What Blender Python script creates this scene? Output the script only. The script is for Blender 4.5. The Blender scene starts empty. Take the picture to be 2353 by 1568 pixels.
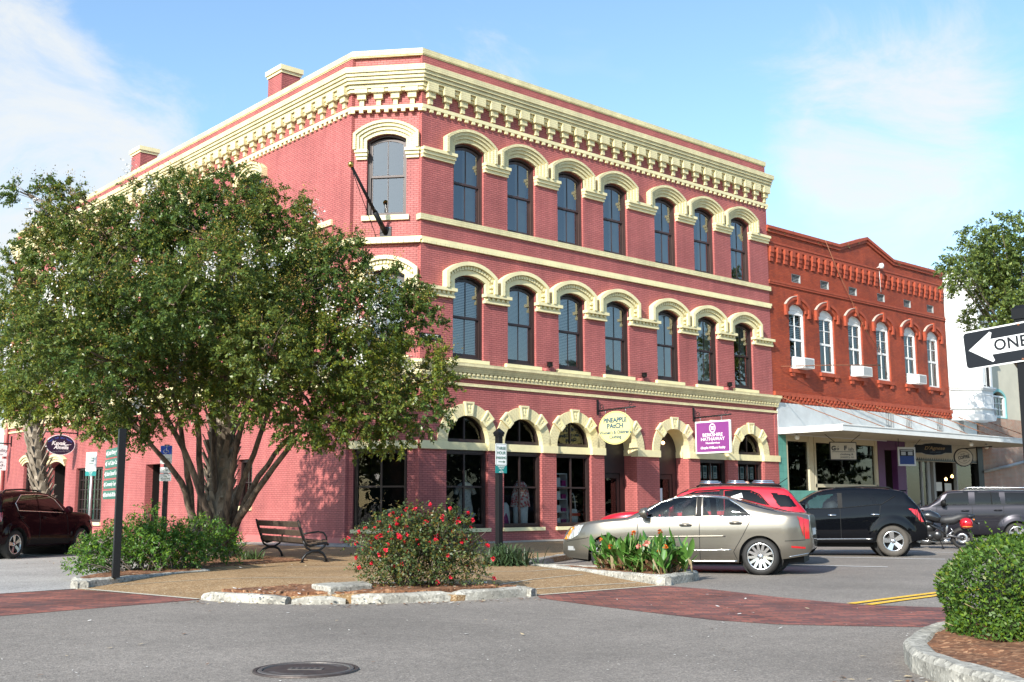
import bpy, bmesh, math, random
import numpy as np
from mathutils import Vector, Matrix
from mathutils.geometry import tessellate_polygon
R_ = math.radians
rng = random.Random(7)
S = bpy.context.scene
COL = S.collection
# ------------------------------------------------------------------ camera
CAMZ = 1.33
cam = bpy.data.cameras.new('camera'); camo = bpy.data.objects.new('camera', cam); COL.objects.link(camo)
cam.sensor_width = 36; cam.lens = 39.16; cam.clip_end = 3000; cam.clip_start = 0.1
YAW, PITCH, ROLL = 0.7275, 0.1459, -0.0037
fw = Vector((math.sin(YAW)*math.cos(PITCH), math.cos(YAW)*math.cos(PITCH), math.sin(PITCH)))
r0 = Vector((math.cos(YAW), -math.sin(YAW), 0)); u0 = r0.cross(fw)
rr = math.cos(ROLL)*r0 + math.sin(ROLL)*u0; uu = -math.sin(ROLL)*r0 + math.cos(ROLL)*u0
camo.matrix_world = Matrix(((rr.x, uu.x, -fw.x, 0), (rr.y, uu.y, -fw.y, 0), (rr.z, uu.z, -fw.z, CAMZ), (0, 0, 0, 1)))
S.camera = camo
# ------------------------------------------------------------------ light
SUN_EL, SUN_AZ = 30.5, 250.0          # azimuth of the sun, from +Y towards +X
sl = bpy.data.lights.new('sun', 'SUN'); so = bpy.data.objects.new('sun', sl); COL.objects.link(so)
sl.energy = 4.9; sl.angle = R_(0.53); sl.color = (1.0, 0.95, 0.86)
sd = Vector((math.sin(R_(SUN_AZ))*math.cos(R_(SUN_EL)), math.cos(R_(SUN_AZ))*math.cos(R_(SUN_EL)), math.sin(R_(SUN_EL))))
so.rotation_euler = sd.to_track_quat('Z', 'Y').to_euler()
so.location = (-20, -10, 40)
S.view_settings.view_transform = 'Standard'; S.view_settings.look = 'None'
S.view_settings.exposure = 0.72; S.view_settings.gamma = 1.0
W = bpy.data.worlds.new('World'); S.world = W; W.use_nodes = True
def world():
    nt = W.node_tree; N = nt.nodes; L = nt.links; N.clear()
    out = N.new('ShaderNodeOutputWorld'); bg = N.new('ShaderNodeBackground')
    sky = N.new('ShaderNodeTexSky'); sky.sky_type = 'NISHITA'; sky.sun_disc = False
    sky.sun_elevation = R_(SUN_EL); sky.sun_rotation = R_(SUN_AZ); sky.altitude = 0
    sky.air_density = 1.0; sky.dust_density = 0.6; sky.ozone_density = 1.5
    tc = N.new('ShaderNodeTexCoord')
    # thin high cloud, laid out by direction on the sky
    def noise(scale, sx, sy, sz, det, rough, off, dist=0.0):
        mp = N.new('ShaderNodeMapping'); mp.inputs['Scale'].default_value = (sx, sy, sz); mp.inputs['Location'].default_value = off
        n = N.new('ShaderNodeTexNoise'); n.inputs['Scale'].default_value = scale; n.inputs['Detail'].default_value = det
        n.inputs['Roughness'].default_value = rough; n.inputs['Distortion'].default_value = dist
        L.new(tc.outputs['Generated'], mp.inputs['Vector']); L.new(mp.outputs['Vector'], n.inputs['Vector'])
        return n.outputs['Fac']
    def blob(d, c, w):     # soft cap around a direction
        v = Vector(d).normalized()
        dot = N.new('ShaderNodeVectorMath'); dot.operation = 'DOT_PRODUCT'; dot.inputs[1].default_value = v
        L.new(tc.outputs['Generated'], dot.inputs[0])
        mr = N.new('ShaderNodeMapRange'); mr.interpolation_type = 'SMOOTHERSTEP'
        mr.inputs['From Min'].default_value = c; mr.inputs['From Max'].default_value = w
        L.new(dot.outputs['Value'], mr.inputs['Value']); return mr.outputs['Result']
    def m(op, a, b):
        n = N.new('ShaderNodeMath'); n.operation = op; n.use_clamp = op != 'MULTIPLY_ADD'
        for i, x in enumerate((a, b)):
            if isinstance(x, (int, float)): n.inputs[i].default_value = x
            else: L.new(x, n.inputs[i])
        return n.outputs[0]
    n1 = noise(5.0, 1, 1, 1.7, 9, 0.66, (1.3, 0.2, 0.4), 0.9)
    n2 = noise(1.6, 1.6, 1, 3.0, 5, 0.55, (4.1, 2.2, 0.7), 0.8)
    b = CLOUDS(blob)
    base = b[0]
    for x in b[1:]: base = m('ADD', base, x)
    nn = N.new('ShaderNodeMath'); nn.operation = 'MULTIPLY'; nn.inputs[1].default_value = 2.4; L.new(n1, nn.inputs[0]); nn = nn.outputs[0]; sm = N.new('ShaderNodeMath'); sm.operation = 'ADD'; L.new(base, sm.inputs[0]); L.new(nn, sm.inputs[1])
    dm = N.new('ShaderNodeMapRange'); dm.interpolation_type = 'SMOOTHSTEP'; dm.inputs['From Min'].default_value = 1.40; dm.inputs['From Max'].default_value = 2.45; dm.inputs['To Max'].default_value = 0.9
    L.new(sm.outputs[0], dm.inputs['Value']); dens = dm.outputs['Result']
    wisp = N.new('ShaderNodeMapRange'); wisp.inputs['From Min'].default_value = 0.56; wisp.inputs['From Max'].default_value = 0.86
    wisp.inputs['To Max'].default_value = 0.4; L.new(n2, wisp.inputs['Value'])
    fac = m('ADD', m('ADD', dens, wisp.outputs['Result']), 0.015)
    mix = N.new('ShaderNodeMix'); mix.data_type = 'RGBA'
    mix.inputs['B'].default_value = (3.7, 3.8, 3.8, 1)
    L.new(fac, mix.inputs['Factor']); 
    tint = N.new('ShaderNodeMix'); tint.data_type = 'RGBA'; tint.blend_type = 'MULTIPLY'; tint.inputs['Factor'].default_value = 1
    tint.inputs['B'].default_value = (0.98, 1.10, 1.12, 1)
    L.new(sky.outputs['Color'], tint.inputs['A']); L.new(tint.outputs['Result'], mix.inputs['A'])
    L.new(mix.outputs['Result'], bg.inputs['Color']); bg.inputs['Strength'].default_value = 0.15
    L.new(bg.outputs[0], out.inputs[0])
def pix_dir(u, v):       # direction seen at a point of the 2353 x 1568 photograph (used to put far clouds in the sky)
    f = 39.16/36*2353
    return rr*((u-1176.5)/f) - uu*((v-784)/f) + fw
def CLOUDS(blob):
    return [blob(pix_dir(-100, 600), 0.966, 0.992), blob(pix_dir(-200, 250), 0.985, 1.002), blob(pix_dir(2000, 230), 0.991, 1.0055), blob(pix_dir(2110, 420), 0.990, 1.0055), blob(pix_dir(1890, 340), 0.995, 1.006), blob(pix_dir(1150, 115), 0.997, 1.004), blob(pix_dir(480, 220), 0.9985, 1.002)]
world()
# ------------------------------------------------------------------ materials
MATS = {}
def nodes(name):
    m = bpy.data.materials.new(name); m.use_nodes = True
    nt = m.node_tree; b = nt.nodes['Principled BSDF']
    return m, nt, b
def mat(name, col, rough=0.6, metal=0.0, var=0.0, vscale=3.0, bump=0.0, bscale=40.0, coat=0.0, spec=0.5, emit=0.0, coatr=0.03, sub=None):
    if name in MATS: return MATS[name]
    m, nt, b = nodes(name); N, L = nt.nodes, nt.links
    b.inputs['Base Color'].default_value = (*col, 1); b.inputs['Roughness'].default_value = rough
    b.inputs['Metallic'].default_value = metal; b.inputs['Specular IOR Level'].default_value = spec
    if coat: b.inputs['Coat Weight'].default_value = coat; b.inputs['Coat Roughness'].default_value = coatr
    if emit: b.inputs['Emission Color'].default_value = (*col, 1); b.inputs['Emission Strength'].default_value = emit
    if var or bump: tc = N.new('ShaderNodeTexCoord')
    if var:
        n = N.new('ShaderNodeTexNoise'); n.inputs['Scale'].default_value = vscale; n.inputs['Detail'].default_value = 6; n.inputs['Roughness'].default_value = 0.65
        L.new(tc.outputs['Object'], n.inputs['Vector'])
        mr = N.new('ShaderNodeMapRange'); mr.inputs['From Min'].default_value = 0.28; mr.inputs['From Max'].default_value = 0.72
        mr.inputs['To Min'].default_value = 1-var; mr.inputs['To Max'].default_value = 1+var; L.new(n.outputs['Fac'], mr.inputs['Value'])
        mx = N.new('ShaderNodeMix'); mx.data_type = 'RGBA'; mx.blend_type = 'MULTIPLY'; mx.inputs['Factor'].default_value = 1
        mx.inputs['A'].default_value = (*col, 1); L.new(mr.outputs['Result'], mx.inputs['B']); L.new(mx.outputs['Result'], b.inputs['Base Color'])
    if bump:
        n = N.new('ShaderNodeTexNoise'); n.inputs['Scale'].default_value = bscale; n.inputs['Detail'].default_value = 4
        L.new(tc.outputs['Object'], n.inputs['Vector'])
        bp = N.new('ShaderNodeBump'); bp.inputs['Strength'].default_value = bump; bp.inputs['Distance'].default_value = 0.02
        L.new(n.outputs['Fac'], bp.inputs['Height']); L.new(bp.outputs['Normal'], b.inputs['Normal'])
    MATS[name] = m; return m
def brickmat(name, c1, c2, mortar, bw=0.215, bh=0.0715, ms=0.012, bump=0.6, rough=0.7, wear=0.12, wscale=0.7, stain=None, grime=0.0, rot=0.0, offs=0.5):
    m, nt, b = nodes(name); N, L = nt.nodes, nt.links
    uv = N.new('ShaderNodeTexCoord')
    vec = uv.outputs['UV']
    if rot:
        mp = N.new('ShaderNodeMapping'); mp.inputs['Rotation'].default_value = (0, 0, rot); L.new(vec, mp.inputs['Vector']); vec = mp.outputs['Vector']
    # slightly wobbly courses
    nz = N.new('ShaderNodeTexNoise'); nz.inputs['Scale'].default_value = 3.0; nz.inputs['Detail'].default_value = 2; L.new(vec, nz.inputs['Vector'])
    sb = N.new('ShaderNodeVectorMath'); sb.operation = 'MULTIPLY_ADD'; sb.inputs[1].default_value = (0.02, 0.02, 0); 
    L.new(nz.outputs['Color'], sb.inputs[0]); L.new(vec, sb.inputs[2])
    br = N.new('ShaderNodeTexBrick'); br.inputs['Scale'].default_value = 1; br.inputs['Brick Width'].default_value = bw; br.inputs['Row Height'].default_value = bh
    br.inputs['Mortar Size'].default_value = ms/2; br.inputs['Mortar Smooth'].default_value = 0.35; br.offset = offs
    br.inputs['Color1'].default_value = (*c1, 1); br.inputs['Color2'].default_value = (*c2, 1); br.inputs['Mortar'].default_value = (*mortar, 1)
    L.new(sb.outputs[0], br.inputs['Vector'])
    n = N.new('ShaderNodeTexNoise'); n.inputs['Scale'].default_value = wscale; n.inputs['Detail'].default_value = 8; n.inputs['Roughness'].default_value = 0.65; L.new(vec, n.inputs['Vector'])
    mr = N.new('ShaderNodeMapRange'); mr.inputs['From Min'].default_value = 0.3; mr.inputs['From Max'].default_value = 0.7
    mr.inputs['To Min'].default_value = 1-wear; mr.inputs['To Max'].default_value = 1+wear; L.new(n.outputs['Fac'], mr.inputs['Value'])
    mx = N.new('ShaderNodeMix'); mx.data_type = 'RGBA'; mx.blend_type = 'MULTIPLY'; mx.inputs['Factor'].default_value = 1
    L.new(br.outputs['Color'], mx.inputs['A']); L.new(mr.outputs['Result'], mx.inputs['B'])
    colout = mx.outputs['Result']
    if stain:
        n3 = N.new('ShaderNodeTexNoise'); n3.inputs['Scale'].default_value = 1.1; n3.inputs['Detail'].default_value = 7; n3.inputs['Roughness'].default_value = 0.7; L.new(vec, n3.inputs['Vector'])
        mr3 = N.new('ShaderNodeMapRange'); mr3.inputs['From Min'].default_value = 0.5; mr3.inputs['From Max'].default_value = 0.72; mr3.inputs['To Max'].default_value = grime; L.new(n3.outputs['Fac'], mr3.inputs['Value'])
        m3 = N.new('ShaderNodeMix'); m3.data_type = 'RGBA'; m3.inputs['B'].default_value = (*stain, 1)
        L.new(colout, m3.inputs['A']); L.new(mr3.outputs['Result'], m3.inputs['Factor']); colout = m3.outputs['Result']
    # rain streaks and soot
    mp2 = N.new('ShaderNodeMapping'); mp2.inputs['Scale'].default_value = (2.6, .22, 1); L.new(vec, mp2.inputs['Vector'])
    n4 = N.new('ShaderNodeTexNoise'); n4.inputs['Scale'].default_value = 1.0; n4.inputs['Detail'].default_value = 6; n4.inputs['Roughness'].default_value = .6; L.new(mp2.outputs['Vector'], n4.inputs['Vector'])
    mr4 = N.new('ShaderNodeMapRange'); mr4.inputs['From Min'].default_value = .3; mr4.inputs['From Max'].default_value = .7; mr4.inputs['To Min'].default_value = 1.09; mr4.inputs['To Max'].default_value = .82; L.new(n4.outputs['Fac'], mr4.inputs['Value'])
    m4 = N.new('ShaderNodeMix'); m4.data_type = 'RGBA'; m4.blend_type = 'MULTIPLY'; m4.inputs['Factor'].default_value = 1; L.new(colout, m4.inputs['A']); L.new(mr4.outputs['Result'], m4.inputs['B']); colout = m4.outputs['Result']
    L.new(colout, b.inputs['Base Color'])
    b.inputs['Roughness'].default_value = rough; b.inputs['Specular IOR Level'].default_value = 0.35
    n2 = N.new('ShaderNodeTexNoise'); n2.inputs['Scale'].default_value = 22; n2.inputs['Detail'].default_value = 3; L.new(vec, n2.inputs['Vector'])
    ad = N.new('ShaderNodeMath'); ad.operation = 'MULTIPLY_ADD'; ad.inputs[1].default_value = -1.0
    L.new(br.outputs['Fac'], ad.inputs[0])
    sc = N.new('ShaderNodeMath'); sc.operation = 'MULTIPLY'; sc.inputs[1].default_value = 0.9; L.new(n2.outputs['Fac'], sc.inputs[0]); L.new(sc.outputs[0], ad.inputs[2])
    bp = N.new('ShaderNodeBump'); bp.inputs['Strength'].default_value = bump; bp.inputs['Distance'].default_value = 0.012
    L.new(ad.outputs[0], bp.inputs['Height']); L.new(bp.outputs['Normal'], b.inputs['Normal'])
    MATS[name] = m; return m
def glassmat(name, tint=(0.8, 0.85, 0.85), refl=1.0, trans=0.85, ior=1.55):
    m = bpy.data.materials.new(name); m.use_nodes = True; nt = m.node_tree; N, L = nt.nodes, nt.links; N.clear()
    o = N.new('ShaderNodeOutputMaterial'); g = N.new('ShaderNodeBsdfGlossy'); g.inputs['Roughness'].default_value = 0.012; g.inputs['Color'].default_value = (refl, refl, refl, 1)
    t = N.new('ShaderNodeBsdfTransparent'); t.inputs['Color'].default_value = (tint[0]*trans, tint[1]*trans, tint[2]*trans, 1)
    f = N.new('ShaderNodeFresnel'); f.inputs['IOR'].default_value = ior
    tc = N.new('ShaderNodeTexCoord'); n = N.new('ShaderNodeTexNoise'); n.inputs['Scale'].default_value = 1.3; n.inputs['Detail'].default_value = 1; L.new(tc.outputs['Object'], n.inputs['Vector'])
    bp = N.new('ShaderNodeBump'); bp.inputs['Strength'].default_value = 0.05; bp.inputs['Distance'].default_value = 0.05; L.new(n.outputs['Fac'], bp.inputs['Height'])
    L.new(bp.outputs['Normal'], g.inputs['Normal'])
    mx = N.new('ShaderNodeMixShader'); L.new(f.outputs[0], mx.inputs[0]); L.new(t.outputs[0], mx.inputs[1]); L.new(g.outputs[0], mx.inputs[2]); L.new(mx.outputs[0], o.inputs[0])
    MATS[name] = m; return m
# ------------------------------------------------------------------ mesh builder
def bez(p, n=12):
    out = []
    for i in range(n+1):
        t = i/n; q = [Vector(a) for a in p]
        while len(q) > 1: q = [a.lerp(b, t) for a, b in zip(q, q[1:])]
        out.append(q[0])
    return out
class MB:
    def __init__(s): s.v = []; s.f = []; s.m = []; s.sm = []
    def add(s, vs, fs, mi=0, smooth=False):
        o = len(s.v); s.v += [tuple(x) for x in vs]
        for f in fs: s.f.append(tuple(i+o for i in f)); s.m.append(mi); s.sm.append(smooth)
        return s
    def box(s, a, b, mi=0, T=None):
        x0, y0, z0 = a; x1, y1, z1 = b
        if x0 > x1: x0, x1 = x1, x0
        if y0 > y1: y0, y1 = y1, y0
        if z0 > z1: z0, z1 = z1, z0
        vs = [(x0,y0,z0),(x1,y0,z0),(x1,y1,z0),(x0,y1,z0),(x0,y0,z1),(x1,y0,z1),(x1,y1,z1),(x0,y1,z1)]
        if T: vs = [T @ Vector(v) for v in vs]
        return s.add(vs, [(0,3,2,1),(4,5,6,7),(0,1,5,4),(1,2,6,5),(2,3,7,6),(3,0,4,7)], mi)
    def prism(s, poly, y0, y1, mi=0, holes=(), T=None, back=True):
        """poly: (x,z) outline counter-clockwise seen from -y (front); extruded from front y0 to back y1"""
        loops = [list(poly)] + [list(h) for h in holes]
        flat = [p for l in loops for p in l]; n = len(flat)
        tri = tessellate_polygon([[Vector((p[0], p[1], 0)) for p in l] for l in loops])
        vs = [(p[0], y0, p[1]) for p in flat] + [(p[0], y1, p[1]) for p in flat]
        if T: vs = [T @ Vector(v) for v in vs]
        fs = []
        for a, b, c in tri:
            ax, az = flat[a]; bx, bz = flat[b]; cx, cz = flat[c]
            if (bx-ax)*(cz-az)-(bz-az)*(cx-ax) < 0: a, b, c = a, c, b
            fs.append((a, b, c))
            if back: fs.append((a+n, c+n, b+n))
        o = 0
        for k, l in enumerate(loops):
            area = sum(l[i][0]*l[(i+1) % len(l)][1]-l[(i+1) % len(l)][0]*l[i][1] for i in range(len(l)))
            ccw = area > 0
            for i in range(len(l)):
                a, b = o+i, o+(i+1) % len(l)
                if (k == 0) == ccw: fs.append((a, a+n, b+n, b))
                else: fs.append((b, b+n, a+n, a))
            o += len(l)
        return s.add(vs, fs, mi)
    def tube(s, pts, r, n=8, mi=0, caps=True, smooth=True, T=None):
        pts = [Vector(p) for p in pts]; k = len(pts)
        rs = list(r) if isinstance(r, (list, tuple)) else [r]*k
        up = None; vs = []; fs = []
        for i, p in enumerate(pts):
            d = (pts[min(i+1, k-1)]-pts[max(i-1, 0)]).normalized()
            if up is None: up = d.orthogonal().normalized()
            up = (up - d*up.dot(d)); up = up.normalized() if up.length > 1e-6 else d.orthogonal().normalized()
            w = d.cross(up)
            for j in range(n):
                a = 2*math.pi*j/n; vs.append(p+(up*math.cos(a)+w*math.sin(a))*rs[i])
        for i in range(k-1):
            for j in range(n):
                a, b = i*n+j, i*n+(j+1) % n; fs.append((a, b, b+n, a+n))
        if caps: fs.append(tuple(range(n-1, -1, -1))); fs.append(tuple((k-1)*n+j for j in range(n)))
        if T: vs = [T @ v for v in vs]
        return s.add(vs, fs, mi, smooth)
    def lathe(s, prof, n=24, mi=0, axis='Z', org=(0,0,0), smooth=True, T=None, closed=False):
        vs = []; fs = []; k = len(prof)
        for r, h in prof:
            for j in range(n):
                a = 2*math.pi*j/n; c, q = r*math.cos(a), r*math.sin(a)
                v = (c, q, h) if axis == 'Z' else ((c, h, q) if axis == 'Y' else (h, c, q))
                vs.append((v[0]+org[0], v[1]+org[1], v[2]+org[2]))
        fl = axis == 'Y'
        for i in range(k-1 if not closed else k):
            for j in range(n):
                a, b = i*n+j, i*n+(j+1) % n; c, d = ((i+1) % k)*n+(j+1) % n, ((i+1) % k)*n+j
                fs.append((a, d, c, b) if fl else (a, b, c, d))
        if T: vs = [T @ Vector(v) for v in vs]
        return s.add(vs, fs, mi, smooth)
    def strip(s, pts, w, up=(0,0,1), mi=0):
        """flat ribbon along pts, width w across, facing up"""
        up = Vector(up); pts = [Vector(p) for p in pts]; vs = []; k = len(pts)
        for i, p in enumerate(pts):
            d = (pts[min(i+1, k-1)]-pts[max(i-1, 0)]).normalized(); c = d.cross(up).normalized()*w/2
            vs += [p+c, p-c]
        return s.add(vs, [(2*i, 2*i+2, 2*i+3, 2*i+1) for i in range(k-1)], mi)
    def build(s, name, mats, parent=None, org=None, loc=None, rotz=0.0, bevel=0.0, sub=0, uv=True):
        if not isinstance(mats, (list, tuple)): mats = [mats]
        me = bpy.data.meshes.new(name)
        vs = s.v
        if org is None and parent is not None and loc is None: org = WORLD_ORG.get(parent.name, (0,0,0))
        if org is not None: vs = [(a-org[0], b-org[1], c-org[2]) for a, b, c in vs]
        me.from_pydata(vs, [], s.f)
        for m in mats: me.materials.append(m)
        me.polygons.foreach_set('material_index', s.m); me.polygons.foreach_set('use_smooth', s.sm)
        me.update()
        if uv: boxuv(me)
        o = bpy.data.objects.new(name, me); COL.objects.link(o)
        if parent is not None:
            o.parent = parent; WORLD_ORG[o.name] = org if org is not None else (0,0,0)
            if loc is not None: o.location = loc; o.rotation_euler.z = rotz
        elif loc is not None: o.location = loc; o.rotation_euler.z = rotz
        elif org is not None: o.location = org
        if bevel:
            b = o.modifiers.new('bevel', 'BEVEL'); b.width = bevel; b.segments = 2; b.limit_method = 'ANGLE'; b.angle_limit = R_(40)
        if sub:
            b = o.modifiers.new('subsurf', 'SUBSURF'); b.levels = sub; b.render_levels = sub
        return o
WORLD_ORG = {}
def boxuv(me):
    nv = len(me.vertices); nl = len(me.loops)
    if nl == 0: return
    co = np.empty(nv*3, np.float32); me.vertices.foreach_get('co', co); co = co.reshape(-1, 3)
    vi = np.empty(nl, np.int32); me.loops.foreach_get('vertex_index', vi)
    npoly = len(me.polygons); nr = np.empty(npoly*3, np.float32); me.polygons.foreach_get('normal', nr); nr = nr.reshape(-1, 3)
    lt = np.empty(npoly, np.int32); me.polygons.foreach_get('loop_total', lt)
    ln = np.repeat(nr, lt, axis=0); c = co[vi]
    flat = np.abs(ln[:, 2]) > 0.75
    h = np.hypot(ln[:, 0], ln[:, 1])+1e-9
    u = (-ln[:, 1]*c[:, 0]+ln[:, 0]*c[:, 1])/h; v = c[:, 2].copy()
    u[flat] = c[flat, 0]; v[flat] = c[flat, 1]
    lay = me.uv_layers.new(name='UVMap'); lay.data.foreach_set('uv', np.stack([u, v], 1).astype(np.float32).ravel())
def thing(name, label, cat, loc=(0,0,0), rotz=0.0, group=None, scale=None):
    o = bpy.data.objects.new(name, None); COL.objects.link(o); o.location = loc; o.rotation_euler.z = rotz
    if scale: o.scale = (scale,)*3
    o.empty_display_size = 0.2
    tag(o, label, cat, group); WORLD_ORG[o.name] = tuple(loc) if rotz == 0 and not scale else (0,0,0); return o
def tag(o, label, cat, group=None):
    o['label'] = label; o['category'] = cat
    if group: o['group'] = group
    return o
def struct(o, kind='structure'): o['kind'] = kind; return o
def copy_tree(o, parent=None, loc=None):
    c = o.copy(); COL.objects.link(c)
    if parent is not None: c.parent = parent
    if loc is not None: c.location = loc
    for ch in list(o.children): copy_tree(ch, c)
    return c
def lettering(txt, size, mat_, parent, loc, rot=(math.pi/2, 0, 0), ext=0.003, align='CENTER', sx=1.0, bold=0.0, shear=0.0, space=1.0, line=1.0, name='lettering'):
    cu = bpy.data.curves.new(name, 'FONT'); cu.body = txt; cu.size = size; cu.extrude = ext; cu.align_x = align; cu.align_y = 'CENTER'
    cu.offset = bold; cu.shear = shear; cu.space_character = space; cu.space_line = line; cu.resolution_u = 3
    cu.materials.append(mat_)
    o = bpy.data.objects.new(name, cu); COL.objects.link(o); o.parent = parent; o.location = loc; o.rotation_euler = rot; o.scale = (sx, 1, 1)
    return o
def facet_frame(org, t):   # frame: x along the wall (right as seen from the street), y into the wall, z up
    return dict(o=Vector(org), a=math.atan2(t[1], t[0]))
def fpt(F, x, y=0.0, z=0.0):
    c, q = math.cos(F['a']), math.sin(F['a'])
    return Vector((F['o'].x+c*x-q*y, F['o'].y+q*x+c*y, z))
def smooth01(a, b, x): t = min(1, max(0, (x-a)/(b-a))); return t*t*(3-2*t)
def arc(cx, cz, r, a0, a1, n): return [(cx+r*math.cos(R_(a0+(a1-a0)*i/n)), cz+r*math.sin(R_(a0+(a1-a0)*i/n))) for i in range(n+1)]
# ------------------------------------------------------------------ ground
def groundmat(name, base, spk_light, spk_dark, scale=90, patch=0.18, pscale=0.35, rough=0.9, light_amt=0.62, cracks=0.0, bump=0.35):
    m, nt, b = nodes(name); N, L = nt.nodes, nt.links
    tc = N.new('ShaderNodeTexCoord'); V = tc.outputs['Object']
    def noise(s, d=4, r=0.6):
        n = N.new('ShaderNodeTexNoise'); n.inputs['Scale'].default_value = s; n.inputs['Detail'].default_value = d; n.inputs['Roughness'].default_value = r
        L.new(V, n.inputs['Vector']); return n.outputs['Fac']
    def ramp(x, a, b_, lo=0, hi=1):
        r = N.new('ShaderNodeMapRange'); r.inputs['From Min'].default_value = a; r.inputs['From Max'].default_value = b_; r.inputs['To Min'].default_value = lo; r.inputs['To Max'].default_value = hi
        L.new(x, r.inputs['Value']); return r.outputs['Result']
    def mix(f, A, B, mode='MIX'):
        n = N.new('ShaderNodeMix'); n.data_type = 'RGBA'; n.blend_type = mode
        for k, x in (('Factor', f), ('A', A), ('B', B)):
            if isinstance(x, tuple): n.inputs[k].default_value = (*x, 1)
            elif isinstance(x, (int, float)): n.inputs[k].default_value = x
            else: L.new(x, n.inputs[k])
        return n.outputs['Result']
    vo = N.new('ShaderNodeTexVoronoi'); vo.inputs['Scale'].default_value = scale; L.new(V, vo.inputs['Vector'])
    sp = N.new('ShaderNodeSeparateColor'); L.new(vo.outputs['Color'], sp.inputs[0])
    c = mix(ramp(sp.outputs[0], light_amt, 1.0), base, spk_light)
    c = mix(ramp(sp.outputs[1], 0.72, 1.0, 0, 0.8), c, spk_dark)
    c = mix(1.0, c, ramp(noise(pscale, 8, 0.62), 0.3, 0.7, 1-patch, 1+patch), 'MULTIPLY')
    c = mix(1.0, c, ramp(noise(7, 5, 0.7), 0.3, 0.7, 0.88, 1.12), 'MULTIPLY')
    if cracks:
        v2 = N.new('ShaderNodeTexVoronoi'); v2.feature = 'DISTANCE_TO_EDGE'; v2.inputs['Scale'].default_value = 0.33
        wv = N.new('ShaderNodeVectorMath'); wv.operation = 'MULTIPLY_ADD'; wv.inputs[1].default_value = (0.5, 0.5, 0.5)
        nn = N.new('ShaderNodeTexNoise'); nn.inputs['Scale'].default_value = 2.5; nn.inputs['Detail'].default_value = 6; L.new(V, nn.inputs['Vector'])
        L.new(nn.outputs['Color'], wv.inputs[0]); L.new(V, wv.inputs[2]); L.new(wv.outputs[0], v2.inputs['Vector'])
        c = mix(ramp(v2.outputs['Distance'], 0.0, 0.012, cracks, 0), c, (0.03, 0.028, 0.026))
    L.new(c, b.inputs['Base Color']); b.inputs['Roughness'].default_value = rough; b.inputs['Specular IOR Level'].default_value = 0.3
    bp = N.new('ShaderNodeBump'); bp.inputs['Strength'].default_value = bump; bp.inputs['Distance'].default_value = 0.01
    L.new(vo.outputs['Distance'], bp.inputs['Height']); L.new(bp.outputs['Normal'], b.inputs['Normal'])
    MATS[name] = m; return m
M_asph = groundmat('asphalt', (0.192, 0.169, 0.146), (0.31, 0.275, 0.235), (0.085, 0.074, 0.065), scale=75, patch=0.22, pscale=0.33, light_amt=0.62, cracks=0.0)
M_asph2 = groundmat('worn_asphalt', (0.30, 0.285, 0.27), (0.48, 0.46, 0.43), (0.15, 0.14, 0.13), scale=60, patch=0.2, pscale=0.5)
M_aggr = groundmat('exposed_aggregate', (0.265, 0.165, 0.078), (0.50, 0.38, 0.24), (0.11, 0.062, 0.028), scale=55, patch=0.22, pscale=0.6, light_amt=0.7)
M_conc = groundmat('weathered_concrete', (0.31, 0.295, 0.255), (0.46, 0.44, 0.38), (0.13, 0.125, 0.11), scale=34, patch=0.42, pscale=1.8, bump=0.3)
M_conc_gap = mat('concrete_joint', (0.46, 0.42, 0.34), 0.9, var=0.3, vscale=14)
M_mulch = groundmat('pine_mulch', (0.16, 0.072, 0.036), (0.36, 0.20, 0.11), (0.05, 0.025, 0.015), scale=28, patch=0.35, pscale=2.5, bump=0.9)
M_paver = brickmat('red_clay_pavers', (0.32, 0.105, 0.07), (0.12, 0.046, 0.042), (0.08, 0.06, 0.05), bw=0.24, bh=0.12, ms=0.02, bump=0.4, wear=0.45, wscale=0.8, stain=(0.085, 0.06, 0.058), grime=0.75, rot=R_(40))
M_white = mat('white_road_paint', (0.66, 0.66, 0.64), 0.7, var=0.22, vscale=9)
M_yellow = mat('yellow_road_paint', (0.72, 0.42, 0.03), 0.7, var=0.2, vscale=7)

def sheet(name, poly, z, m, kind='structure'):
    tri = tessellate_polygon([[Vector((x, y, 0)) for x, y in poly]])
    fs = []
    for a, b, c in tri:
        p, q, r = poly[a], poly[b], poly[c]
        fs.append((a, b, c) if (q[0]-p[0])*(r[1]-p[1])-(q[1]-p[1])*(r[0]-p[0]) > 0 else (a, c, b))
    return struct(MB().add([(x, y, z) for x, y in poly], fs).build(name, m), kind)
g = MB(); rings = [(-600, -600), (600, -600), (600, 600), (-600, 600)]
g.add([(x, y, 0) for x, y in rings], [(0, 1, 2, 3)]); struct(g.build('road', M_asph))

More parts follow.
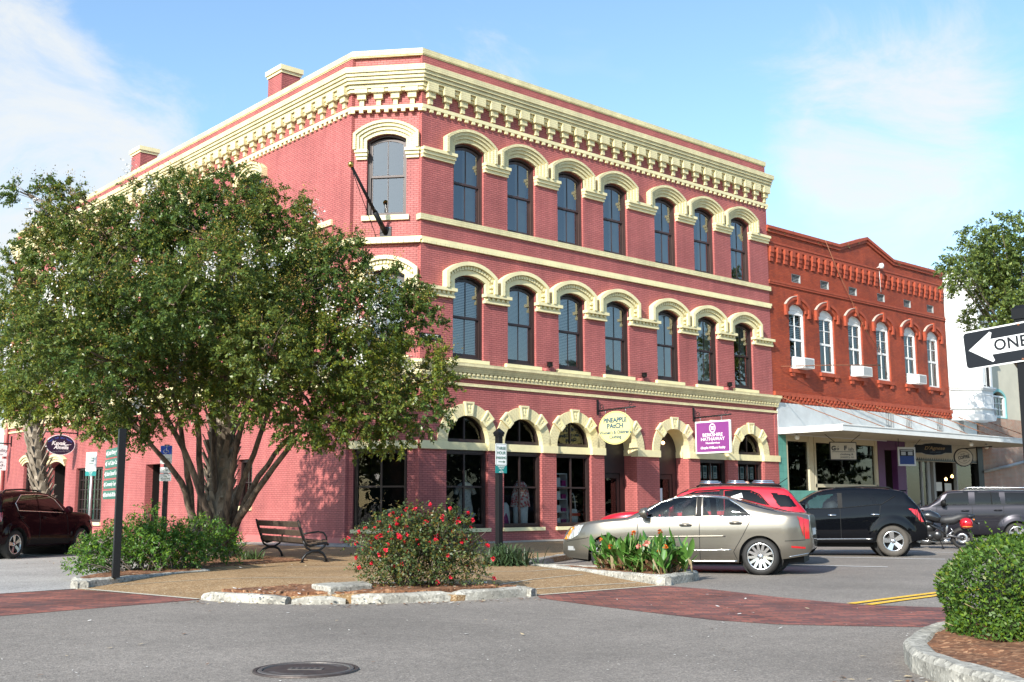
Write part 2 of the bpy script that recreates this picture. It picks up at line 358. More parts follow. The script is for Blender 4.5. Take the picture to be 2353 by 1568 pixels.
def segd(p, a, b):
    ax, ay = a; bx, by = b; px, py = p; dx, dy = bx-ax, by-ay
    t = max(0, min(1, ((px-ax)*dx+(py-ay)*dy)/(dx*dx+dy*dy))); return math.hypot(px-ax-t*dx, py-ay-t*dy)
def zplaza(x, y):
    d = min(segd((x, y), (6.9, 18.6), (7.5, 15.1)), segd((x, y), (11.44, 12.3), (14.3, 12.3)))
    return 0.006+0.124*smooth01(0.0, 2.4, d) - 0.30*smooth01(31.0, 40.0, y)*smooth01(21, 19, x)*0.6
def inpoly(x, y, P):
    c = False; j = len(P)-1
    for i in range(len(P)):
        if (P[i][1] > y) != (P[j][1] > y) and x < (P[j][0]-P[i][0])*(y-P[i][1])/(P[j][1]-P[i][1])+P[i][0]: c = not c
        j = i
    return c
PLAZA = [(7.0, 18.5), (7.52, 15.15), (8.0, 13.95), (8.55, 13.2), (10.0, 12.42), (11.4, 12.32), (14.3, 12.3), (14.49, 13.96), (15.32, 16.7), (16.9, 18.3), (19.15, 19.5), (23.5, 21.6), (66, 22.4), (66, 30),
         (21.2, 30), (19.95, 31), (19.95, 70), (16.2, 70), (15.3, 45), (13.6, 31), (11.5, 25.5), (10.14, 20.6), (7.3, 18.65)]
def zsheet(name, poly, zf, m, step=0.5, off=0.0, skirt=True, kind='structure', rngz=None):
    bm = bmesh.new(); vs = [bm.verts.new((x, y, 0)) for x, y in poly]; bm.faces.new(vs)
    xs = [p[0] for p in poly]; ys = [p[1] for p in poly]
    def cut(co, no):
        bmesh.ops.bisect_plane(bm, geom=bm.verts[:]+bm.edges[:]+bm.faces[:], plane_co=co, plane_no=no)
    x = math.floor(min(xs)/step)*step
    while x < min(max(xs), 30): cut((x, 0, 0), (1, 0, 0)); x += step
    y = math.floor(min(ys)/step)*step
    while y < min(max(ys), 46): cut((0, y, 0), (0, 1, 0)); y += step
    bm.normal_update()
    if bm.faces and sum(f.normal.z*f.calc_area() for f in bm.faces) < 0: bmesh.ops.reverse_faces(bm, faces=bm.faces[:])
    for v in bm.verts: v.co.z = zf(v.co.x, v.co.y)+off+(rngz() if rngz and not v.is_boundary else 0)
    if skirt:
        ed = [e for e in bm.edges if e.is_boundary]
        r = bmesh.ops.extrude_edge_only(bm, edges=ed)
        for v in [q for q in r['geom'] if isinstance(q, bmesh.types.BMVert)]: v.co.z = min(v.co.z, 0.0)-0.35
    me = bpy.data.meshes.new(name); bm.to_mesh(me); bm.free(); me.materials.append(m); boxuv(me)
    o = bpy.data.objects.new(name, me); COL.objects.link(o); return struct(o, kind)
zsheet('sidewalk', PLAZA, zplaza, M_aggr)
# concrete apron along the two shop walls and joints in the aggregate
def joint(name, pts, w, m=M_conc_gap, off=0.005):
    out = []
    for a, b in zip(pts, pts[1:]):
        n = max(1, int(math.hypot(b[0]-a[0], b[1]-a[1])/0.4))
        out += [(a[0]+(b[0]-a[0])*i/n, a[1]+(b[1]-a[1])*i/n) for i in range(n)]
    out.append(pts[-1])
    struct(MB().strip([(x, y, zplaza(x, y)+off) for x, y in out], w).build(name, m))
joint('pavement_joint', [(7.6, 18.5), (9.4, 17.2), (11.7, 15.2)], 0.05)
joint('pavement_joint', [(11.2, 13.4), (12.8, 13.9), (14.2, 14.1)], 0.05)
joint('pavement_joint', [(12.4, 16.4), (14.0, 15.2), (14.9, 15.4)], 0.05)
joint('pavement_joint', [(11.6, 13.0), (14.25, 12.9)], 0.07)
joint('pavement_joint', [(11.5, 19.6), (13.5, 17.9), (15.2, 16.9)], 0.05)
joint('pavement_joint', [(13.0, 22.8), (16.5, 20.6), (18.6, 19.6)], 0.05)
joint('pavement_edge', [(7.05, 18.45), (7.5, 15.2)], 0.10); joint('pavement_edge', [(11.46, 12.33), (14.28, 12.33)], 0.10)
zsheet('wall_footpath', [(18.2, 27.3), (19.6, 28.0), (21.0, 26.9), (40, 26.9), (40, 28.3), (21.5, 28.35), (20.0, 30.2), (19.75, 31), (19.75, 60), (17.6, 60), (17.4, 31)], zplaza, M_conc, off=0.006, skirt=False)
# brick crossings
sheet('brick_crossing', [(6.95, 18.45), (7.5, 15.14), (4.62, 14.65), (-3, 13.3), (-3, 17.0), (5.74, 18.27)], 0.004, M_paver)
sheet('brick_crossing', [(11.42, 12.28), (14.30, 12.28), (14.20, 11.19), (13.70, 9.62), (13.46, 8.28), (13.85, 7.29), (15.0, 5.6), (18.0, 3.2), (16.5, 1.2), (13.0, 4.4), (11.69, 6.14), (11.11, 6.87), (10.66, 7.55), (10.52, 8.32), (10.68, 9.47), (10.9, 10.76), (11.15, 11.94)], 0.004, M_paver)
# lighter surface of the side street
sheet('side_street', [(6.95, 18.5), (5.74, 18.3), (-3, 17.05), (-3, 80), (15.2, 80), (15.2, 45), (13.5, 31), (11.2, 25.5), (9.9, 20.9)], 0.008, M_asph2)
# painted markings
def line(name, pts, w, m, z=0.012): struct(MB().strip([(x, y, z) for x, y in pts], w).build(name, m))
line('yellow_centre_line', [(13.47, 8.36), (14.2, 8.40), (16.2, 8.50), (20, 8.72), (45, 10.5)], 0.13, M_yellow)
line('yellow_centre_line', [(13.50, 8.12), (14.2, 8.17), (16.2, 8.27), (20, 8.49), (45, 10.25)], 0.13, M_yellow)
for x, y in ((21.7, 12.55), (25.6, 13.3), (29.25, 14.95), (33.4, 16.3), (37.6, 17.2)):
    line('parking_line', [(x, y), (x-0.36*5.6, y+0.93*5.6)], 0.11, M_white)
line('parking_line', [(14.2, 34.5), (9.5, 31.6)], 0.11, M_white); line('parking_line', [(13.0, 31.8), (8.3, 29.4)], 0.11, M_white)
line('stop_line', [(9.0, 30.6), (11.0, 31.6)], 0.3, M_white)
# dark stains and a light concrete splash on the road
# kerbs
def kerb(name, pts, w=0.17, h=0.14, z0=-0.05, closed=False, zf=None, seed=1, rough=0.012):
    r = random.Random(seed); P = []
    for a, b in zip(pts, pts[1:]):
        n = max(1, int(math.hypot(b[0]-a[0], b[1]-a[1])/0.16))
        P += [Vector((a[0]+(b[0]-a[0])*i/n, a[1]+(b[1]-a[1])*i/n, 0)) for i in range(n)]
    P.append(Vector((*pts[-1], 0))); mb = MB(); vs = []; k = len(P)
    for i, p in enumerate(P):
        d = (P[min(i+1, k-1)]-P[max(i-1, 0)]).normalized(); c = Vector((-d.y, d.x, 0))   # left = inner side
        e = 0.03 if (i in (0, k-1)) else 0.0
        zt = (zf(p.x, p.y) if zf else 0)+h-e
        j = lambda q=rough: r.uniform(-q, q)
        prof = [(0.0+j()*.5, z0), (0.0+j()*.5, zt-0.035+j()), (0.035+j(), zt+j()*.6), (w-0.03, zt+j()*.6), (w, zt-0.025), (w, z0)]
        vs += [(p.x+c.x*a, p.y+c.y*a, zz) for a, zz in prof]
    n = 6; fs = []
    for i in range(k-1):
        for q in range(n-1): a = i*n+q; fs.append((a, a+n, a+n+1, a+1))
    fs += [tuple(range(n)), tuple((k-1)*n+q for q in range(n-1, -1, -1))]
    fs = [tuple(reversed(f)) for f in fs]
    mb.add(vs, fs); return struct(mb.build(name, M_conc))
# broken kerb of the rose bed (outer face towards the road)
kerb('kerb', [(7.50, 15.13), (7.55, 14.7), (7.85, 13.86), (7.98, 13.62)], h=0.115, seed=3, rough=0.013)
kerb('kerb', [(8.04, 13.55), (8.3, 13.3), (8.6, 13.08)], h=0.10, seed=4, rough=0.015)
kerb('kerb', [(8.66, 13.03), (9.0, 12.78), (9.6, 12.56), (9.99, 12.44)], h=0.135, seed=5, rough=0.015)
kerb('kerb', [(10.01, 12.43), (10.7, 12.32), (11.42, 12.30)], h=0.14, seed=6)
kerb('kerb', [(11.42, 12.31), (11.30, 12.62), (11.1, 12.95)], h=0.14, seed=7)
kerb('kerb', [(11.1, 12.95), (10.3, 14.1), (9.75, 14.9)], w=0.1, h=0.035, zf=zplaza, seed=8)
kerb('kerb', [(9.7, 14.95), (8.7, 15.0), (7.62, 15.05)], w=0.12, h=0.045, zf=zplaza, seed=9)
# left planting bed, canna bed, parking kerbs
kerb('kerb', [(10.2, 20.55), (9.9, 19.6), (8.4, 19.0), (7.0, 18.48)][::-1], h=0.15, seed=10)
kerb('kerb', [(12.8, 29.5), (11.4, 25.5), (9.9, 21.9), (7.85, 20.1), (7.2, 19.3), (7.0, 18.5)], w=0.17, h=0.15, seed=11)
kerb('kerb', [(14.32, 12.31), (15.42, 12.62), (15.85, 12.85), (16.0, 13.15), (15.95, 13.5), (15.75, 15.0), (15.42, 16.65)], h=0.17, seed=12)
kerb('kerb', [(15.35, 16.75), (14.55, 13.97), (14.32, 12.32)], w=0.14, h=0.17, seed=13)
kerb('kerb', [(15.4, 16.72), (16.95, 18.3), (19.15, 19.52), (23.5, 21.6), (40, 22.1), (66, 22.4)], w=0.17, h=0.15, seed=14)
kerb('kerb', [(15.3, 45), (13.6, 31), (12.8, 29.5)], w=0.17, h=0.10, seed=15)
kerb('wheel_stop', [(12.2, 33.2), (13.0, 34.4)], w=0.2, h=0.16, seed=16)
ISL = [(6.6, 2.2), (7.3, 3.2), (7.95, 4.15), (8.45, 4.72), (9.0, 5.1), (9.6, 5.35), (10.4, 5.62), (11.5, 5.75), (13.5, 5.2), (15, 4), (15, 0), (10, -1)]
kerb('island_kerb', ISL[:9][::-1], w=0.2, h=0.17, seed=17, rough=0.016)
# mulch beds
sheet_r = random.Random(5)
def bedz(a): return lambda x, y: a
zsheet('mulch_bed', [(7.15, 18.68), (8.4, 19.15), (9.85, 19.75), (10.3, 20.6), (13.2, 21.6), (13.4, 24.6), (15.0, 29.5), (12.75, 29.3), (11.3, 25.4), (9.85, 21.7), (7.9, 19.95), (7.3, 19.2)], lambda x, y: 0.15, M_mulch, step=0.25, rngz=lambda: sheet_r.uniform(-.02, .03))
zsheet('mulch_bed', [(7.7, 14.9), (8.0, 13.95), (8.75, 13.2), (9.9, 12.6), (11.2, 12.5), (11.0, 13.0), (9.65, 14.85)], lambda x, y: 0.155, M_mulch, step=0.2, rngz=lambda: sheet_r.uniform(-.02, .03))
zsheet('mulch_bed', [(14.45, 12.45), (15.4, 12.75), (15.85, 13.2), (15.6, 15.0), (15.3, 16.4), (14.65, 14.0)], lambda x, y: 0.15, M_mulch, step=0.2, rngz=lambda: sheet_r.uniform(-.02, .03))
zsheet('mulch_bed', [(p[0]+(10.5-p[0])*.02+0.02, p[1]-0.17) for p in ISL], lambda x, y: 0.15, M_mulch, step=0.2, rngz=lambda: sheet_r.uniform(-.02, .03))
# old concrete footing slab beside the roses
slab = MB()
pts = [(8.62, 14.0), (8.52, 13.35), (9.25, 13.38), (9.55, 14.05)]
slab.add([(x, y, 0.1) for x, y in pts]+[(x, y, 0.225) for x, y in pts], [(3, 2, 1, 0), (4, 5, 6, 7), (0, 1, 5, 4), (1, 2, 6, 5), (2, 3, 7, 6), (3, 0, 4, 7)])
so_ = slab.build('concrete_slab', M_conc, bevel=0.02); tag(so_, 'low pale concrete slab lying in the mulch beside the red rose bush', 'slab')
# fallen leaves and grit along the kerbs
def litter(name, n, pick, size, mats):
    r = random.Random(11); mb = MB()
    for _ in range(n):
        x, y, z = pick(r); a = r.uniform(0, 6.28); l = size*r.uniform(.5, 1.4); w = l*r.uniform(.3, .8); t = r.uniform(-.3, .5)*l
        c, q = math.cos(a), math.sin(a)
        mb.add([(x-c*l, y-q*l, z), (x+q*w, y-c*w, z+abs(t)*.5), (x+c*l, y+q*l, z+max(0, t)), (x-q*w, y+c*w, z+abs(t)*.3)], [(0, 1, 2, 3)], r.randrange(len(mats)))
    return struct(mb.build(name, mats, uv=False), 'stuff')
M_l1 = mat('dry_leaf_pale', (0.42, 0.33, 0.2), 0.8); M_l2 = mat('dry_leaf_brown', (0.17, 0.085, 0.04), 0.8); M_l3 = mat('pale_grit', (0.62, 0.6, 0.55), 0.8)
def pick(r):
    k = r.random()
    if k < .35: x, y = r.uniform(7.6, 11.2), r.uniform(12.6, 14.9); return x, y, 0.17
    if k < .55: x, y = r.uniform(8, 13.3), r.uniform(19, 25); return x, y, 0.17
    if k < .75:
        t = r.random(); a, b = (7.3, 15.0), (11.5, 12.1); return a[0]+(b[0]-a[0])*t-abs(r.gauss(0, .25)), a[1]+(b[1]-a[1])*t-.9*math.sin(3.14*t)-abs(r.gauss(0, .2)), 0.01
    if k < .9: x, y = r.uniform(6.8, 8.4)-abs(r.gauss(0, .5)), r.uniform(2.2, 5); return x, y, 0.01
    x, y = r.uniform(3, 14), r.uniform(5, 14); return x, y, 0.012
litter('leaf_litter', 900, pick, 0.03, [M_l1, M_l2, M_l2, M_l3])
M_speck = mat('pale_stone', (0.7, 0.67, 0.6), 0.8)
def pick2(r):
    k = r.random()
    if k < .35: return 7.75-abs(r.gauss(0, .5))+r.uniform(-.6, .6), r.uniform(2.6, 4.6), 0.006
    return r.uniform(1.5, 14), r.uniform(3.5, 14), 0.006
litter('road_grit', 700, pick2, 0.011, [M_speck, M_l3])
# manhole
def manhole():
    t = thing('manhole_cover', 'dark round iron manhole cover set in the asphalt near the camera', 'manhole cover', (4.97, 8.12, 0))
    mi = mat('worn_cast_iron', (0.06, 0.045, 0.04), 0.55, metal=0.3, var=0.35, vscale=9); mr_ = mat('polished_iron_rim', (0.11, 0.10, 0.095), 0.5, metal=0.3, var=0.3, vscale=12)
    MB().lathe([(0.0, 0.012), (0.335, 0.012), (0.345, 0.004)], 48, smooth=False).build('lid', mi, t, org=(0,0,0))
    MB().lathe([(0.352, 0.003), (0.356, 0.016), (0.385, 0.016), (0.392, 0.003)], 48, mi=0, smooth=False).build('rim', mr_, t, org=(0,0,0))
    MB().lathe([(0.395, 0.003), (0.398, 0.014), (0.425, 0.014), (0.43, 0.002)], 48, smooth=False).build('collar', mi, t, org=(0,0,0))
    mb = MB(); T = Matrix.Rotation(R_(-45), 4, 'Z')
    mb.box((-0.14, -0.05, 0.0122), (0.14, 0.05, 0.017), T=T)
    for k in range(-3, 4): pass
    mb.build('name_plate', mr_, t, org=(0,0,0))
    md = mat('dark_recess', (0.012, 0.011, 0.01), 0.8)
    b2 = MB()
    for k in range(5): b2.box((-0.115+k*0.05, -0.028, 0.0172), (-0.09+k*0.05, 0.028, 0.0185), T=T)
    b2.build('plate_ribs', md, t, org=(0,0,0))
    m3 = MB()
    for a in (200, 20):
        pts = [(0.29*math.cos(R_(a+q)), 0.29*math.sin(R_(a+q)), 0.0125) for q in range(-35, 36, 7)]
        m3.strip(pts, 0.05)
    m3.build('raised_band', mr_, t, org=(0,0,0))
manhole()
# ------------------------------------------------------------------ corner building
M_pink = brickmat('rose_painted_brick', (0.445, 0.136, 0.124), (0.40, 0.117, 0.109), (0.22, 0.055, 0.053), ms=0.015, bump=1.0, wear=0.17, wscale=0.5, stain=(0.30, 0.078, 0.075), grime=0.5, rough=0.62)
M_pinkflat = mat('rose_paint', (0.445, 0.136, 0.124), 0.6, var=0.08)
M_cream = brickmat('cream_painted_brick', (0.72, 0.645, 0.375), (0.68, 0.60, 0.345), (0.50, 0.43, 0.25), bump=0.6, wear=0.09, rough=0.6)
M_creamf = mat('cream_paint', (0.72, 0.645, 0.375), 0.6, var=0.13, vscale=1.3, bump=0.08, bscale=12)
M_brown = mat('dark_brown_window_paint', (0.028, 0.016, 0.015), 0.4, var=0.15)
M_brown2 = mat('brown_window_paint', (0.05, 0.028, 0.025), 0.45, var=0.15)
M_glass = glassmat('window_glass', trans=0.8, ior=2.3)
M_shopglass = glassmat('shop_glass', trans=0.8, ior=1.45)
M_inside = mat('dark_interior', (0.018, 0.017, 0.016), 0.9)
M_insidew = mat('interior_wall', (0.14, 0.12, 0.10), 0.9)
M_blind = mat('blind_slats', (0.80, 0.82, 0.80), 0.6)
M_curtain = mat('pale_curtain', (0.55, 0.55, 0.52), 0.8, var=0.1)
M_black = mat('black_iron', (0.012, 0.012, 0.013), 0.42, metal=0.4)
M_blackpaint = mat('black_paint', (0.008, 0.008, 0.009), 0.45, spec=.25)
M_whitepaint = mat('white_paint', (0.78, 0.78, 0.75), 0.5, var=0.06)
M_brass = mat('brass', (0.55, 0.36, 0.09), 0.25, metal=1.0)
M_chrome = mat('chrome', (0.75, 0.75, 0.75), 0.12, metal=1.0)
M_steel = mat('galvanised_steel', (0.42, 0.43, 0.44), 0.4, metal=0.7, var=0.1)
B = (30.0, 30.0, 0.0)
bld = thing('corner_building', 'three storey rose pink brick corner building with cream arches, cornice and window hoods', 'building', B)
FR = facet_frame((0, 28.43, 0), (1, 0)); FL = facet_frame((19.8, 30.25, 0), (0, -1)); FC = facet_frame((19.93, 30.25, 0), (0.653, -0.758))
def put(o, F, x, y=0.0, z=0.0, root=B):
    p = fpt(F, x, y, z); o.location = (p.x-root[0], p.y-root[1], p.z-root[2]); o.rotation_euler.z = F['a']; return o
def wbuild(mb, F, name, m, parent=None, root=B, x=0.0, z=0.0, **kw):
    o = mb.build(name, m, parent=parent, loc=(0, 0, 0), **kw); return put(o, F, x, 0, z, root)
def winpoly(x0, w, zb, zs, rise, n=10):
    h = w/2; 
    if rise <= 0: return [(x0, zb), (x0+w, zb), (x0+w, zs), (x0, zs)]
    r = (h*h+rise*rise)/(2*rise); a = math.degrees(math.asin(min(1, h/r)))
    return [(x0, zb), (x0+w, zb)] + [(x0+h+r*math.sin(R_(a-2*a*i/n)), zs+rise-r+r*math.cos(R_(a-2*a*i/n))) for i in range(n+1)]
X1 = [23.37, 25.79, 28.23, 30.65, 33.585, 36.03, 38.47]       # window axes
XA = [23.345, 25.81, 28.275, 30.715, 33.77, 36.235, 38.70]     # ground-floor arch axes
WW = 1.34
def hole_up(c): return [winpoly(c-WW/2, WW, 6.11, 8.75, .2), winpoly(c-WW/2, WW, 10.765, 13.35, .2)]
AR = 0.885
def archpoly(c, r, zb, zs, n=18): return [(c-r, zb), (c+r, zb)] + arc(c, zs, r, 0, 180, n)
holesR = [h for c in X1 for h in hole_up(c)]
for i, c in enumerate(XA):
    if i in (3, 4): holesR.append(archpoly(c, AR, 0.14, 3.37))
    else: holesR.append(archpoly(c, AR, .57, 3.37))
wall = MB()
wall.prism([(21.36, -.4), (40.46, -.4), (40.46, 16.28), (21.36, 16.28)], 0, .32, holes=holesR)
wbuild(wall, FR, 'wall', M_pink, bld)
pl = MB(); pl.box((40.463, -.03, -.4), (40.66, .25, 5.22)); pl.box((39.62, -.03, -.4), (40.463, -.001, 3.1)); wbuild(pl, FR, 'corner_pier', M_pink, bld)
holesC = [winpoly(1.11-WW/2, WW, 6.11, 8.75, .2), winpoly(1.11-WW/2, WW, 10.765, 13.35, .2), [(.14, .57), (1.9, .57), (1.9, 3.12), (.14, 3.12)]]
wbuild(MB().prism([(-.02, -.4), (2.195, -.4), (2.195, 16.28), (-.02, 16.28)], 0, .3, holes=holesC), FC, 'wall', M_pink, bld)
YL = [36.95, 42.9, 48.85, 54.8, 60.75]
def lx(y): return 30.25-y
holesL = []
for y in YL:
    for zb, zs in ((6.11, 8.75), (10.86, 13.5)): holesL.append(winpoly(lx(y)-WW/2, WW, zb, zs, .2))
holesL += [[(lx(53.2), .62), (lx(50.0), .62), (lx(50.0), 3.1), (lx(53.2), 3.1)], winpoly(lx(56.9), 2.3, .0, 3.25, .22), winpoly(lx(60.5), 1.2, .5, 3.4, .2),
           [(lx(37.4), 1.32), (lx(36.3), 1.32), (lx(36.3), 3.0), (lx(37.4), 3.0)], [(lx(45.4), -.2), (lx(44.0), -.2), (lx(44.0), 3.05), (lx(45.4), 3.05)]]
wl = MB(); wl.prism([(lx(64), -.6), (0, -.6), (0, 16.28), (lx(64), 16.28)], 0, .32, holes=holesL); wbuild(wl, FL, 'wall', M_pink, bld)
bw = MB(); bw.box((lx(63.9), -.045, -.6), (lx(44.05+1.4), -.004, .32)); bw.box((lx(43.95), -.045, -.6), (-.02, -.004, .30)); wbuild(bw, FL, 'plinth', M_pinkflat, bld)
rest = MB()   # far side walls and roof deck
rest.box((20.2, 63.6, -.5), (40.4, 63.98, 16.1)); rest.box((40.1, 28.8, -.5), (40.42, 63.5, 16.1)); rest.box((20.15, 30.4, 15.6), (40.1, 63.6, 15.75))
rest.add([(21.7, 28.76, 15.6), (40.1, 28.76, 15.6), (40.1, 30.4, 15.6), (20.2, 30.4, 15.6)], [(0, 1, 2, 3)])
rest.build('rear_wall', M_pink, bld)
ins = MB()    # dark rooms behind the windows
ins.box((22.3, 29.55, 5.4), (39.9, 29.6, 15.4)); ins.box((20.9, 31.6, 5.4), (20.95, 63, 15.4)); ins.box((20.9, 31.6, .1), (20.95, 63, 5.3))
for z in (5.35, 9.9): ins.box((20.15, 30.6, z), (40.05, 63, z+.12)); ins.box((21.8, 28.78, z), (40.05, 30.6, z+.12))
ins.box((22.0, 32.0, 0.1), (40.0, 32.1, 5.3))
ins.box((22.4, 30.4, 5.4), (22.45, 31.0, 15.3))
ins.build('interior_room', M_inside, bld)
fl = MB(); fl.box((21.6, 28.8, .1), (40.0, 32, .16)); fl.build('shop_floor', mat('shop_floor', (.10, .075, .05), .5), bld)
# --- moulding bands that run round the corner
PATH = [(19.8, 63.95), (19.8, 30.25), (21.36, 28.43), (40.46, 28.43)]
def offs(path, d):
    out = []
    for i, p in enumerate(path):
        ns = []
        for a, b in ((i-1, i), (i, i+1)):
            if 0 <= a and b < len(path):
                dx, dy = path[b][0]-path[a][0], path[b][1]-path[a][1]; l = math.hypot(dx, dy); ns.append((dy/l, -dx/l))
        if len(ns) == 1: n = ns[0]; out.append((p[0]+n[0]*d, p[1]+n[1]*d))
        else:
            bx, by = ns[0][0]+ns[1][0], ns[0][1]+ns[1][1]; l = math.hypot(bx, by); bx, by = bx/l, by/l; k = d/(bx*ns[0][0]+by*ns[0][1]); out.append((p[0]+bx*k, p[1]+by*k))
    return out
def band(mb, z0, z1, p0, p1=None, path=PATH, inner=-.06, mi=0, endx=0.0):
    """moulding: projects p0 at its foot and p1 at its head"""
    p1 = p0 if p1 is None else p1
    path = list(path)
    if endx: path[-1] = (path[-1][0]+endx, path[-1][1])
    a, b, i = offs(path, p0), offs(path, p1), offs(path, inner); n = len(path)
    vs = [(*q, z0) for q in i]+[(*q, z0) for q in a]+[(*q, z1) for q in b]+[(*q, z1) for q in i]; fs = []
    for k in range(n-1):
        fs += [(n+k, n+k+1, 2*n+k+1, 2*n+k), (2*n+k, 2*n+k+1, 3*n+k+1, 3*n+k), (k, k+1, n+k+1, n+k)]
    fs += [(0, n, 2*n, 3*n), (n-1, 4*n-1, 3*n-1, 2*n-1)]
    return mb.add(vs, fs, mi)
def rowblocks(mb, seg, pitch, w, z0, z1, p, margin=.05, saw=False, F=None):
    (x0, y0), (x1, y1) = seg; L = math.hypot(x1-x0, y1-y0); n = max(1, int(round((L-2*margin)/pitch))); t = ((x1-x0)/L, (y1-y0)/L); no = (t[1], -t[0])
    for k in range(n+1):
        s = margin+(L-2*margin)*k/n
        def P(a, d, z): return (x0+t[0]*(s+a)+no[0]*d, y0+t[1]*(s+a)+no[1]*d, z)
        if saw:
            vs = [P(-w/2, -.02, z0), P(w/2, -.02, z0), P(0, p, z0), P(-w/2, -.02, z1), P(w/2, -.02, z1), P(0, p, z1)]
            mb.add(vs, [(0, 1, 2), (3, 5, 4), (0, 2, 5, 3), (2, 1, 4, 5)])
        else:
            vs = [P(-w/2, -.02, z0), P(w/2, -.02, z0), P(w/2, p, z0), P(-w/2, p, z0), P(-w/2, -.02, z1), P(w/2, -.02, z1), P(w/2, p, z1), P(-w/2, p, z1)]
            mb.add(vs, [(0, 1, 2, 3), (7, 6, 5, 4), (3, 2, 6, 7), (0, 3, 7, 4), (1, 5, 6, 2), (0, 4, 5, 1)])
SEG = [(PATH[i], PATH[i+1]) for i in range(3)]
c = MB(); band(c, 16.26, 16.45, .045, endx=.05); band(c, 16.22, 16.30, .02, endx=.02); c.build('coping', M_cream, bld)
c = MB()
band(c, 15.575, 15.77, .37, .37, endx=.18); band(c, 15.77, 15.80, .37, .12, endx=.18)
for z0, z1, p in ((15.465, 15.57, .325), (15.345, 15.455, .275), (15.235, 15.335, .225)): band(c, z0, z1, p, endx=.12)
band(c, 15.10, 15.225, .15, endx=.1); band(c, 14.98, 15.09, .10, endx=.1)
c.build('cornice', M_cream, bld)
br = MB()      # one corbel bracket: three stepped blocks
for w, z0, z1, p in ((.43, .40, .69, .235), (.29, .20, .395, .165), (.15, 0, .195, .10)): br.box((-w/2, -p, z0), (w/2, .03, z1))
brm = None
def bracket_at(F, x):
    global brm
    if brm is None: brm = br.build('cornice_bracket', M_cream, bld, loc=(0, 0, 0)); o = brm
    else: o = brm.copy(); COL.objects.link(o)
    put(o, F, x, 0, 14.545)
for k in range(28): bracket_at(FR, 21.66+.690*k)
for k in range(4): bracket_at(FC, .25+.575*k)
for k in range(48): bracket_at(FL, -.36-.690*k)
c = MB(); band(c, 14.375, 14.495, .085, endx=.06)
for s in SEG: rowblocks(c, s, .30, .135, 14.27, 14.37, .08)
c.build('dentil_string', M_creamf, bld)
c = MB(); band(c, 10.575, 10.765, .075, path=[(21.355, 28.6), (21.36, 28.43), (40.46, 28.43)], endx=.06); band(c, 10.67, 10.86, .075, path=[(19.8, 63.9), (19.8, 31.3)]); c.build('sill_course', M_cream, bld)
c = MB(); band(c, 9.91, 10.01, .075, endx=.08); band(c, 9.80, 9.905, .02, endx=.02)
for s in SEG: rowblocks(c, s, .185, .17, 9.80, 9.905, .095, margin=.1, saw=False)
c.build('sawtooth_course', M_creamf, bld)
c = MB()
band(c, 5.845, 5.955, .25, endx=.32); band(c, 5.955, 5.985, .25, .0, endx=.32); band(c, 5.66, 5.84, .13, .22, endx=.30); band(c, 5.565, 5.655, .07, endx=.28); band(c, 5.475, 5.56, .09, endx=.26)
for s in SEG: rowblocks(c, (s[0], (s[1][0]+(.25 if s is SEG[2] else 0), s[1][1])), .19, .10, 5.568, 5.655, .125)
band(c, 5.215, 5.305, .055, endx=.22); band(c, 5.305, 5.32, .055, .0, endx=.22)
c.build('storey_cornice', M_cream, bld)
# --- window hoods
def hoodring(mb, ho, hi, zs_o, leg, y, c=0.0, r_o=None, r_i=None, zc=None, n=14):
    """flat ring between an outer and inner segmental arch with legs down to z=leg; zs = spring of outer, arcs concentric at zc"""
    def outl(h, r): a = math.degrees(math.asin(h/r)); return [(c+h, leg)] + [(c+r*math.sin(R_(a-2*a*i/n)), zc+r*math.cos(R_(a-2*a*i/n))) for i in range(n+1)] + [(c-h, leg)]
    O, I = outl(ho, r_o), outl(hi, r_i)
    mb.prism(O+I[::-1], -y, .05)
def hood(kind, legs=True, zoff=0.0):
    mb = MB(); r0_ = (0.67**2+.2**2)/(2*.2)
    zc = 8.95-r0_
    legz = 8.41 if legs else 8.66
    def ring(d0, d1, y, leg): hoodring(mb, .67+d1, .67+d0, 0, leg, y, r_o=r0_+d1, r_i=r0_+d0, zc=zc)
    if kind == 3:
        for d0, d1, y in ((.345, .44, .235), (.24, .345, .18), (.13, .24, .125), (.0, .13, .07)): ring(d0, d1, y, legz)
    else:
        ring(.31, .44, .235, legz); ring(.17, .31, .07, legz); ring(.0, .17, .10, legz)
        n = 17; rm = r0_+.24; am = math.asin(.91/rm)
        for k in range(n):
            a = -am+2*am*k/(n-1); T = Matrix.Translation((rm*math.sin(a), 0, zc+rm*math.cos(a))) @ Matrix.Rotation(a, 4, 'Y')
            mb.box((-.045, -.155, -.06), (.045, -.05, .06), T=T)
        if legs:
            for sx in (-1, 1):
                for z in (8.47, 8.62): mb.box((sx*.91-.06, -.155, z), (sx*.91+.06, -.05, z+.08))
    return mb
def impost(mb, x0, x1, kind, z0):
    if kind == 3: L = ((0, .105, .075), (.11, .215, .13), (.22, .325, .185))
    else: L = ((0, .10, .11), (.10, .205, .06), (.205, .315, .20))
    for a, b, p in L: mb.box((x0-(p-.07)*.35, -p, z0+a), (x1+(p-.07)*.35, .05, z0+b))
    if kind == 2:
        n = max(2, int((x1-x0)/.19))
        for k in range(n): xx = x0+(x1-x0)*(k+.5)/n; mb.box((xx-.05, -.135, z0+.108), (xx+.05, -.02, z0+.2))
hood_o = {}
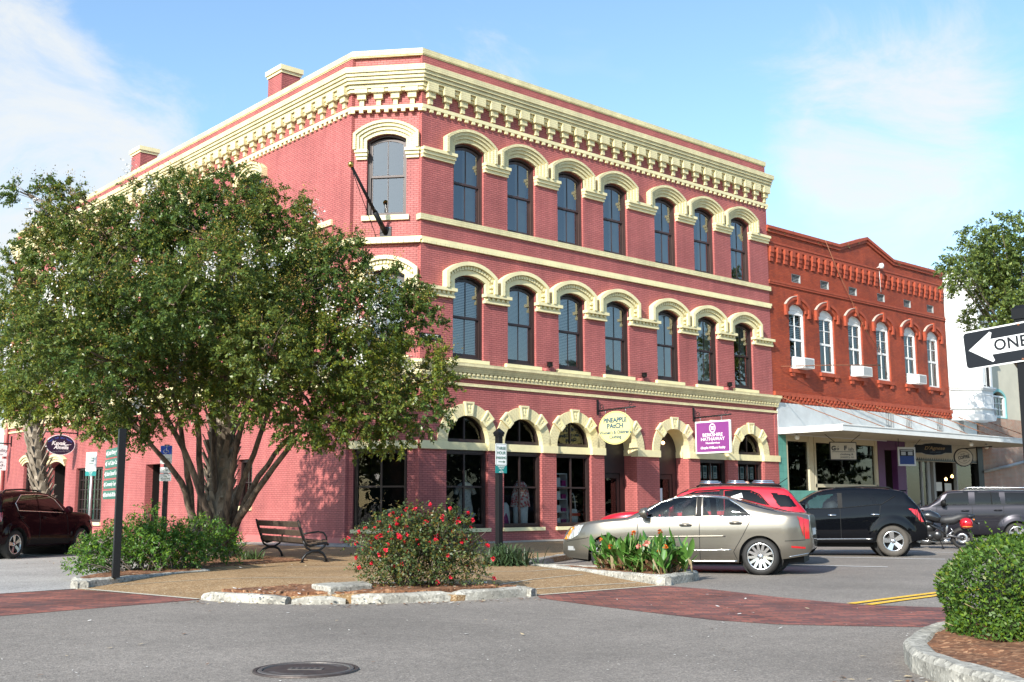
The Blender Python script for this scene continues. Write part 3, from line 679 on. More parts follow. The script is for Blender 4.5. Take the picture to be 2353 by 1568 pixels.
for kind, z in ((2, 0.0), (3, 4.60)):
    hm = hood(kind).build('window_hood', M_cream if kind == 3 else M_creamf, bld, loc=(0, 0, 0)); first = True
    for F, xs in ((FR, X1), (FC, [1.11])):
        for x in xs:
            o = hm if first else hm.copy()
            if not first: COL.objects.link(o)
            first = False; put(o, F, x, 0, z)
    im = MB(); zi = 8.095+z
    xs = [21.36]+[v for c_ in X1 for v in (c_-WW/2, c_+WW/2)]+[40.46]
    for a, b in zip(xs[0::2], xs[1::2]): im = MB(); impost(im, a, b, kind, zi); wbuild(im, FR, 'impost_course', M_creamf, bld)
    for a, b in ((.08, 1.11-WW/2), (1.11+WW/2, 2.21)): im = MB(); impost(im, a, b, kind, zi); wbuild(im, FC, 'impost_course', M_creamf, bld)
for kind, z in ((2, 0.0), (3, 4.75)):
    hm = hood(3, legs=False).build('window_hood', M_cream, bld, loc=(0, 0, 0))
    for k, y in enumerate(YL):
        o = hm if k == 0 else hm.copy()
        if k: COL.objects.link(o)
        put(o, FL, lx(y), 0, z)
# --- sash windows
def sash_window(w, zb, zs, rise, fr=M_brown, meet=.5, vert=True):
    """local mesh: x 0..w, z from zb; returns frame builder, glass builder"""
    f = MB(); g = MB()
    def ring(d0, d1, y0, y1, zlow=0.0):
        O = winpoly(d0, w-2*d0, zb+d0*.6+zlow, zs, rise*(w-2*d0)/w if rise else 0); I = winpoly(d1, w-2*d1, zb+d1*1.0+zlow, zs-(0 if rise else (d1-d0)), rise*(w-2*d1)/w if rise else 0)
        if rise: I = [(x, z-(d1-d0)*.9 if i > 1 else z) for i, (x, z) in enumerate(I)]
        if not rise: O = winpoly(d0, w-2*d0, zb+d0*.6+zlow, zs-d0, 0); I = winpoly(d1, w-2*d1, zb+d1+zlow, zs-d1, 0)
        f.prism(O, y0, y1, holes=[I])
    ring(0.004, .055, .10, .26); ring(.055, .095, .135, .25)
    zm = zb+(zs+rise-zb)*meet
    # upper sash outside, lower sash set back
    U = winpoly(.095, w-.19, zm-.02, zs-.06, rise*.75); UI = winpoly(.15, w-.30, zm+.05, zs-.12, rise*.65)
    f.prism(U, .165, .205, holes=[UI])
    Lo = winpoly(.095, w-.19, zb+.10, zm+.03, 0); LI = winpoly(.15, w-.30, zb+.21, zm-.035, 0)
    f.prism(Lo, .21, .25, holes=[LI])
    if vert: f.box((w/2-.012, .17, zm+.05), (w/2+.012, .20, zs+rise*.6-.13)); f.box((w/2-.012, .215, zb+.21), (w/2+.012, .245, zm-.035))
    f.box((.05, .13, zb+.0), (w-.05, .27, zb+.11))
    g.add([(x, .19, z) for x, z in UI], [tuple(range(len(UI)))]); g.add([(x, .23, z) for x, z in LI], [tuple(range(4))])
    return f, g
def blind(w, z0, z1, y=.33, pitch=.055):
    b = MB(); z = z0
    while z < z1: b.add([(.1, y-.014, z), (w-.1, y-.014, z), (w-.1, y+.014, z+.04), (.1, y+.014, z+.04)], [(0, 1, 2, 3)]); z += pitch
    return b
def curtain(x0, x1, z0, z1, y=.40, n=9):
    b = MB(); vs = []
    for k in range(n*4+1):
        x = x0+(x1-x0)*k/(n*4); vs += [(x, y+.03*math.sin(k*1.57), z0), (x, y+.03*math.sin(k*1.57), z1)]
    return b.add(vs, [(2*k, 2*k+2, 2*k+3, 2*k+1) for k in range(n*4)], smooth=True)
wf = {}
def add_window(F, x, fl, dress):
    key = fl
    if key not in wf:
        f, g_ = sash_window(WW, 6.11, 8.75, .2); wf[key] = (f.build('window', M_brown2 if fl == 3 else M_brown, bld, loc=(0, 0, 0)), None)
        wf[key] = (wf[key][0], g_.build('pane', M_glass, wf[key][0], loc=(0, 0, 0))); o = wf[key][0]
    else:
        o = wf[key][0].copy(); COL.objects.link(o); p = wf[key][1].copy(); COL.objects.link(p); p.parent = o
    put(o, F, x-WW/2, 0, {2: 0, 3: 4.60, 4: 4.75}[fl])
    if dress in ('blind', 'shut'): blind(WW, 6.3, 8.9, pitch=.055 if dress == 'blind' else .044).build('blind', M_blind, o, loc=(0, 0, 0))
    elif dress == 'curtain': curtain(.72, 1.25, 6.25, 8.95).build('curtain', M_curtain, o, loc=(0, 0, 0))
    elif dress == 'shade':
        curtain(.85, 1.25, 6.25, 8.5).build('curtain', M_curtain, o, loc=(0, 0, 0)); MB().box((.12, .36, 8.35), (1.22, .38, 8.93)).build('roller_shade', M_curtain, o, loc=(0, 0, 0))
    return o
for i, c_ in enumerate(X1):
    add_window(FR, c_, 2, ['blind', 'shut', 'blind', 'shut', 'shade', 'shade', 'shade'][i])
    add_window(FR, c_, 3, 'curtain' if i != 4 else 'shade')
add_window(FC, 1.11, 2, 'blind'); add_window(FC, 1.11, 3, None)
for y in YL: add_window(FL, lx(y), 2, 'blind'); add_window(FL, lx(y), 4, None)
o = MB().box((23.37-.50, .27, 6.35), (23.37-.32, .275, 6.62)).build('window_card', mat('blue_card', (.10, .33, .62), .6), bld, loc=(0, 0, 0)); put(o, FR, 0)
# --- sills
sm = MB().box((-.82, -.16, 5.985), (.82, .03, 6.105)); so2 = None
def sill(F, x, z, w=1.64, h=.12, p=.13, zz=None):
    return wbuild(MB().box((-w/2, -p, 0), (w/2, .12, h)), F, 'window_sill', M_creamf, bld, x=x, z=z)
for c_ in X1: sill(FR, c_, 5.985)
sill(FC, 1.11, 5.985); sill(FC, 1.09, 10.60, w=1.60, h=.165, p=.09)
for y in YL: sill(FL, lx(y), 5.985)
for i, c_ in enumerate(XA):
    if i not in (3, 4): sill(FR, c_+.0, .45, w=2*AR+.12, h=.118, p=.09)
sill(FC, 1.02, .45, w=1.86, h=.118, p=.09)
sill(FL, lx(51.6), .47, w=3.3, h=.145, p=.07); sill(FL, lx(36.85), 1.16, w=1.2, h=.155, p=.07)
# --- ground floor arches
def surround():
    mb = MB(); ro, ri = 1.28, AR+.002; n = 26
    O = arc(0, 3.37, ro, 0, 180, n); I = arc(0, 3.37, ri, 0, 180, n)
    mb.prism(O+I[::-1], -.05, .10)
    return mb
def keyblock(a):
    mb = MB(); T = Matrix.Translation((0, 0, 3.37)) @ Matrix.Rotation(R_(a), 4, 'Y')
    poly = [(-.135, AR-.02), (.135, AR-.02), (.20, 1.33), (-.20, 1.33)]; inn = [(-.085, AR+.06), (.085, AR+.06), (.145, 1.27), (-.145, 1.27)]
    mb.prism(poly, -.115, .05, holes=[inn], T=T); mb.prism(inn, -.085, .05, T=T)
    # raised emblem: little anchor
    for bx in (((-.012, -.10, AR+.12), (.012, -.08, 1.22)), ((-.05, -.10, 1.13), (.05, -.08, 1.15)), ((-.06, -.10, AR+.11), (.06, -.08, AR+.135)), ((-.065, -.10, AR+.12), (-.045, -.08, AR+.19)), ((.045, -.10, AR+.12), (.065, -.08, AR+.19))): mb.box(*bx, T=T)
    return mb
sur = surround().build('stone_arch', mat('cream_arch_brick', (0.66, 0.585, 0.34), .65, var=.06, vscale=6, bump=.25, bscale=7), bld, loc=(0, 0, 0))
keys = [keyblock(a).build('keystone', M_creamf, sur, loc=(0, 0, 0)) for a in (-45, 0, 45)]
# brick joints of the arch ring are cut as thin recess lines
jm = MB()
for ring, (ra, rb) in enumerate(((AR+.03, 1.01), (1.02, 1.145), (1.155, 1.265))):
    for k in range(30):
        a = 4+6*k+(3 if ring == 1 else 0)
        if min(abs(a-q) for q in (45, 90, 135)) < 10: continue
        T = Matrix.Translation((0, 0, 3.37)) @ Matrix.Rotation(R_(90-a), 4, 'Y'); jm.box((-.005, -.0535, ra), (.005, -.049, rb), T=T)
jo = jm.build('arch_joint', mat('cream_joint', (0.47, 0.40, 0.22), .7), sur, loc=(0, 0, 0))
for i, c_ in enumerate(XA):
    o = sur
    if i: o = copy_tree(sur, bld)
    put(o, FR, c_, 0, 0)
# impost blocks and transom bars of the ground floor
xs = [21.40]+[v for c_ in XA for v in (c_-AR, c_+AR)]+[40.70]
for a, b in zip(xs[0::2], xs[1::2]): im = MB(); im.box((a-.015, -.085, 3.112), (b+.015, .10, 3.372)); im.box((a-.008, .10, 3.112), (a+.3 if a < 21.5 else a-.008+.02, .28, 3.372)); im.box((b-.02, .10, 3.112), (b+.010, .34, 3.372)); wbuild(im, FR, 'impost_block', M_creamf, bld)
for i, c_ in enumerate(XA):
    if i not in (3, 4): wbuild(MB().box((c_-AR-.02, .045, 3.118), (c_+AR+.02, .25, 3.365)), FR, 'transom_bar', M_creamf, bld)
im = MB(); im.box((-.02, -.085, 3.112), (2.25, .12, 3.372)); wbuild(im, FC, 'impost_block', M_creamf, bld)
# cream soffits of the seven arches
for i, c_ in enumerate(XA):
    I = arc(c_, 3.37, AR+.006, 0, 180, 20); J = arc(c_, 3.37, AR-.006, 0, 180, 20); d = .64 if i in (3, 4) else .24
    wbuild(MB().prism(I+J[::-1], -.045, d), FR, 'arch_soffit', M_creamf, bld)
# --- shop windows
def shop_window(w, zb, zt, y=.2):
    f = MB(); g = MB()
    O = [(0.004, zb), (w-.004, zb), (w-.004, zt), (.004, zt)]; I = [(.12, zb+.13), (w-.12, zb+.13), (w-.12, zt-.14), (.12, zt-.14)]
    f.prism(O, y-.06, y+.1, holes=[I]); f.prism([(.05, zb+.05), (w-.05, zb+.05), (w-.05, zt-.06), (.05, zt-.06)], y-.09, y-.061, holes=[[(.085, zb+.09), (w-.085, zb+.09), (w-.085, zt-.1), (.085, zt-.1)]])
    zm = zb+(zt-zb)*.53; f.box((.12, y-.03, zm-.028), (w-.12, y+.06, zm+.028)); f.box((w/2-.03, y-.02, zb+.13), (w/2+.03, y+.05, zm-.028)); f.box((w/2-.03, y-.02, zm+.028), (w/2+.03, y+.05, zt-.14))
    g.add([(.12, y+.02, zb+.13), (w-.12, y+.02, zb+.13), (w-.12, y+.02, zt-.14), (.12, y+.02, zt-.14)], [(0, 1, 2, 3)])
    return f, g
def lunette(r, zs, y=.2):
    f = MB(); g = MB(); O = arc(0, zs, r-.004, 0, 180, 20); I = [(r-.11, zs+.11)]+arc(0, zs+.1, r-.12, 8, 172, 18)+[(-r+.11, zs+.11)]
    f.prism(O, y-.06, y+.1, holes=[I]); f.box((-.028, y-.02, zs+.10), (.028, y+.05, zs+r-.05)); g.add([(x, y+.02, z) for x, z in I], [tuple(range(len(I)))]); return f, g
SHOPW = []
fs_ = None
for i, c_ in enumerate(XA):
    if i in (3, 4): continue
    if fs_ is None:
        f, g_ = shop_window(2*AR, .57, 3.118); fs_ = f.build('shop_window', M_brown, bld, loc=(0, 0, 0)); g_.build('pane', M_shopglass, fs_, loc=(0, 0, 0))
        f, g_ = lunette(AR-.006, 3.372); fl_ = f.build('lunette_window', M_brown, bld, loc=(0, 0, 0)); g_.build('pane', M_shopglass, fl_, loc=(0, 0, 0)); a, b_ = fs_, fl_
    else: a, b_ = copy_tree(fs_, bld), copy_tree(fl_, bld)
    put(a, FR, c_-AR, 0, 0); put(b_, FR, c_, 0, 0); SHOPW.append(a)
f, g_ = shop_window(1.76, .57, 3.115); o = f.build('shop_window', M_brown, bld, loc=(0, 0, 0)); g_.build('pane', M_shopglass, o, loc=(0, 0, 0)); put(o, FC, .14)
# --- deep door porches
for c_ in (XA[3], XA[4]):
    for sx in (-1, 1):
        a, b = c_+sx*AR, c_+sx*(AR+.12); wbuild(MB().box((min(a, b), .321, .1), (max(a, b), .66, 3.15)), FR, 'porch_wall', M_pink, bld)
        a, b = c_+sx*(AR-.03), c_+sx*(AR+.12); wbuild(MB().box((min(a, b), .30, 3.151), (max(a, b), .66, 3.372)), FR, 'porch_impost', M_creamf, bld)
M_door = mat('dark_door_paint', (.016, .013, .012), .4)
for k, c_ in enumerate((XA[3], XA[4])):
    d = MB(); d.prism(archpoly(c_, AR+.1, .12, 3.37), .64, .70, holes=[[(c_-.62, .16), (c_+.62, .16), (c_+.62, 2.5), (c_-.62, 2.5)]]); o = wbuild(d, FR, 'door_frame', M_brown, bld)
    d = MB(); d.prism([(c_-.6, .17), (c_+.6, .17), (c_+.6, 2.48), (c_-.6, 2.48)], .66, .71, holes=[[(c_-.45, .5), (c_+.45, .5), (c_+.45, 2.3), (c_-.45, 2.3)]]); d.box((c_-.46, .685, .5), (c_+.46, .69, 2.3), 1)
    o = wbuild(d, FR, 'door', [M_door, M_shopglass], bld); hb = MB().tube([(c_-.5, .66, .95), (c_-.5, .60, 1.0), (c_-.5, .60, 1.35), (c_-.5, .66, 1.4)], .014); hb.build('handle', M_brass, o, loc=(0, 0, 0))
pn = MB().box((XA[4]-.25, .645, 1.45), (XA[4]+.0, .655, 1.95)); o = wbuild(pn, FR, 'door_notice', mat('notice_paper', (.55, .62, .68), .6), bld)
lampm = mat('lit_bulb', (1.0, .62, .25), .4, emit=6.0)
lb = MB().lathe([(0, -.07), (.05, -.05), (.07, 0), (.05, .05), (0, .07)], 12, org=(XA[4]-.12, .45, 3.72)); lb.tube([(XA[4]-.12, .45, 3.79), (XA[4]-.12, .45, 4.2)], .012, mi=1); wbuild(lb, FR, 'porch_lamp', [lampm, M_black], bld)
# --- Left-street ground floor openings
M_green = mat('green_display', (.03, .16, .11), .7, var=.5, vscale=2.5)
def grid_window(x0, w, zb, zt, nx, nz, y=.2):
    f = MB(); f.prism([(x0+.004, zb), (x0+w-.004, zb), (x0+w-.004, zt), (x0+.004, zt)], y-.06, y+.1, holes=[[(x0+.09, zb+.12), (x0+w-.09, zb+.12), (x0+w-.09, zt-.1), (x0+.09, zt-.1)]])
    for k in range(1, nx): xx = x0+.09+(w-.18)*k/nx; f.box((xx-.018, y-.02, zb+.12), (xx+.018, y+.05, zt-.1))
    for k in range(1, nz): zz = zb+.12+(zt-zb-.22)*k/nz; f.box((x0+.09, y-.015, zz-.018), (x0+w-.09, y+.045, zz+.018))
    g = MB().add([(x0+.09, y+.02, zb+.12), (x0+w-.09, y+.02, zb+.12), (x0+w-.09, y+.02, zt-.1), (x0+.09, y+.02, zt-.1)], [(0, 1, 2, 3)]); return f, g
f, g_ = grid_window(lx(53.2), 3.2, .62, 3.1, 8, 5); o = wbuild(f, FL, 'shop_window', M_brown, bld); g_.build('pane', M_shopglass, o, loc=(0, 0, 0))
MB().box((lx(53.1), .5, .7), (lx(52.0), .52, 2.9)).build('display_curtain', M_green, o, loc=(0, 0, 0)); MB().box((lx(50.9), .5, .7), (lx(50.1), .52, 2.5)).build('display_panel', mat('painted_display', (.5, .42, .2), .6, var=.6, vscale=3), o, loc=(0, 0, 0))
f, g_ = grid_window(lx(37.4), 1.1, 1.32, 3.0, 2, 2); o = wbuild(f, FL, 'side_window', M_brown, bld); g_.build('pane', M_shopglass, o, loc=(0, 0, 0))
f, g_ = grid_window(lx(60.5), 1.2, .5, 3.5, 2, 4); o = wbuild(f, FL, 'side_window', M_brown, bld); g_.build('pane', M_shopglass, o, loc=(0, 0, 0))
for y0, w in ((56.9, 2.3), (45.4, 1.4)):
    d = MB(); d.box((lx(y0), .9, -.2), (lx(y0)+w, .95, 3.6)); d.box((lx(y0)-.05, .321, -.2), (lx(y0)+.0, .95, 3.6)); d.box((lx(y0)+w, .321, -.2), (lx(y0)+w+.05, .95, 3.6), 1); wbuild(d, FL, 'side_door', [M_door, M_pinkflat], bld)
for y0, zs in ((55.75, 3.25), (59.9, 3.4)):
    mb = MB(); r = (1.15**2+.25**2)/.5 if y0 < 57 else (.7**2+.2**2)/.4
    h = 1.15 if y0 < 57 else .7; rise = .25 if y0 < 57 else .2
    for d0, d1, p in ((0, .12, .07), (.12, .24, .12), (.24, .36, .18)):
        zc = zs+rise-r; O = []; I = []
        for q in range(13):
            a = math.asin(h/r)*(1-q/6); O.append(((r+d1)*math.sin(a), zc+(r+d1)*math.cos(a))); I.append(((r+d0)*math.sin(a), zc+(r+d0)*math.cos(a)))
        mb.prism(O+I[::-1], -p, .05)
    wbuild(mb, FL, 'window_hood', M_cream, bld, x=lx(y0))
# --- chimneys
ch = MB(); ch.box((-.40, -.5, 0), (.40, .5, 1.30)); 
cho = ch.build('chimney', M_pink, bld, loc=(0, 0, 0)); cc = MB(); cc.box((-.44, -.54, 1.305), (.44, .54, 1.41)); cc.box((-.49, -.59, 1.415), (.49, .59, 1.60)); cco = cc.build('chimney_cap', M_creamf, cho, loc=(0, 0, 0))
for k, y in enumerate((36.1, 48.8)):
    o = cho if k == 0 else copy_tree(cho, bld)
    o.location = (20.55-B[0], y-B[1], 16.15)
# --- small wall lamps, plaque, downpipe
def lampbox():
    mb = MB(); mb.box((-.11, -.20, 0), (-.02, .02, .10), 1); mb.box((.02, -.02, .0), (.05, -.01, .16)); mb.lathe([(.0, .14), (.10, .16), (.11, .19), (.10, .30), (.13, .31), (.0, .33)], 12, org=(.10, -.16, 0)); mb.tube([(.0, 0, .05), (.1, -.16, .14)], .02); return mb
lo = lampbox().build('wall_lamp', [M_black, M_pinkflat], bld, loc=(0, 0, 0))
for k, x in enumerate((26.86, 31.85, 37.13)):
    o = lo if k == 0 else lo.copy()
    if k: COL.objects.link(o)
    put(o, FR, x, 0, 5.99)
wbuild(MB().box((39.93, -.062, 1.78), (40.22, -.03, 2.28)), FR, 'wall_plaque', mat('dark_bronze', (.05, .035, .03), .45, metal=.5, var=.3, vscale=20), bld)
dp = MB().tube([(lx(63.2), -.12, 6.6), (lx(63.2), -.12, 4.6), (lx(63.5), -.12, 4.2), (lx(63.5), -.12, -.3)], .09); dp.box((lx(63.4), -.25, 6.5), (lx(63.0), -.02, 7.2)); wbuild(dp, FL, 'downpipe', M_pinkflat, bld)
# --- things on show in the shop windows
M_floral = mat('floral_cloth', (.62, .58, .54), .8, var=.5, vscale=22)
def redfloral():
    m, nt, b = nodes('red_floral_cloth'); N, L = nt.nodes, nt.links
    tc = N.new('ShaderNodeTexCoord'); v = N.new('ShaderNodeTexNoise'); v.inputs['Scale'].default_value = 14; v.inputs['Detail'].default_value = 3; L.new(tc.outputs['Object'], v.inputs['Vector'])
    r = N.new('ShaderNodeValToRGB'); r.color_ramp.elements[0].position = .45; r.color_ramp.elements[0].color = (.75, .70, .68, 1); r.color_ramp.elements[1].position = .56; r.color_ramp.elements[1].color = (.62, .10, .11, 1)
    L.new(v.outputs['Fac'], r.inputs[0]); L.new(r.outputs[0], b.inputs['Base Color']); b.inputs['Roughness'].default_value = .8; return m
M_rfl = redfloral()
M_blue = mat('pale_blue_cloth', (.25, .48, .68), .8, var=.1); M_whitec = mat('white_cloth', (.72, .74, .74), .8, var=.08); M_skin = mat('mannequin', (.55, .47, .30), .5); M_purple = mat('magenta_cloth', (.30, .02, .16), .7, var=.6, vscale=18)
def garment(prof, depth=.13, n=14, wav=.02, cen=0.0):
    """prof: list of (z, half width); gives a flattened round body"""
    mb = MB(); vs = []; k = len(prof)
    for i, (z, h) in enumerate(prof):
        for j in range(n): a = 2*math.pi*j/n; w = 1+(wav*math.cos(5*a) if i == 0 else 0); vs.append((cen+h*w*math.cos(a), depth*(0.6+.4*h/.25)*math.sin(a)*.9, z))
    fs = []
    for i in range(k-1):
        for j in range(n): a, b = i*n+j, i*n+(j+1) % n; fs.append((a, b, b+n, a+n))
    fs += [tuple(range(n-1, -1, -1)), tuple((k-1)*n+j for j in range(n))]
    return mb.add(vs, fs, 0, True)
def form(name, label, F, x, y, z, sh, parts, group=None):
    p = fpt(F, x, y, z); t = thing(name, label, 'clothes display', p, F['a']); WORLD_ORG[t.name] = (0, 0, 0)
    for nm, mb, m in parts: mb.build(nm, m, t, org=(0, 0, 0))
    return t
def sleeves(z, h, l, drop, r=.07):
    mb = MB()
    for s in (-1, 1): mb.tube([(s*h*.8, 0, z), (s*(h+l*.5), 0, z-drop*.4), (s*(h+l), 0, z-drop)], [r, r*1.05, r*1.2], 10)
    return mb
stand = lambda z: MB().tube([(0, 0, 0), (0, 0, z)], .02).lathe([(0, 0), (.18, .0), (.18, .02), (.02, .04)], 16)
x = XA[0]
form('dress_form', 'pale floral tunic with handkerchief hem on a dress form in the first arched window', FR, x+.27, .47, .25, 0, [
    ('tunic', garment([(.75, .36), (.95, .33), (1.3, .24), (1.55, .25), (1.72, .27), (1.80, .2), (1.83, .1)]).add([(-.37, -.12, .8), (-.20, -.14, .55), (-.05, -.14, .85)], [(0, 1, 2)]).add([(.05, -.14, .85), (.2, -.14, .58), (.37, -.12, .8)], [(0, 1, 2)]), M_floral),
    ('sleeve', sleeves(1.72, .24, .16, .28), M_floral), ('neck', garment([(1.45, .1), (1.8, .12), (1.9, .06), (2.2, .045), (2.22, .01)], depth=.1), M_skin), ('stand', stand(.8), M_black)])
form('dress_form', 'light blue dress hanging at the edge of the first arched window', FR, x-.66, .55, .25, 0, [('dress', garment([(.45, .3), (.9, .22), (1.25, .17), (1.5, .2), (1.62, .12)]), M_blue), ('stand', stand(.6), M_black)])
x = XA[1]
form('dress_form', 'red and white flowered blouse over white trousers in the second arched window', FR, x+.28, .47, .25, 0, [
    ('blouse', garment([(1.0, .33), (1.3, .31), (1.6, .29), (1.78, .26), (1.86, .16)]), M_rfl), ('sleeve', sleeves(1.75, .26, .1, .75, .07), M_rfl),
    ('trousers', garment([(.15, .13), (.6, .15), (1.05, .17)], cen=-.16).add(*(lambda g: (g.v, g.f))(garment([(.15, .13), (.6, .15), (1.05, .17)], cen=.17)), 0, True), M_whitec), ('hanger', MB().tube([(-.2, 0, 1.86), (0, 0, 1.93), (.2, 0, 1.86)], .012).tube([(0, 0, 1.93), (0, 0, 2.05)], .01), M_chrome)])
form('dress_form', 'white top and magenta scarf hanging low in the second arched window', FR, x-.45, .5, .2, 0, [('top', garment([(.25, .27), (.8, .25), (1.1, .2), (1.2, .1)]), M_whitec), ('scarf', garment([(.2, .12), (.5, .2), (.75, .12), (.85, .05)], depth=.2), M_purple)])
sh = thing('shelf_unit', 'white display shelves with folded goods in the third arched window', 'shelves', fpt(FR, XA[2]-.42, .6, .1), 0.0)
mb = MB()
for z in (.5, .95, 1.4, 1.85, 2.3): mb.box((-.45, -.2, z), (.45, .2, z+.03))
for xx in (-.45, .42): mb.box((xx, -.2, .1), (xx+.03, .2, 2.3))
mb.build('shelf', M_whitec, sh, org=(0, 0, 0)); mb = MB(); r_ = random.Random(3)
for z in (.53, .98, 1.43, 1.88):
    for k in range(3): xx = -.35+k*.27; mb.box((xx, -.18, z), (xx+.2, .15, z+r_.uniform(.12, .3)), k % 3)
mb.build('folded_goods', [M_blue, M_whitec, M_purple], sh, org=(0, 0, 0))
bag = thing('tote_bag', 'pale tote bag with red band on the sill of the third arched window', 'bag', fpt(FR, XA[2]+.42, .55, .66), 0.0)
garment([(0, .26), (.3, .27), (.5, .2), (.52, .05)], depth=.12).build('body', M_whitec, bag, org=(0, 0, 0)); MB().tube(bez([(-.15, 0, .5), (-.12, 0, 1.25), (.12, 0, 1.25), (.15, 0, .5)]), .02).build('handle', M_whitec, bag, org=(0, 0, 0)); MB().box((-.262, -.135, .26), (.262, -.1, .36)).build('band', mat('red_band', (.5, .06, .03), .6), bag, org=(0, 0, 0))
pc = MB(); 
M_paper = mat('listing_paper', (.62, .64, .60), .7); M_photo = mat('listing_photo', (.14, .2, .2), .5, var=.7, vscale=6)
def listings(c_, label):
    t = thing('listing_sheets', label, 'papers', fpt(FR, c_, .30, 0)); mb = MB()
    for row, z in enumerate((2.35, 1.72, 1.1)):
        for k, xx in enumerate((-.56, -.18, .12, .44)):
            if k == 1: xx = -.22
            mb.box((xx-.12, 0, z), (xx+.12, .006, z+.52)); mb.box((xx-.10, -.002, z+.26), (xx+.10, -.0005, z+.48), 1); mb.box((xx-.08, -.002, z+.06), (xx+.02, -.0005, z+.10), 1); mb.box((xx-.08, -.002, z+.15), (xx+.06, -.0005, z+.18), 1)
    mb.build('sheet', [M_paper, M_photo], t, org=(0, 0, 0))
listings(XA[5], 'rows of white property listing sheets in the arched window under the purple sign')
listings(XA[6], 'rows of white property listing sheets in the last arched window before the corner pier')
o = MB().prism([(.62+.62*math.cos(R_(a)), .72+.5*math.sin(R_(a))) for a in range(0, 181, 10)]+[(0, .72), (1.24, .72)][:0], .40, .42, T=None).build('shop_notice', mat('pale_green_board', (.34, .38, .28), .6), None, loc=tuple(fpt(FC, .75, 0, 0)), rotz=FC['a'])
tag(o, 'half round pale green board standing inside the corner shop window', 'notice')
# --- flag pole on the chamfer
fp_ = thing('flag_pole', 'black angled flag pole with gold ball bracketed below the top corner window', 'flag pole', fpt(FC, 1.105, 0, 10.17), FC['a']); WORLD_ORG[fp_.name] = (0, 0, 0)
MB().box((-.2, -.02, -.22), (.2, .0, .22)).build('mounting_plate', M_black, fp_, org=(0, 0, 0), bevel=.01)
bt = MB()
for sx in (-1, 1):
    for sz in (-1, 1): bt.lathe([(0, -.045), (.03, -.04), (.04, -.02), (.04, 0)], 10, axis='Y', org=(sx*.14, 0, sz*.16))
bt.build('bolt', M_chrome, fp_, org=(0, 0, 0))
e = R_(33); tip = Vector((-.62, -2.35*math.cos(e)*1.0, 2.5*math.sin(e)+.32))
MB().tube([(0, 0, 0), tip*.33], .085, 12).build('socket', M_black, fp_, org=(0, 0, 0))
MB().tube([tip*.05, tip], [.06, .045], 12).build('pole', M_blackpaint, fp_, org=(0, 0, 0))
MB().lathe([(0, -.1), (.06, -.08), (.095, 0), (.06, .08), (0, .1)], 16, org=tuple(tip*1.035)).build('ball', M_brass, fp_, org=(0, 0, 0))
MB().tube([tip*.94+Vector((-.03, 0, -.06)), tip*.5+Vector((-.12, .02, -.22)), Vector((-.35, -.05, .0)), Vector((-.32, -.05, -.3))], .012).build('halyard', M_black, fp_, org=(0, 0, 0))
# ------------------------------------------------------------------ red brick shop building with canopy
M_red = brickmat('orange_red_brick', (0.35, 0.062, 0.023), (0.275, 0.046, 0.02), (0.16, 0.035, 0.02), bump=0.7, wear=0.30, wscale=0.5, rough=0.72, stain=(0.14, 0.03, 0.018), grime=0.75)
M_redtrim = mat('red_brick_trim', (0.315, 0.056, 0.023), 0.7, var=0.25, vscale=5, bump=.3, bscale=25)
M_wsash = mat('white_sash_paint', (0.72, 0.73, 0.72), 0.5, var=0.08)
M_metal = mat('ribbed_sheet_metal', (0.55, 0.57, 0.57), 0.5, var=0.12, vscale=1.5)
M_metald = mat('weathered_sheet_metal', (0.30, 0.31, 0.31), 0.55, var=0.3, vscale=4)
M_canopy = mat('canopy_paint', (0.70, 0.71, 0.69), 0.5, var=0.08, vscale=1.2)
M_teal = brickmat('teal_glazed_tile', (0.12, 0.33, 0.28), (0.10, 0.30, 0.26), (0.05, 0.16, 0.14), bw=.3, bh=.3, ms=.01, bump=.2, rough=.3, offs=0.0)
M_plum = mat('purple_paint', (0.085, 0.022, 0.10), 0.55, var=.15)
B2 = (48.0, 30.0, 0.0)
rb = thing('brick_shop_building', 'two storey orange red brick building with stepped corbels, a small gable and white sash windows', 'building', B2)
XV = [42.6, 44.9, 47.32, 49.88, 52.42, 54.77]; XW = [42.52, 44.9, 47.34, 49.84, 52.48, 54.80]
def w2(mb, F, name, m, parent=rb, **kw): return wbuild(mb, F, name, m, parent, root=B2, **kw)
top = [(40.47, 4.4), (56.25, 4.4), (56.25, 13.3), (51.12, 13.28), (48.68, 14.05), (46.24, 13.3), (40.47, 13.3)]
hs = [winpoly(x-.62, 1.24, 7.27, 9.98, .24) for x in XW]+[[(x-.36, 11.235), (x+.36, 11.235), (x+.36, 11.62), (x-.36, 11.62)] for x in XV]
w2(MB().prism(top, .02, .34, holes=hs), FR, 'wall', M_red)
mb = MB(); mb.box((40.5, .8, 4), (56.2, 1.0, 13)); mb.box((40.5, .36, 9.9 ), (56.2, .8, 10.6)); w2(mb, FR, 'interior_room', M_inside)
mb = MB(); mb.box((40.5, 10, 0), (56.2, 10.3, 13)); mb.box((55.9, .35, 4.5), (56.22, 10, 12.9)); w2(mb, FR, 'rear_wall', M_red)
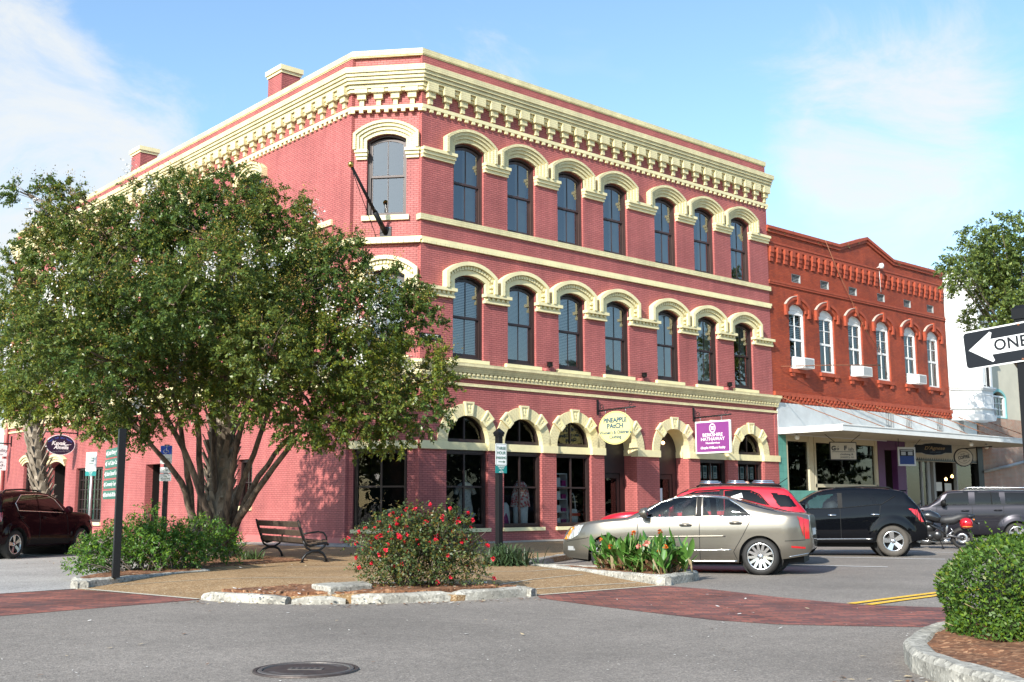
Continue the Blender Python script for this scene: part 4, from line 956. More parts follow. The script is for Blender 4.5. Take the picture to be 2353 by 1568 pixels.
# parapet cap follows the gable
mb = MB(); P = [(40.42, 13.3), (46.24, 13.3), (48.68, 14.05), (51.12, 13.28), (56.3, 13.3)]
for d0, d1, y in ((-.02, .12, -.05), (.12, .26, -.11)):
    mb.prism([(x, z+d0) for x, z in P]+[(x, z+d1) for x, z in P[::-1]], y, .40)
w2(mb, FR, 'parapet_cap', M_redtrim)
mb = MB(); mb.box((40.47, -.03, 12.62), (56.27, .03, 12.78)); mb.box((40.47, -.06, 12.78), (56.27, .03, 12.86)); 
for k in range(29):
    x = 40.58+k*.545
    for z0, z1, p in ((12.36, 12.62, .115), (12.16, 12.36, .08), (11.96, 12.16, .045)): mb.box((x-.02, -p, z0), (x+.22, .03, z1))
w2(mb, FR, 'corbel_table', M_redtrim)
mb = MB(); mb.box((40.47, -.05, 11.03), (56.25, .03, 11.12)); mb.box((40.47, -.03, 10.94), (56.25, .03, 11.03)); w2(mb, FR, 'string_course', M_redtrim)
mb = MB(); mb.box((40.5, -.12, 6.0), (56.27, .03, 6.17)); mb.box((40.5, -.05, 5.7), (56.25, .03, 6.0))
for k in range(52):
    x = 40.55+k*.3025
    mb.box((x, -.12, 5.88), (x+.15, .03, 5.999)); mb.box((x+.15, -.095, 5.74), (x+.30, .03, 5.879))
w2(mb, FR, 'lower_corbel_band', M_redtrim)
# windows with white sashes
M_rglass = glassmat('old_window_glass', trans=.6, ior=1.6)
def red_window():
    f = MB(); g = MB(); w = 1.24; zb, zs = 7.27, 9.98
    f.prism(winpoly(.004, w-.008, zb, zs, .24), .10, .26, holes=[winpoly(.10, w-.2, zb+.10, zs-.14, .12)])
    zm = 8.62
    f.box((.10, .14, zm-.05), (w-.1, .20, zm+.05)); f.box((w/2-.022, .15, zb+.1), (w/2+.022, .20, zs)); f.box((.1, .15, zm+.62), (w-.1, .19, zm+.655))
    f.prism(winpoly(.09, w-.18, zs-.22, zs-.1, .15), .13, .21)
    g.add([(x, .18, z) for x, z in winpoly(.1, w-.2, zb+.1, zs-.14, .12)], [tuple(range(13))]); return f, g
f, g_ = red_window(); rw = f.build('window', M_wsash, rb, loc=(0, 0, 0)); g_.build('pane', M_rglass, rw, loc=(0, 0, 0))
def red_hood():
    mb = MB(); h, rise = .62, .24; r = (h*h+rise*rise)/(2*rise); zc = 9.98+rise-r
    for d0, d1, y, lg in ((.02, .20, .05, 9.85), (.20, .34, .11, 9.65)):
        def o(d): hh = h+d; a = math.asin(hh/(r+d)); return [(hh, lg)]+[((r+d)*math.sin(a*(1-k/6)), zc+(r+d)*math.cos(a*(1-k/6))) for k in range(13)]+[(-hh, lg)]
        mb.prism(o(d1)+o(d0)[::-1], -y, .05)
    mb.box((-.09, -.16, 10.2), (.09, .05, 10.66)); return mb
rh = red_hood().build('window_hood', M_redtrim, rb, loc=(0, 0, 0)); led = MB(); h = .62+.35
r_o = (0.62**2+.24**2)/.48+.345; zc_ = 9.98+.24-(0.62**2+.24**2)/.48; a_ = math.asin(h/r_o)
led.prism([((r_o+.0)*math.sin(-a_+a_*.9*k/6), zc_+r_o*math.cos(-a_+a_*.9*k/6)) for k in range(7)][::-1]+[((r_o+.035)*math.sin(-a_+a_*.9*k/6), zc_+(r_o+.035)*math.cos(-a_+a_*.9*k/6)) for k in range(7)], -.125, -.01); led.build('sunlit_ledge', mat('sunlit_ledge_tone', (.50, .38, .32), .6), rh, loc=(0, 0, 0))  # pale strip on the left half arc paints sunlight catching the hood ledge
rs = MB().box((-.74, -.10, 7.10), (.74, .10, 7.265)).box((-.66, -.07, 6.92), (-.42, .05, 7.10)).box((.42, -.07, 6.92), (.66, .05, 7.10)).build('window_sill', M_redtrim, rb, loc=(0, 0, 0))
rv = MB()
for k in range(5): rv.box((-.35, .10, 11.26+k*.07), (.35, .2, 11.285+k*.07), T=None)
rv.prism([(-.358, 11.238), (.358, 11.238), (.358, 11.617), (-.358, 11.617)], .03, .2, 0, holes=[[(-.325, 11.26), (.325, 11.26), (.325, 11.595), (-.325, 11.595)]])
rvo = rv.build('wall_vent', mat('vent_slats', (.30, .31, .31), .6), rb, loc=(0, 0, 0)); MB().box((-.34, .21, 11.25), (.34, .215, 11.6)).build('vent_backing', M_inside, rvo, loc=(0, 0, 0))
for i, x in enumerate(XW):
    a = rw if i == 0 else copy_tree(rw, rb); put(a, FR, x-.62, 0, 0, B2)
    if i in (0, 1): 
        for z0 in ((8.7,) if i == 0 else (8.7,)): blind(1.24, z0, 9.75, y=.25, pitch=.085).build('blind', M_blind if i else M_blind, a, loc=(0, 0, 0))
    if i in (1, 2, 4, 5): curtain(.12, 1.1, 7.4, 9.3 if i < 4 else 9.9, y=.3, n=7).build('curtain', M_curtain, a, loc=(0, 0, 0))
    b = rh if i == 0 else copy_tree(rh, rb); put(b, FR, x, 0, 0, B2)
    c = rs if i == 0 else copy_tree(rs, rb); put(c, FR, x, 0, 0, B2)
    d = rvo if i == 0 else copy_tree(rvo, rb); put(d, FR, XV[i], 0, 0, B2)
# window air conditioners
M_acw = mat('ac_casing', (.66, .67, .65), .45, var=.06); M_acg = mat('ac_grille', (.20, .22, .24), .6)
def ac(x, z, label, w=.78):
    t = thing('air_conditioner', label, 'air conditioner', fpt(FR, x, 0, z), 0.0, 'air conditioners in the brick building windows')
    WORLD_ORG[t.name] = (0, 0, 0)
    MB().box((-w/2, -.52, 0), (w/2, .2, .46)).build('casing', M_acw, t, org=(0, 0, 0), bevel=.015)
    g = MB()
    for k in range(7): g.box((-w/2-.004, -.46+k*.06, .06), (-w/2+.01, -.43+k*.06, .40)); 
    for k in range(12): g.box((-w/2+.05+k*(w-.1)/12, -.526, .05), (-w/2+.05+k*(w-.1)/12+.035, -.519, .41))
    g.build('grille', M_acg, t, org=(0, 0, 0)); s = MB(); s.box((-w/2, .0, .46), (w/2, .14, .56)); s.build('filler_panel', M_wsash, t, org=(0, 0, 0)); return t
ac(XW[0]+.05, 7.275, 'white window air conditioner in the first upper window of the red brick building')
ac(XW[2]+.05, 7.275, 'white window air conditioner in the third upper window of the red brick building', .82)
ac(XW[4]+.08, 7.275, 'white window air conditioner in the fifth upper window of the red brick building', .76)
# rods and wires on the facade
wire = MB().tube([fpt(FR, 44.9, -.12, 13.55), fpt(FR, 45.6, -.25, 12.2), fpt(FR, 47.4, -.4, 9.7), fpt(FR, 48.6, -.5, 8.55)], .016, 6); wire.tube([fpt(FR, 48.4, -.5, 8.45), fpt(FR, 48.55, -.5, 8.9), fpt(FR, 48.8, -.5, 8.4)], .012, 5)
M_rust = mat('rusty_wire', (.22, .09, .045), .8, var=.3, vscale=6)
tag(wire.build('loose_wire', M_rust), 'loose rusty wire dangling from the parapet of the red brick building', 'wire')
rod = MB().tube([fpt(FR, 41.0, -.1, 7.28), fpt(FR, 43.5, -1.0, 7.45), fpt(FR, 46.5, -1.7, 7.62)], [.012, .022, .03], 6); tag(rod.build('sign_rod', M_rust), 'thin rusty rod slanting out in front of the upper windows of the brick building', 'rod')
lamp = MB().lathe([(0, -.16), (.1, -.14), (.13, 0), (.09, .1), (0, .12)], 12, org=tuple(fpt(FR, 49.6, -.25, 12.98))); lamp.tube([fpt(FR, 49.6, .0, 12.9), fpt(FR, 49.6, -.22, 12.95)], .03); lamp.tube([fpt(FR, 49.75, -.03, 12.85), fpt(FR, 49.8, -.03, 11.7)], .012, 5)
o = lamp.build('floodlight', M_wsash); tag(o, 'small white floodlight fixed below the gable of the red brick building', 'lamp')
weeds = MB(); r_ = random.Random(4)
for k in range(240):
    x = r_.choice([40.7, 41.1, 41.6, 42.5, 43.4, 44.6, 45.6, 46.6, 47.0, 51.4, 52.4, 53.4, 54.6, 55.7, 47.9])+r_.gauss(0, .16); z = 13.42+max(0, (1-abs(x-48.68)/2.44))*.72; a = r_.uniform(0, 6.28); l = r_.uniform(.06, .22)
    p = fpt(FR, x, r_.uniform(-.12, .05), z+r_.uniform(-.15, .12)); weeds.add([p, p+Vector((math.cos(a)*.04, math.sin(a)*.04, l*.4)), p+Vector((math.cos(a)*l*.6, -l*.3, l*r_.uniform(-.3, 1))), p+Vector((-.03, 0, l*.3))], [(0, 1, 2, 3)])
o = struct(weeds.build('parapet_weeds', mat('dry_weeds', (.10, .10, .035), .8, var=.4)), 'stuff')
mb = MB(); mb.add([(46.5, 31.0, 13.1), (51, 31.0, 13.1), (49.6, 33, 14.62), (47.9, 33, 14.62), (46.5, 36, 13.1), (51, 36, 13.1)], [(0, 1, 2, 3), (0, 3, 4), (1, 5, 2)]); mb.box((48.1, 32.8, 14.6), (49.4, 34, 14.85), 1)
mb.build('roof_lantern', [mat('grey_felt', (.2, .2, .2), .8), M_wsash], rb)
# metal fascia over the canopy
mb = MB(); mb.box((40.68, -.05, 4.3), (49.6, .02, 5.69))
for k in range(26): mb.box((40.68, -.058, 4.58+k*.042), (49.6, -.0501, 4.60+k*.042))
w2(mb, FR, 'ribbed_fascia', M_metal)
mb = MB(); md = MB()
for a, b in ((50.3, 51.5), (52.0, 54.6), (55.2, 57.0), (57.5, 59.0)): w2(MB().box((a, -.04, 4.4), (b, .0, 5.66)), FR, 'fascia_panel', M_metal)
for a, b in ((49.6, 50.3), (51.5, 52.0), (54.6, 55.2), (57.0, 57.5)):
    md = MB()
    for k in range(6): md.box((a+(b-a)*k/6, -.07 if k % 2 else -.05, 4.4), (a+(b-a)*(k+.98)/6, .0, 5.68))
    w2(md, FR, 'ribbed_pilaster', M_metald)
MB().box((40.70, 28.40, 5.69), (59.2, 28.425, 5.71)).build('fascia_trim', M_metald, rb)
cn = thing('shop_canopy', 'flat pale canopy hung on rods over the shopfronts of the brick building', 'canopy', (50, 27, 4.4))
cb = MB(); cb.box((40.66, 25.26, 4.40), (60.6, 28.34, 4.46)); cb.build('deck', M_canopy, cn); 
cb = MB(); cb.box((40.64, 25.22, 4.31), (60.66, 25.259, 4.57)); cb.box((40.64, 25.259, 4.31), (40.68, 28.38, 4.575)); cb.box((60.62, 25.259, 4.31), (60.66, 28.38, 4.57)); cb.box((40.64, 25.19, 4.535), (60.66, 25.22, 4.585)); cb.build('edge_trim', M_canopy, cn)
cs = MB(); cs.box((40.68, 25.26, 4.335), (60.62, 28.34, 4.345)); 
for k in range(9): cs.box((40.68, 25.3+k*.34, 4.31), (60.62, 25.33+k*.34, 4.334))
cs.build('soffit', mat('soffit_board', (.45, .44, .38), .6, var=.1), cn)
rods = None
for k in range(8):
    x = 41.0+2.55*k; t_ = MB().tube([(x, 28.42, 5.95), (x+1.35, 25.6, 4.58)], .02, 6); t_.build('hanger_rod', M_rust, cn)
# shopfront under the canopy
sf = thing('shopfront', 'shaded shopfronts with teal tiles, cream frames and a purple doorway under the canopy', 'shopfront', (50, 29, 0))
MB().box((40.67, 28.40, 0), (41.25, 28.75, 4.33)).build('tile_pier', M_teal, sf)
fr = MB()
for a, b in ((41.25, 41.38), (43.0, 43.35), (43.42, 43.55), (48.55, 48.75)): fr.box((a, 28.42, 1.9), (b, 28.6, 4.33))
fr.box((41.25, 28.45, 4.05), (48.7, 28.6, 4.33)); fr.box((43.4, 28.42, 2.05), (48.7, 28.62, 2.2))
fr.build('window_frame', mat('cream_frame_paint', (.50, .46, .33), .55), sf)
MB().box((41.25, 28.42, 0), (48.75, 28.66, 1.9)).build('stall_riser', M_teal, sf)
MB().box((41.38, 28.52, 1.9), (43.0, 28.53, 4.1)).build('shop_pane', M_shopglass, sf); MB().box((43.55, 28.52, 2.1), (48.55, 28.53, 4.1)).build('shop_pane', M_shopglass, sf)
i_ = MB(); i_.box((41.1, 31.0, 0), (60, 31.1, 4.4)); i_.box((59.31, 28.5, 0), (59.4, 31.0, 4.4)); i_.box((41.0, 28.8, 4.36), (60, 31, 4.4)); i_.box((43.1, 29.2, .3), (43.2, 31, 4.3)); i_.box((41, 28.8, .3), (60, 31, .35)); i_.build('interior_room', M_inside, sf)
i_ = MB(); i_.box((47.6, 28.9, 2.0), (48.4, 28.95, 4.1)); i_.box((44.4, 29.3, 2.9), (47.6, 29.35, 3.05)); i_.build('interior_panel', mat('dim_panel', (.34, .32, .24), .8), sf)
MB().box((43.75, 28.9, 2.2), (44.9, 28.93, 4.0)).build('teal_drape', mat('teal_drape', (.05, .16, .16), .8, var=.5, vscale=4), sf)
pu = MB(); pu.box((48.75, 28.40, 0), (49.35, 28.7, 4.33)); pu.box((50.5, 28.40, 0), (51.3, 28.7, 4.33)); pu.box((49.35, 28.42, 3.9), (50.5, 28.7, 4.33)); pu.build('purple_pier', M_plum, sf)
MB().box((49.35, 29.2, 0), (50.5, 29.25, 3.9)).build('blue_door', mat('blue_door', (.03, .05, .14), .5), sf); MB().box((49.6, 29.17, 1.75), (49.95, 29.19, 2.5)).build('door_notice', M_paper, sf)
cf = MB(); cf.box((51.3, 28.36, 3.42), (59.0, 28.5, 4.33)); cf.build('fascia_board', mat('pale_fascia', (.42, .40, .33), .6, var=.15), sf)
sc_ = MB()
for k in range(40): x = 51.35+k*.19; sc_.add([(x, 28.352, 3.5), (x+.17, 28.352, 3.5), (x+.085, 28.352, 3.62), (x, 28.358, 3.5), (x+.17, 28.358, 3.5), (x+.085, 28.358, 3.62)], [(0, 1, 2), (3, 5, 4), (0, 2, 5, 3), (1, 4, 5, 2), (0, 3, 4, 1)])
sc_.box((51.35, 28.352, 3.44), (59.0, 28.359, 3.5)); sc_.build('scallop_trim', M_black, sf)
M_gf = mat('grey_frame_paint', (.24, .25, .25), .5)
for a, b in ((51.3, 51.42), (52.9, 53.0), (53.5, 53.75), (54.1, 54.3), (56.5, 56.62)): MB().box((a, 28.45, 0), (b, 28.62, 3.42)).build('glazing_bar', M_gf, sf)
MB().box((51.3, 28.5, 0), (53.5, 28.6, .9)).build('stall_riser', M_gf, sf)
MB().box((51.42, 28.52, .9), (53.5, 28.53, 3.42)).build('cafe_pane', M_shopglass, sf); MB().box((56.62, 28.52, .6), (58.7, 28.53, 3.42)).build('cafe_pane', M_shopglass, sf)
MB().box((58.7, 28.3, 0), (59.3, 28.7, 4.33)).build('end_pier', M_blackpaint, sf)
MB().box((54.6, 28.66, 1.95), (55.3, 28.67, 2.4)).box((55.6, 28.66, 1.75), (56.3, 28.67, 2.35)).build('cafe_notice', M_paper, sf)
bulb = MB().lathe([(0, -.09), (.07, -.06), (.08, 0), (.04, .07), (0, .1)], 10).build('hanging_bulb', mat('warm_bulb', (1, .55, .2), .4, emit=5.0), sf, loc=(0, 0, 0))
for k, (x, z, y) in enumerate(((51.9, 2.72, 29.4), (51.95, 2.32, 29.2), (57.2, 2.6, 29.4), (57.7, 2.75, 29.3), (57.9, 2.2, 29.2), (42.6, 3.95, 29.0))):
    o = bulb if k == 0 else bulb.copy()
    if k: COL.objects.link(o)
    o.location = (x-50, y-29, z)
# globe lamps under the canopy
def globe(x, y, label):
    t = thing('globe_lamp', label, 'lamp', (x, y, 4.3)); MB().lathe([(0, -.24), (.08, -.22), (.12, -.13), (.08, -.04), (.03, -.02)], 14).build('globe', mat('opal_glass', (.8, .8, .76), .3), t, org=(0, 0, 0)); MB().lathe([(.05, -.03), (.06, .0), (.05, .03)], 12).build('cap', M_metald, t, org=(0, 0, 0))
globe(56.2, 26.6, 'opal globe lamp hanging beneath the canopy beside the round coffee sign'); globe(53.1, 25.9, 'opal globe lamp hanging beneath the canopy edge left of the dark carved sign'); globe(41.35, 27.9, 'opal globe lamp under the canopy beside the teal tiled pier')
form('shop_mannequin', 'headless mannequin in a purple top and necklace behind the first pane of the teal shop', FR, 42.35, .7, .35, 0, [('top', garment([(1.5, .32), (1.9, .28), (2.2, .3), (2.42, .26), (2.5, .1)], depth=.15), mat('lilac_knit', (.24, .10, .27), .8, var=.2, vscale=20)), ('sleeve', sleeves(2.38, .27, .14, .5, .09), MATS['lilac_knit']), ('neck', garment([(2.45, .08), (2.6, .07), (2.7, .02)], depth=.1), M_whitec), ('skirt', garment([(.3, .3), (1.0, .28), (1.5, .3)]), M_whitec)])
form('shop_mannequin', 'mannequin in dark patterned dress and hat at the corner of the teal shop', FR, 41.6, .6, .35, 0, [('dress', garment([(1.0, .34), (1.6, .24), (1.95, .25), (2.1, .12)]), mat('dark_patterned_cloth', (.06, .12, .16), .8, var=.8, vscale=18)), ('hat', garment([(2.2, .2), (2.25, .2), (2.32, .1), (2.42, .09)], depth=.2), mat('straw', (.42, .30, .14), .8)), ('head', garment([(2.05, .05), (2.15, .09), (2.3, .08)], depth=.12), M_skin)])
# ------------------------------------------------------------------ white corner oriel
M_wst = mat('white_stucco', (.74, .75, .74), .65, var=.07, vscale=1.5)
wt = thing('white_oriel', 'tall white corner bay with moulded panels beyond the red brick building', 'bay window', (58, 28, 5))
OP = [(56.27, 28.43), (57.45, 27.25), (58.75, 27.25), (59.8, 28.43)]
def oband(mb, z0, z1, p0, p1=None): return band(mb, z0, z1, p0, p1, path=OP, inner=-.5)
mb = MB(); oband(mb, 5.95, 13.2, .0); mb.build('shaft', M_wst, wt)
for q in ((5.65, 5.95, .05, .12), (6.25, 6.33, .13), (7.25, 7.33, .1), (7.33, 7.42, .16), (10.9, 11.0, .06), (11.0, 11.08, .12), (12.2, 12.28, .05), (12.75, 12.9, .1, .16), (12.9, 12.98, .2), (13.2, 13.55, .04)):
    mb = MB(); oband(mb, *q); mb.build('moulding', M_wst, wt)
pp = MB()
d1 = facet_frame((*OP[0], 0), (1/math.sqrt(2), -1/math.sqrt(2))); d2 = facet_frame((*OP[1], 0), (1, 0))
w_ = MB(); w_.prism([(.55, 6.55), (1.25, 6.55), (1.25, 7.0), (.55, 7.0)], -.02, .05, holes=[[(.6, 6.6), (1.2, 6.6), (1.2, 6.95), (.6, 6.95)]]); wbuild(w_, d1, 'panel', M_wst, wt, root=(58, 28, 5))
w_ = MB(); w_.prism([(.2, 6.5), (1.1, 6.5), (1.1, 7.05), (.2, 7.05)], -.02, .05, holes=[[(.26, 6.56), (1.04, 6.56), (1.04, 6.99), (.26, 6.99)]]); wbuild(w_, d2, 'panel', M_wst, wt, root=(58, 28, 5))
w_ = MB(); w_.box((.12, -.012, 7.45), (1.0, .01, 10.2)); o = wbuild(w_, d2, 'window', M_inside, wt, root=(58, 28, 5)); MB().box((.2, -.025, 7.5), (.45, -.013, 10.1)).box((.52, -.03, 7.45), (.57, -.013, 10.2)).box((.95, -.05, 7.43), (1.1, -.0125, 10.3)).box((.08, -.05, 7.43), (.14, -.0125, 10.3)).build('window_frame', M_wsash, o, loc=(0, 0, 0))
mb = MB(); mb.box((56.3, 28.6, 4.4), (59.9, 34, 13.0)); mb.build('tower_wall', M_wst, wt)
MB().add([(56.4, 28.4, 5.66), (57.4, 27.4, 5.66), (58.7, 27.4, 5.66), (59.6, 28.4, 5.66)], [(3, 2, 1, 0)]).build('underside', M_wst, wt)
# ------------------------------------------------------------------ far brick and stucco building
M_old = brickmat('old_pale_brick', (.42, .17, .10), (.36, .22, .15), (.48, .42, .34), bump=.6, wear=.25, ms=.022, stain=(.45, .38, .3), grime=.5)
M_stu = mat('cream_stucco', (.56, .53, .42), .8, var=.1, vscale=.8)
fbd = thing('stucco_building', 'cream stucco building on a weathered brick base with a teal trimmed arched window', 'building', (64, 30, 0))
mb = MB(); mb.prism([(59.3, 0), (74, 0), (74, 6.02), (59.3, 6.02)], .0, .4); wbuild(mb, FR, 'brick_base', M_old, fbd, root=(64, 30, 0))
mb = MB(); mb.prism([(59.3, 6.02), (64.8, 6.02), (64.8, 9.9), (59.3, 9.9)], .03, .4, holes=[winpoly(61.12, 1.6, 6.05, 7.25, .32)]); wbuild(mb, FR, 'stucco_wall', M_stu, fbd, root=(64, 30, 0))
mb = MB(); mb.box((64.8, -.05, 6.02), (66.2, .4, 8.4)); mb.box((64.7, -.1, 7.9), (66.3, .4, 8.1)); mb.box((66.2, 0, 6.02), (74, .4, 8.8)); wbuild(mb, FR, 'brick_stack', M_old, fbd, root=(64, 30, 0))
mb = MB(); mb.prism(winpoly(61.0, 1.84, 6.03, 7.25, .42), -.01, .05, holes=[winpoly(61.14, 1.56, 6.06, 7.22, .30)]); o = wbuild(mb, FR, 'window_surround', mat('pale_teal_paint', (.22, .50, .48), .6), fbd, root=(64, 30, 0))
f, g_ = grid_window(61.14, 1.56, 6.06, 7.3, 3, 3, y=.12); o = wbuild(f, FR, 'window', M_wsash, fbd, root=(64, 30, 0)); g_.build('pane', M_rglass, o, loc=(0, 0, 0))
MB().box((59.4, 28.9, 0), (74, 29.0, 8)).build('interior_room', M_inside, fbd)
mb = MB().tube([(59.3, 28.3, 3.0), (62, 28.2, 3.35), (64.5, 28.2, 3.7)], .09); o = mb.build('stair_rail', M_metald, fbd)
# ------------------------------------------------------------------ signs
HP = math.pi/2
M_signw = mat('white_sign_face', (.72, .73, .72), .4); M_signgreen = mat('dark_green_lettering', (.02, .12, .07), .5); M_tealplate = mat('teal_plate', (.01, .20, .19), .4)
M_gplate = mat('green_plate', (.006, .115, .075), .4, var=.1); M_wl = mat('white_lettering', (.80, .80, .78), .5)
M_pyell = mat('pale_yellow_sign', (.78, .70, .28), .5, var=.03); M_pblue = mat('slate_blue_lettering', (.035, .10, .15), .5)
M_purp = mat('purple_sign', (.20, .042, .205), .4, var=.03)
M_bsign = mat('black_sign_face', (.010, .012, .016), .5, spec=.25); M_tan = mat('tan_sign_face', (.40, .34, .25), .6, var=.08)
def rrect(w, h, r, n=5, cx=0, cz=0):
    P = []
    for sx, sz, a0 in ((1, -1, -90), (1, 1, 0), (-1, 1, 90), (-1, -1, 180)): P += arc(cx+sx*(w/2-r), cz+sz*(h/2-r), r, a0, a0+90, n)
    return P
def oval(a, b, n=40): return [(a*math.cos(2*math.pi*k/n), b*math.sin(2*math.pi*k/n)) for k in range(n)]
def sub(mb, name, m, t, **kw): return mb.build(name, m, t, org=(0, 0, 0), **kw)
def spiral(cx, cz, r, a0, turns, sgn=1, n=26): return [(cx+r*(1-.75*k/n)*math.cos(a0+sgn*2*math.pi*turns*k/n), 0, cz+r*(1-.75*k/n)*math.sin(a0+sgn*2*math.pi*turns*k/n)) for k in range(n+1)]
def wall_bracket(t, L, z, dirx, wallx, plate=.5, scroll=True):
    """iron arm along local x from the wall"""
    mb = MB(); mb.box((wallx-.03, -.03, z-plate*.6), (wallx+.03, .03, z+plate*.5)); n = 30
    mb.tube([(wallx, 0, z-.16), (wallx+dirx*L, 0, z-.12)], .028, 8)
    vs = [(wallx+dirx*(.1+(L-.15)*k/60), .028*math.cos(k*1.3), z-.16+.04*k/60+.028*math.sin(k*1.3)) for k in range(61)]; mb.tube(vs, .017, 5)
    if scroll:
        mb.tube(spiral(wallx+dirx*.2, z-.03, .12, -HP if dirx > 0 else -HP, 1.3, dirx), .014, 5); mb.tube(spiral(wallx+dirx*(L-.22), z+.0, .1, -HP, 1.2, -dirx), .012, 5)
    return sub(mb, 'wall_bracket', M_black, t)
# round yellow shop sign
t = thing('hanging_sign', 'pale yellow round clothing shop sign with blue lettering hung from an iron arm', 'sign', (29.49, 27.52, 4.06), -HP); WORLD_ORG[t.name] = (0, 0, 0)
s_ = sub(MB().prism(oval(.815, .60), -.03, .03), 'board', M_pyell, t); sub(MB().prism(oval(.79, .575), -.034, .034, holes=[oval(.775, .56)]), 'border_line', mat('ochre_line', (.35, .30, .10), .5), s_)
for txt, sz, z, sx, b in (('PiNEAPPLE', .235, .27, 1.04, .010), ('PAtCH', .245, .06, 1.12, .010), ("Women's & Children's", .162, -.17, 1.04, .005), ('Clothing', .162, -.335, 1.04, .005)):
    lettering(txt, sz, M_pblue, t, (0, -.034, z), bold=b, sx=sx); lettering(txt, sz, M_pblue, t, (0, .034, z), rot=(HP, 0, math.pi), bold=b, sx=sx)
wall_bracket(t, 1.85, .82, 1, -.88)
sub(MB().tube([(-.5, 0, .5), (-.5, 0, .68)], .012).tube([(.5, 0, .5), (.5, 0, .70)], .012), 'hanging_chain', M_chrome, t)
# purple estate agent sign
t = thing('hanging_sign', 'square purple estate agent sign with white serif words hung from an iron arm', 'sign', (34.99, 27.45, 3.93), -HP); WORLD_ORG[t.name] = (0, 0, 0)
s_ = sub(MB().prism(rrect(1.72, 1.27, .01), -.035, .035), 'frame', M_signw, t); sub(MB().prism(rrect(1.60, 1.15, .01), -.039, .039), 'panel', M_purp, s_)
for sg, r_ in ((-1, 0), (1, math.pi)):
    for txt, sz, z, sx, b in (('BERKSHIRE', .19, .08, 1.08, .001), ('HATHAWAY', .19, -.085, 1.08, .001), ('HomeServices', .12, -.235, 1.0, .001), ('Chaplin Williams Realty', .125, -.42, 1.0, .003)):
        lettering(txt, sz, M_wl, t, (0, sg*.042, z), rot=(HP, 0, r_), bold=b, sx=sx)
    lettering('BH\nHS', .095, M_wl, t, (0, sg*.042, .345), rot=(HP, 0, r_), bold=.004, sx=1.1, line=.8)
sub(MB().prism(oval(.155, .19), -.042, .042, holes=[oval(.145, .18)], T=Matrix.Translation((0, 0, .345))).prism(oval(.135, .165), -.042, .042, holes=[oval(.115, .142)], T=Matrix.Translation((0, 0, .345))), 'emblem_ring', M_wl, t)
wall_bracket(t, 1.85, .96, 1, -.95)
sub(MB().tube([(-.62, 0, .62), (-.62, 0, .82)], .012).tube([(.42, 0, .62), (.42, 0, .84)], .012), 'hanging_chain', M_chrome, t)
# dark oval kayak sign on the side street
t = thing('hanging_sign', 'dark navy oval kayak shop sign hung beside the palm trunk', 'sign', (18.98, 53.17, 4.18)); WORLD_ORG[t.name] = (0, 0, 0)
s_ = sub(MB().prism(oval(.68, .48), -.03, .03), 'board', M_signw, t); sub(MB().prism(oval(.65, .45), -.034, .034), 'panel', mat('navy_panel', (.012, .008, .03), .4), s_)
M_lb = mat('blue_lettering', (.05, .10, .38), .5)
lettering('Kayak', .26, M_wl, t, (-.10, -.036, .07), bold=.006, shear=.25, sx=1.0); lettering('Amelia', .24, M_wl, t, (.03, -.036, -.12), bold=.006, shear=.25, sx=1.0)
for txt, x, z, a in (('Kayak', -.46, .19, .55), ('SUP', -.19, .31, .2), ('Bike', .08, .32, -.1), ('Segway', .40, .23, -.5)): lettering(txt, .11, M_lb, t, (x, -.036, z), rot=(HP, -a, 0), sx=1.0)
lettering('Earth-Friendly Gifts', .10, mat('dim_lettering', (.16, .16, .18), .5), t, (.05, -.036, -.30), rot=(HP, -.08, 0))
sub(MB().tube(bez([(.06, -.036, .0), (.3, -.036, -.03), (.5, -.036, .04)]), [.004]*4+[.02]*5+[.008]*4), 'kayak_emblem', M_wl, t)
wall_bracket(t, 1.5, .72, -1, .78, scroll=False)
sub(MB().tube([(-.42, 0, .36), (-.42, 0, .6)], .01).tube([(.42, 0, .36), (.42, 0, .6)], .01), 'hanging_chain', M_black, t)
for z, h, big, small, lab in ((4.27, .6, 'mobility', 'downtown', 'upper white square sign with grey lettering on an arm by the red downpipe'), (3.545, .62, 'E G.', 'properties', 'lower white square sign with a thin letter G by the red downpipe')):
    t = thing('hanging_sign', lab, 'sign', (19.15, 62.66, z), 0.0, 'white signs by the downpipe'); WORLD_ORG[t.name] = (0, 0, 0)
    sub(MB().prism(rrect(.86, h, .05), -.02, .02), 'board', M_signw, t); m_ = mat('grey_lettering', (.08, .08, .09), .5)
    lettering(big, .24 if z > 4 else .36, m_, t, (.05, -.023, .02)); lettering(small, .08, m_, t, (.05, -.023, -.19))
    if z > 4: wall_bracket(t, 1.3, .55, -1, .62, scroll=False)
    sub(MB().tube([(-.3, 0, h/2), (-.3, 0, h/2+.12)], .012).tube([(.3, 0, h/2), (.3, 0, h/2+.12)], .012), 'hanging_chain', M_black, t)
# street name plate
t = thing('street_sign', 'small black street name plate with white letters on the pink wall beside the middle windows', 'sign', (21.74, 28.40, 6.735)); WORLD_ORG[t.name] = (0, 0, 0)
sub(MB().prism(rrect(.86, .18, .01), -.02, .02), 'plate', M_bsign, t); lettering('CENTER ST.', .145, M_wl, t, (0, -.023, 0), bold=.002, sx=.92)
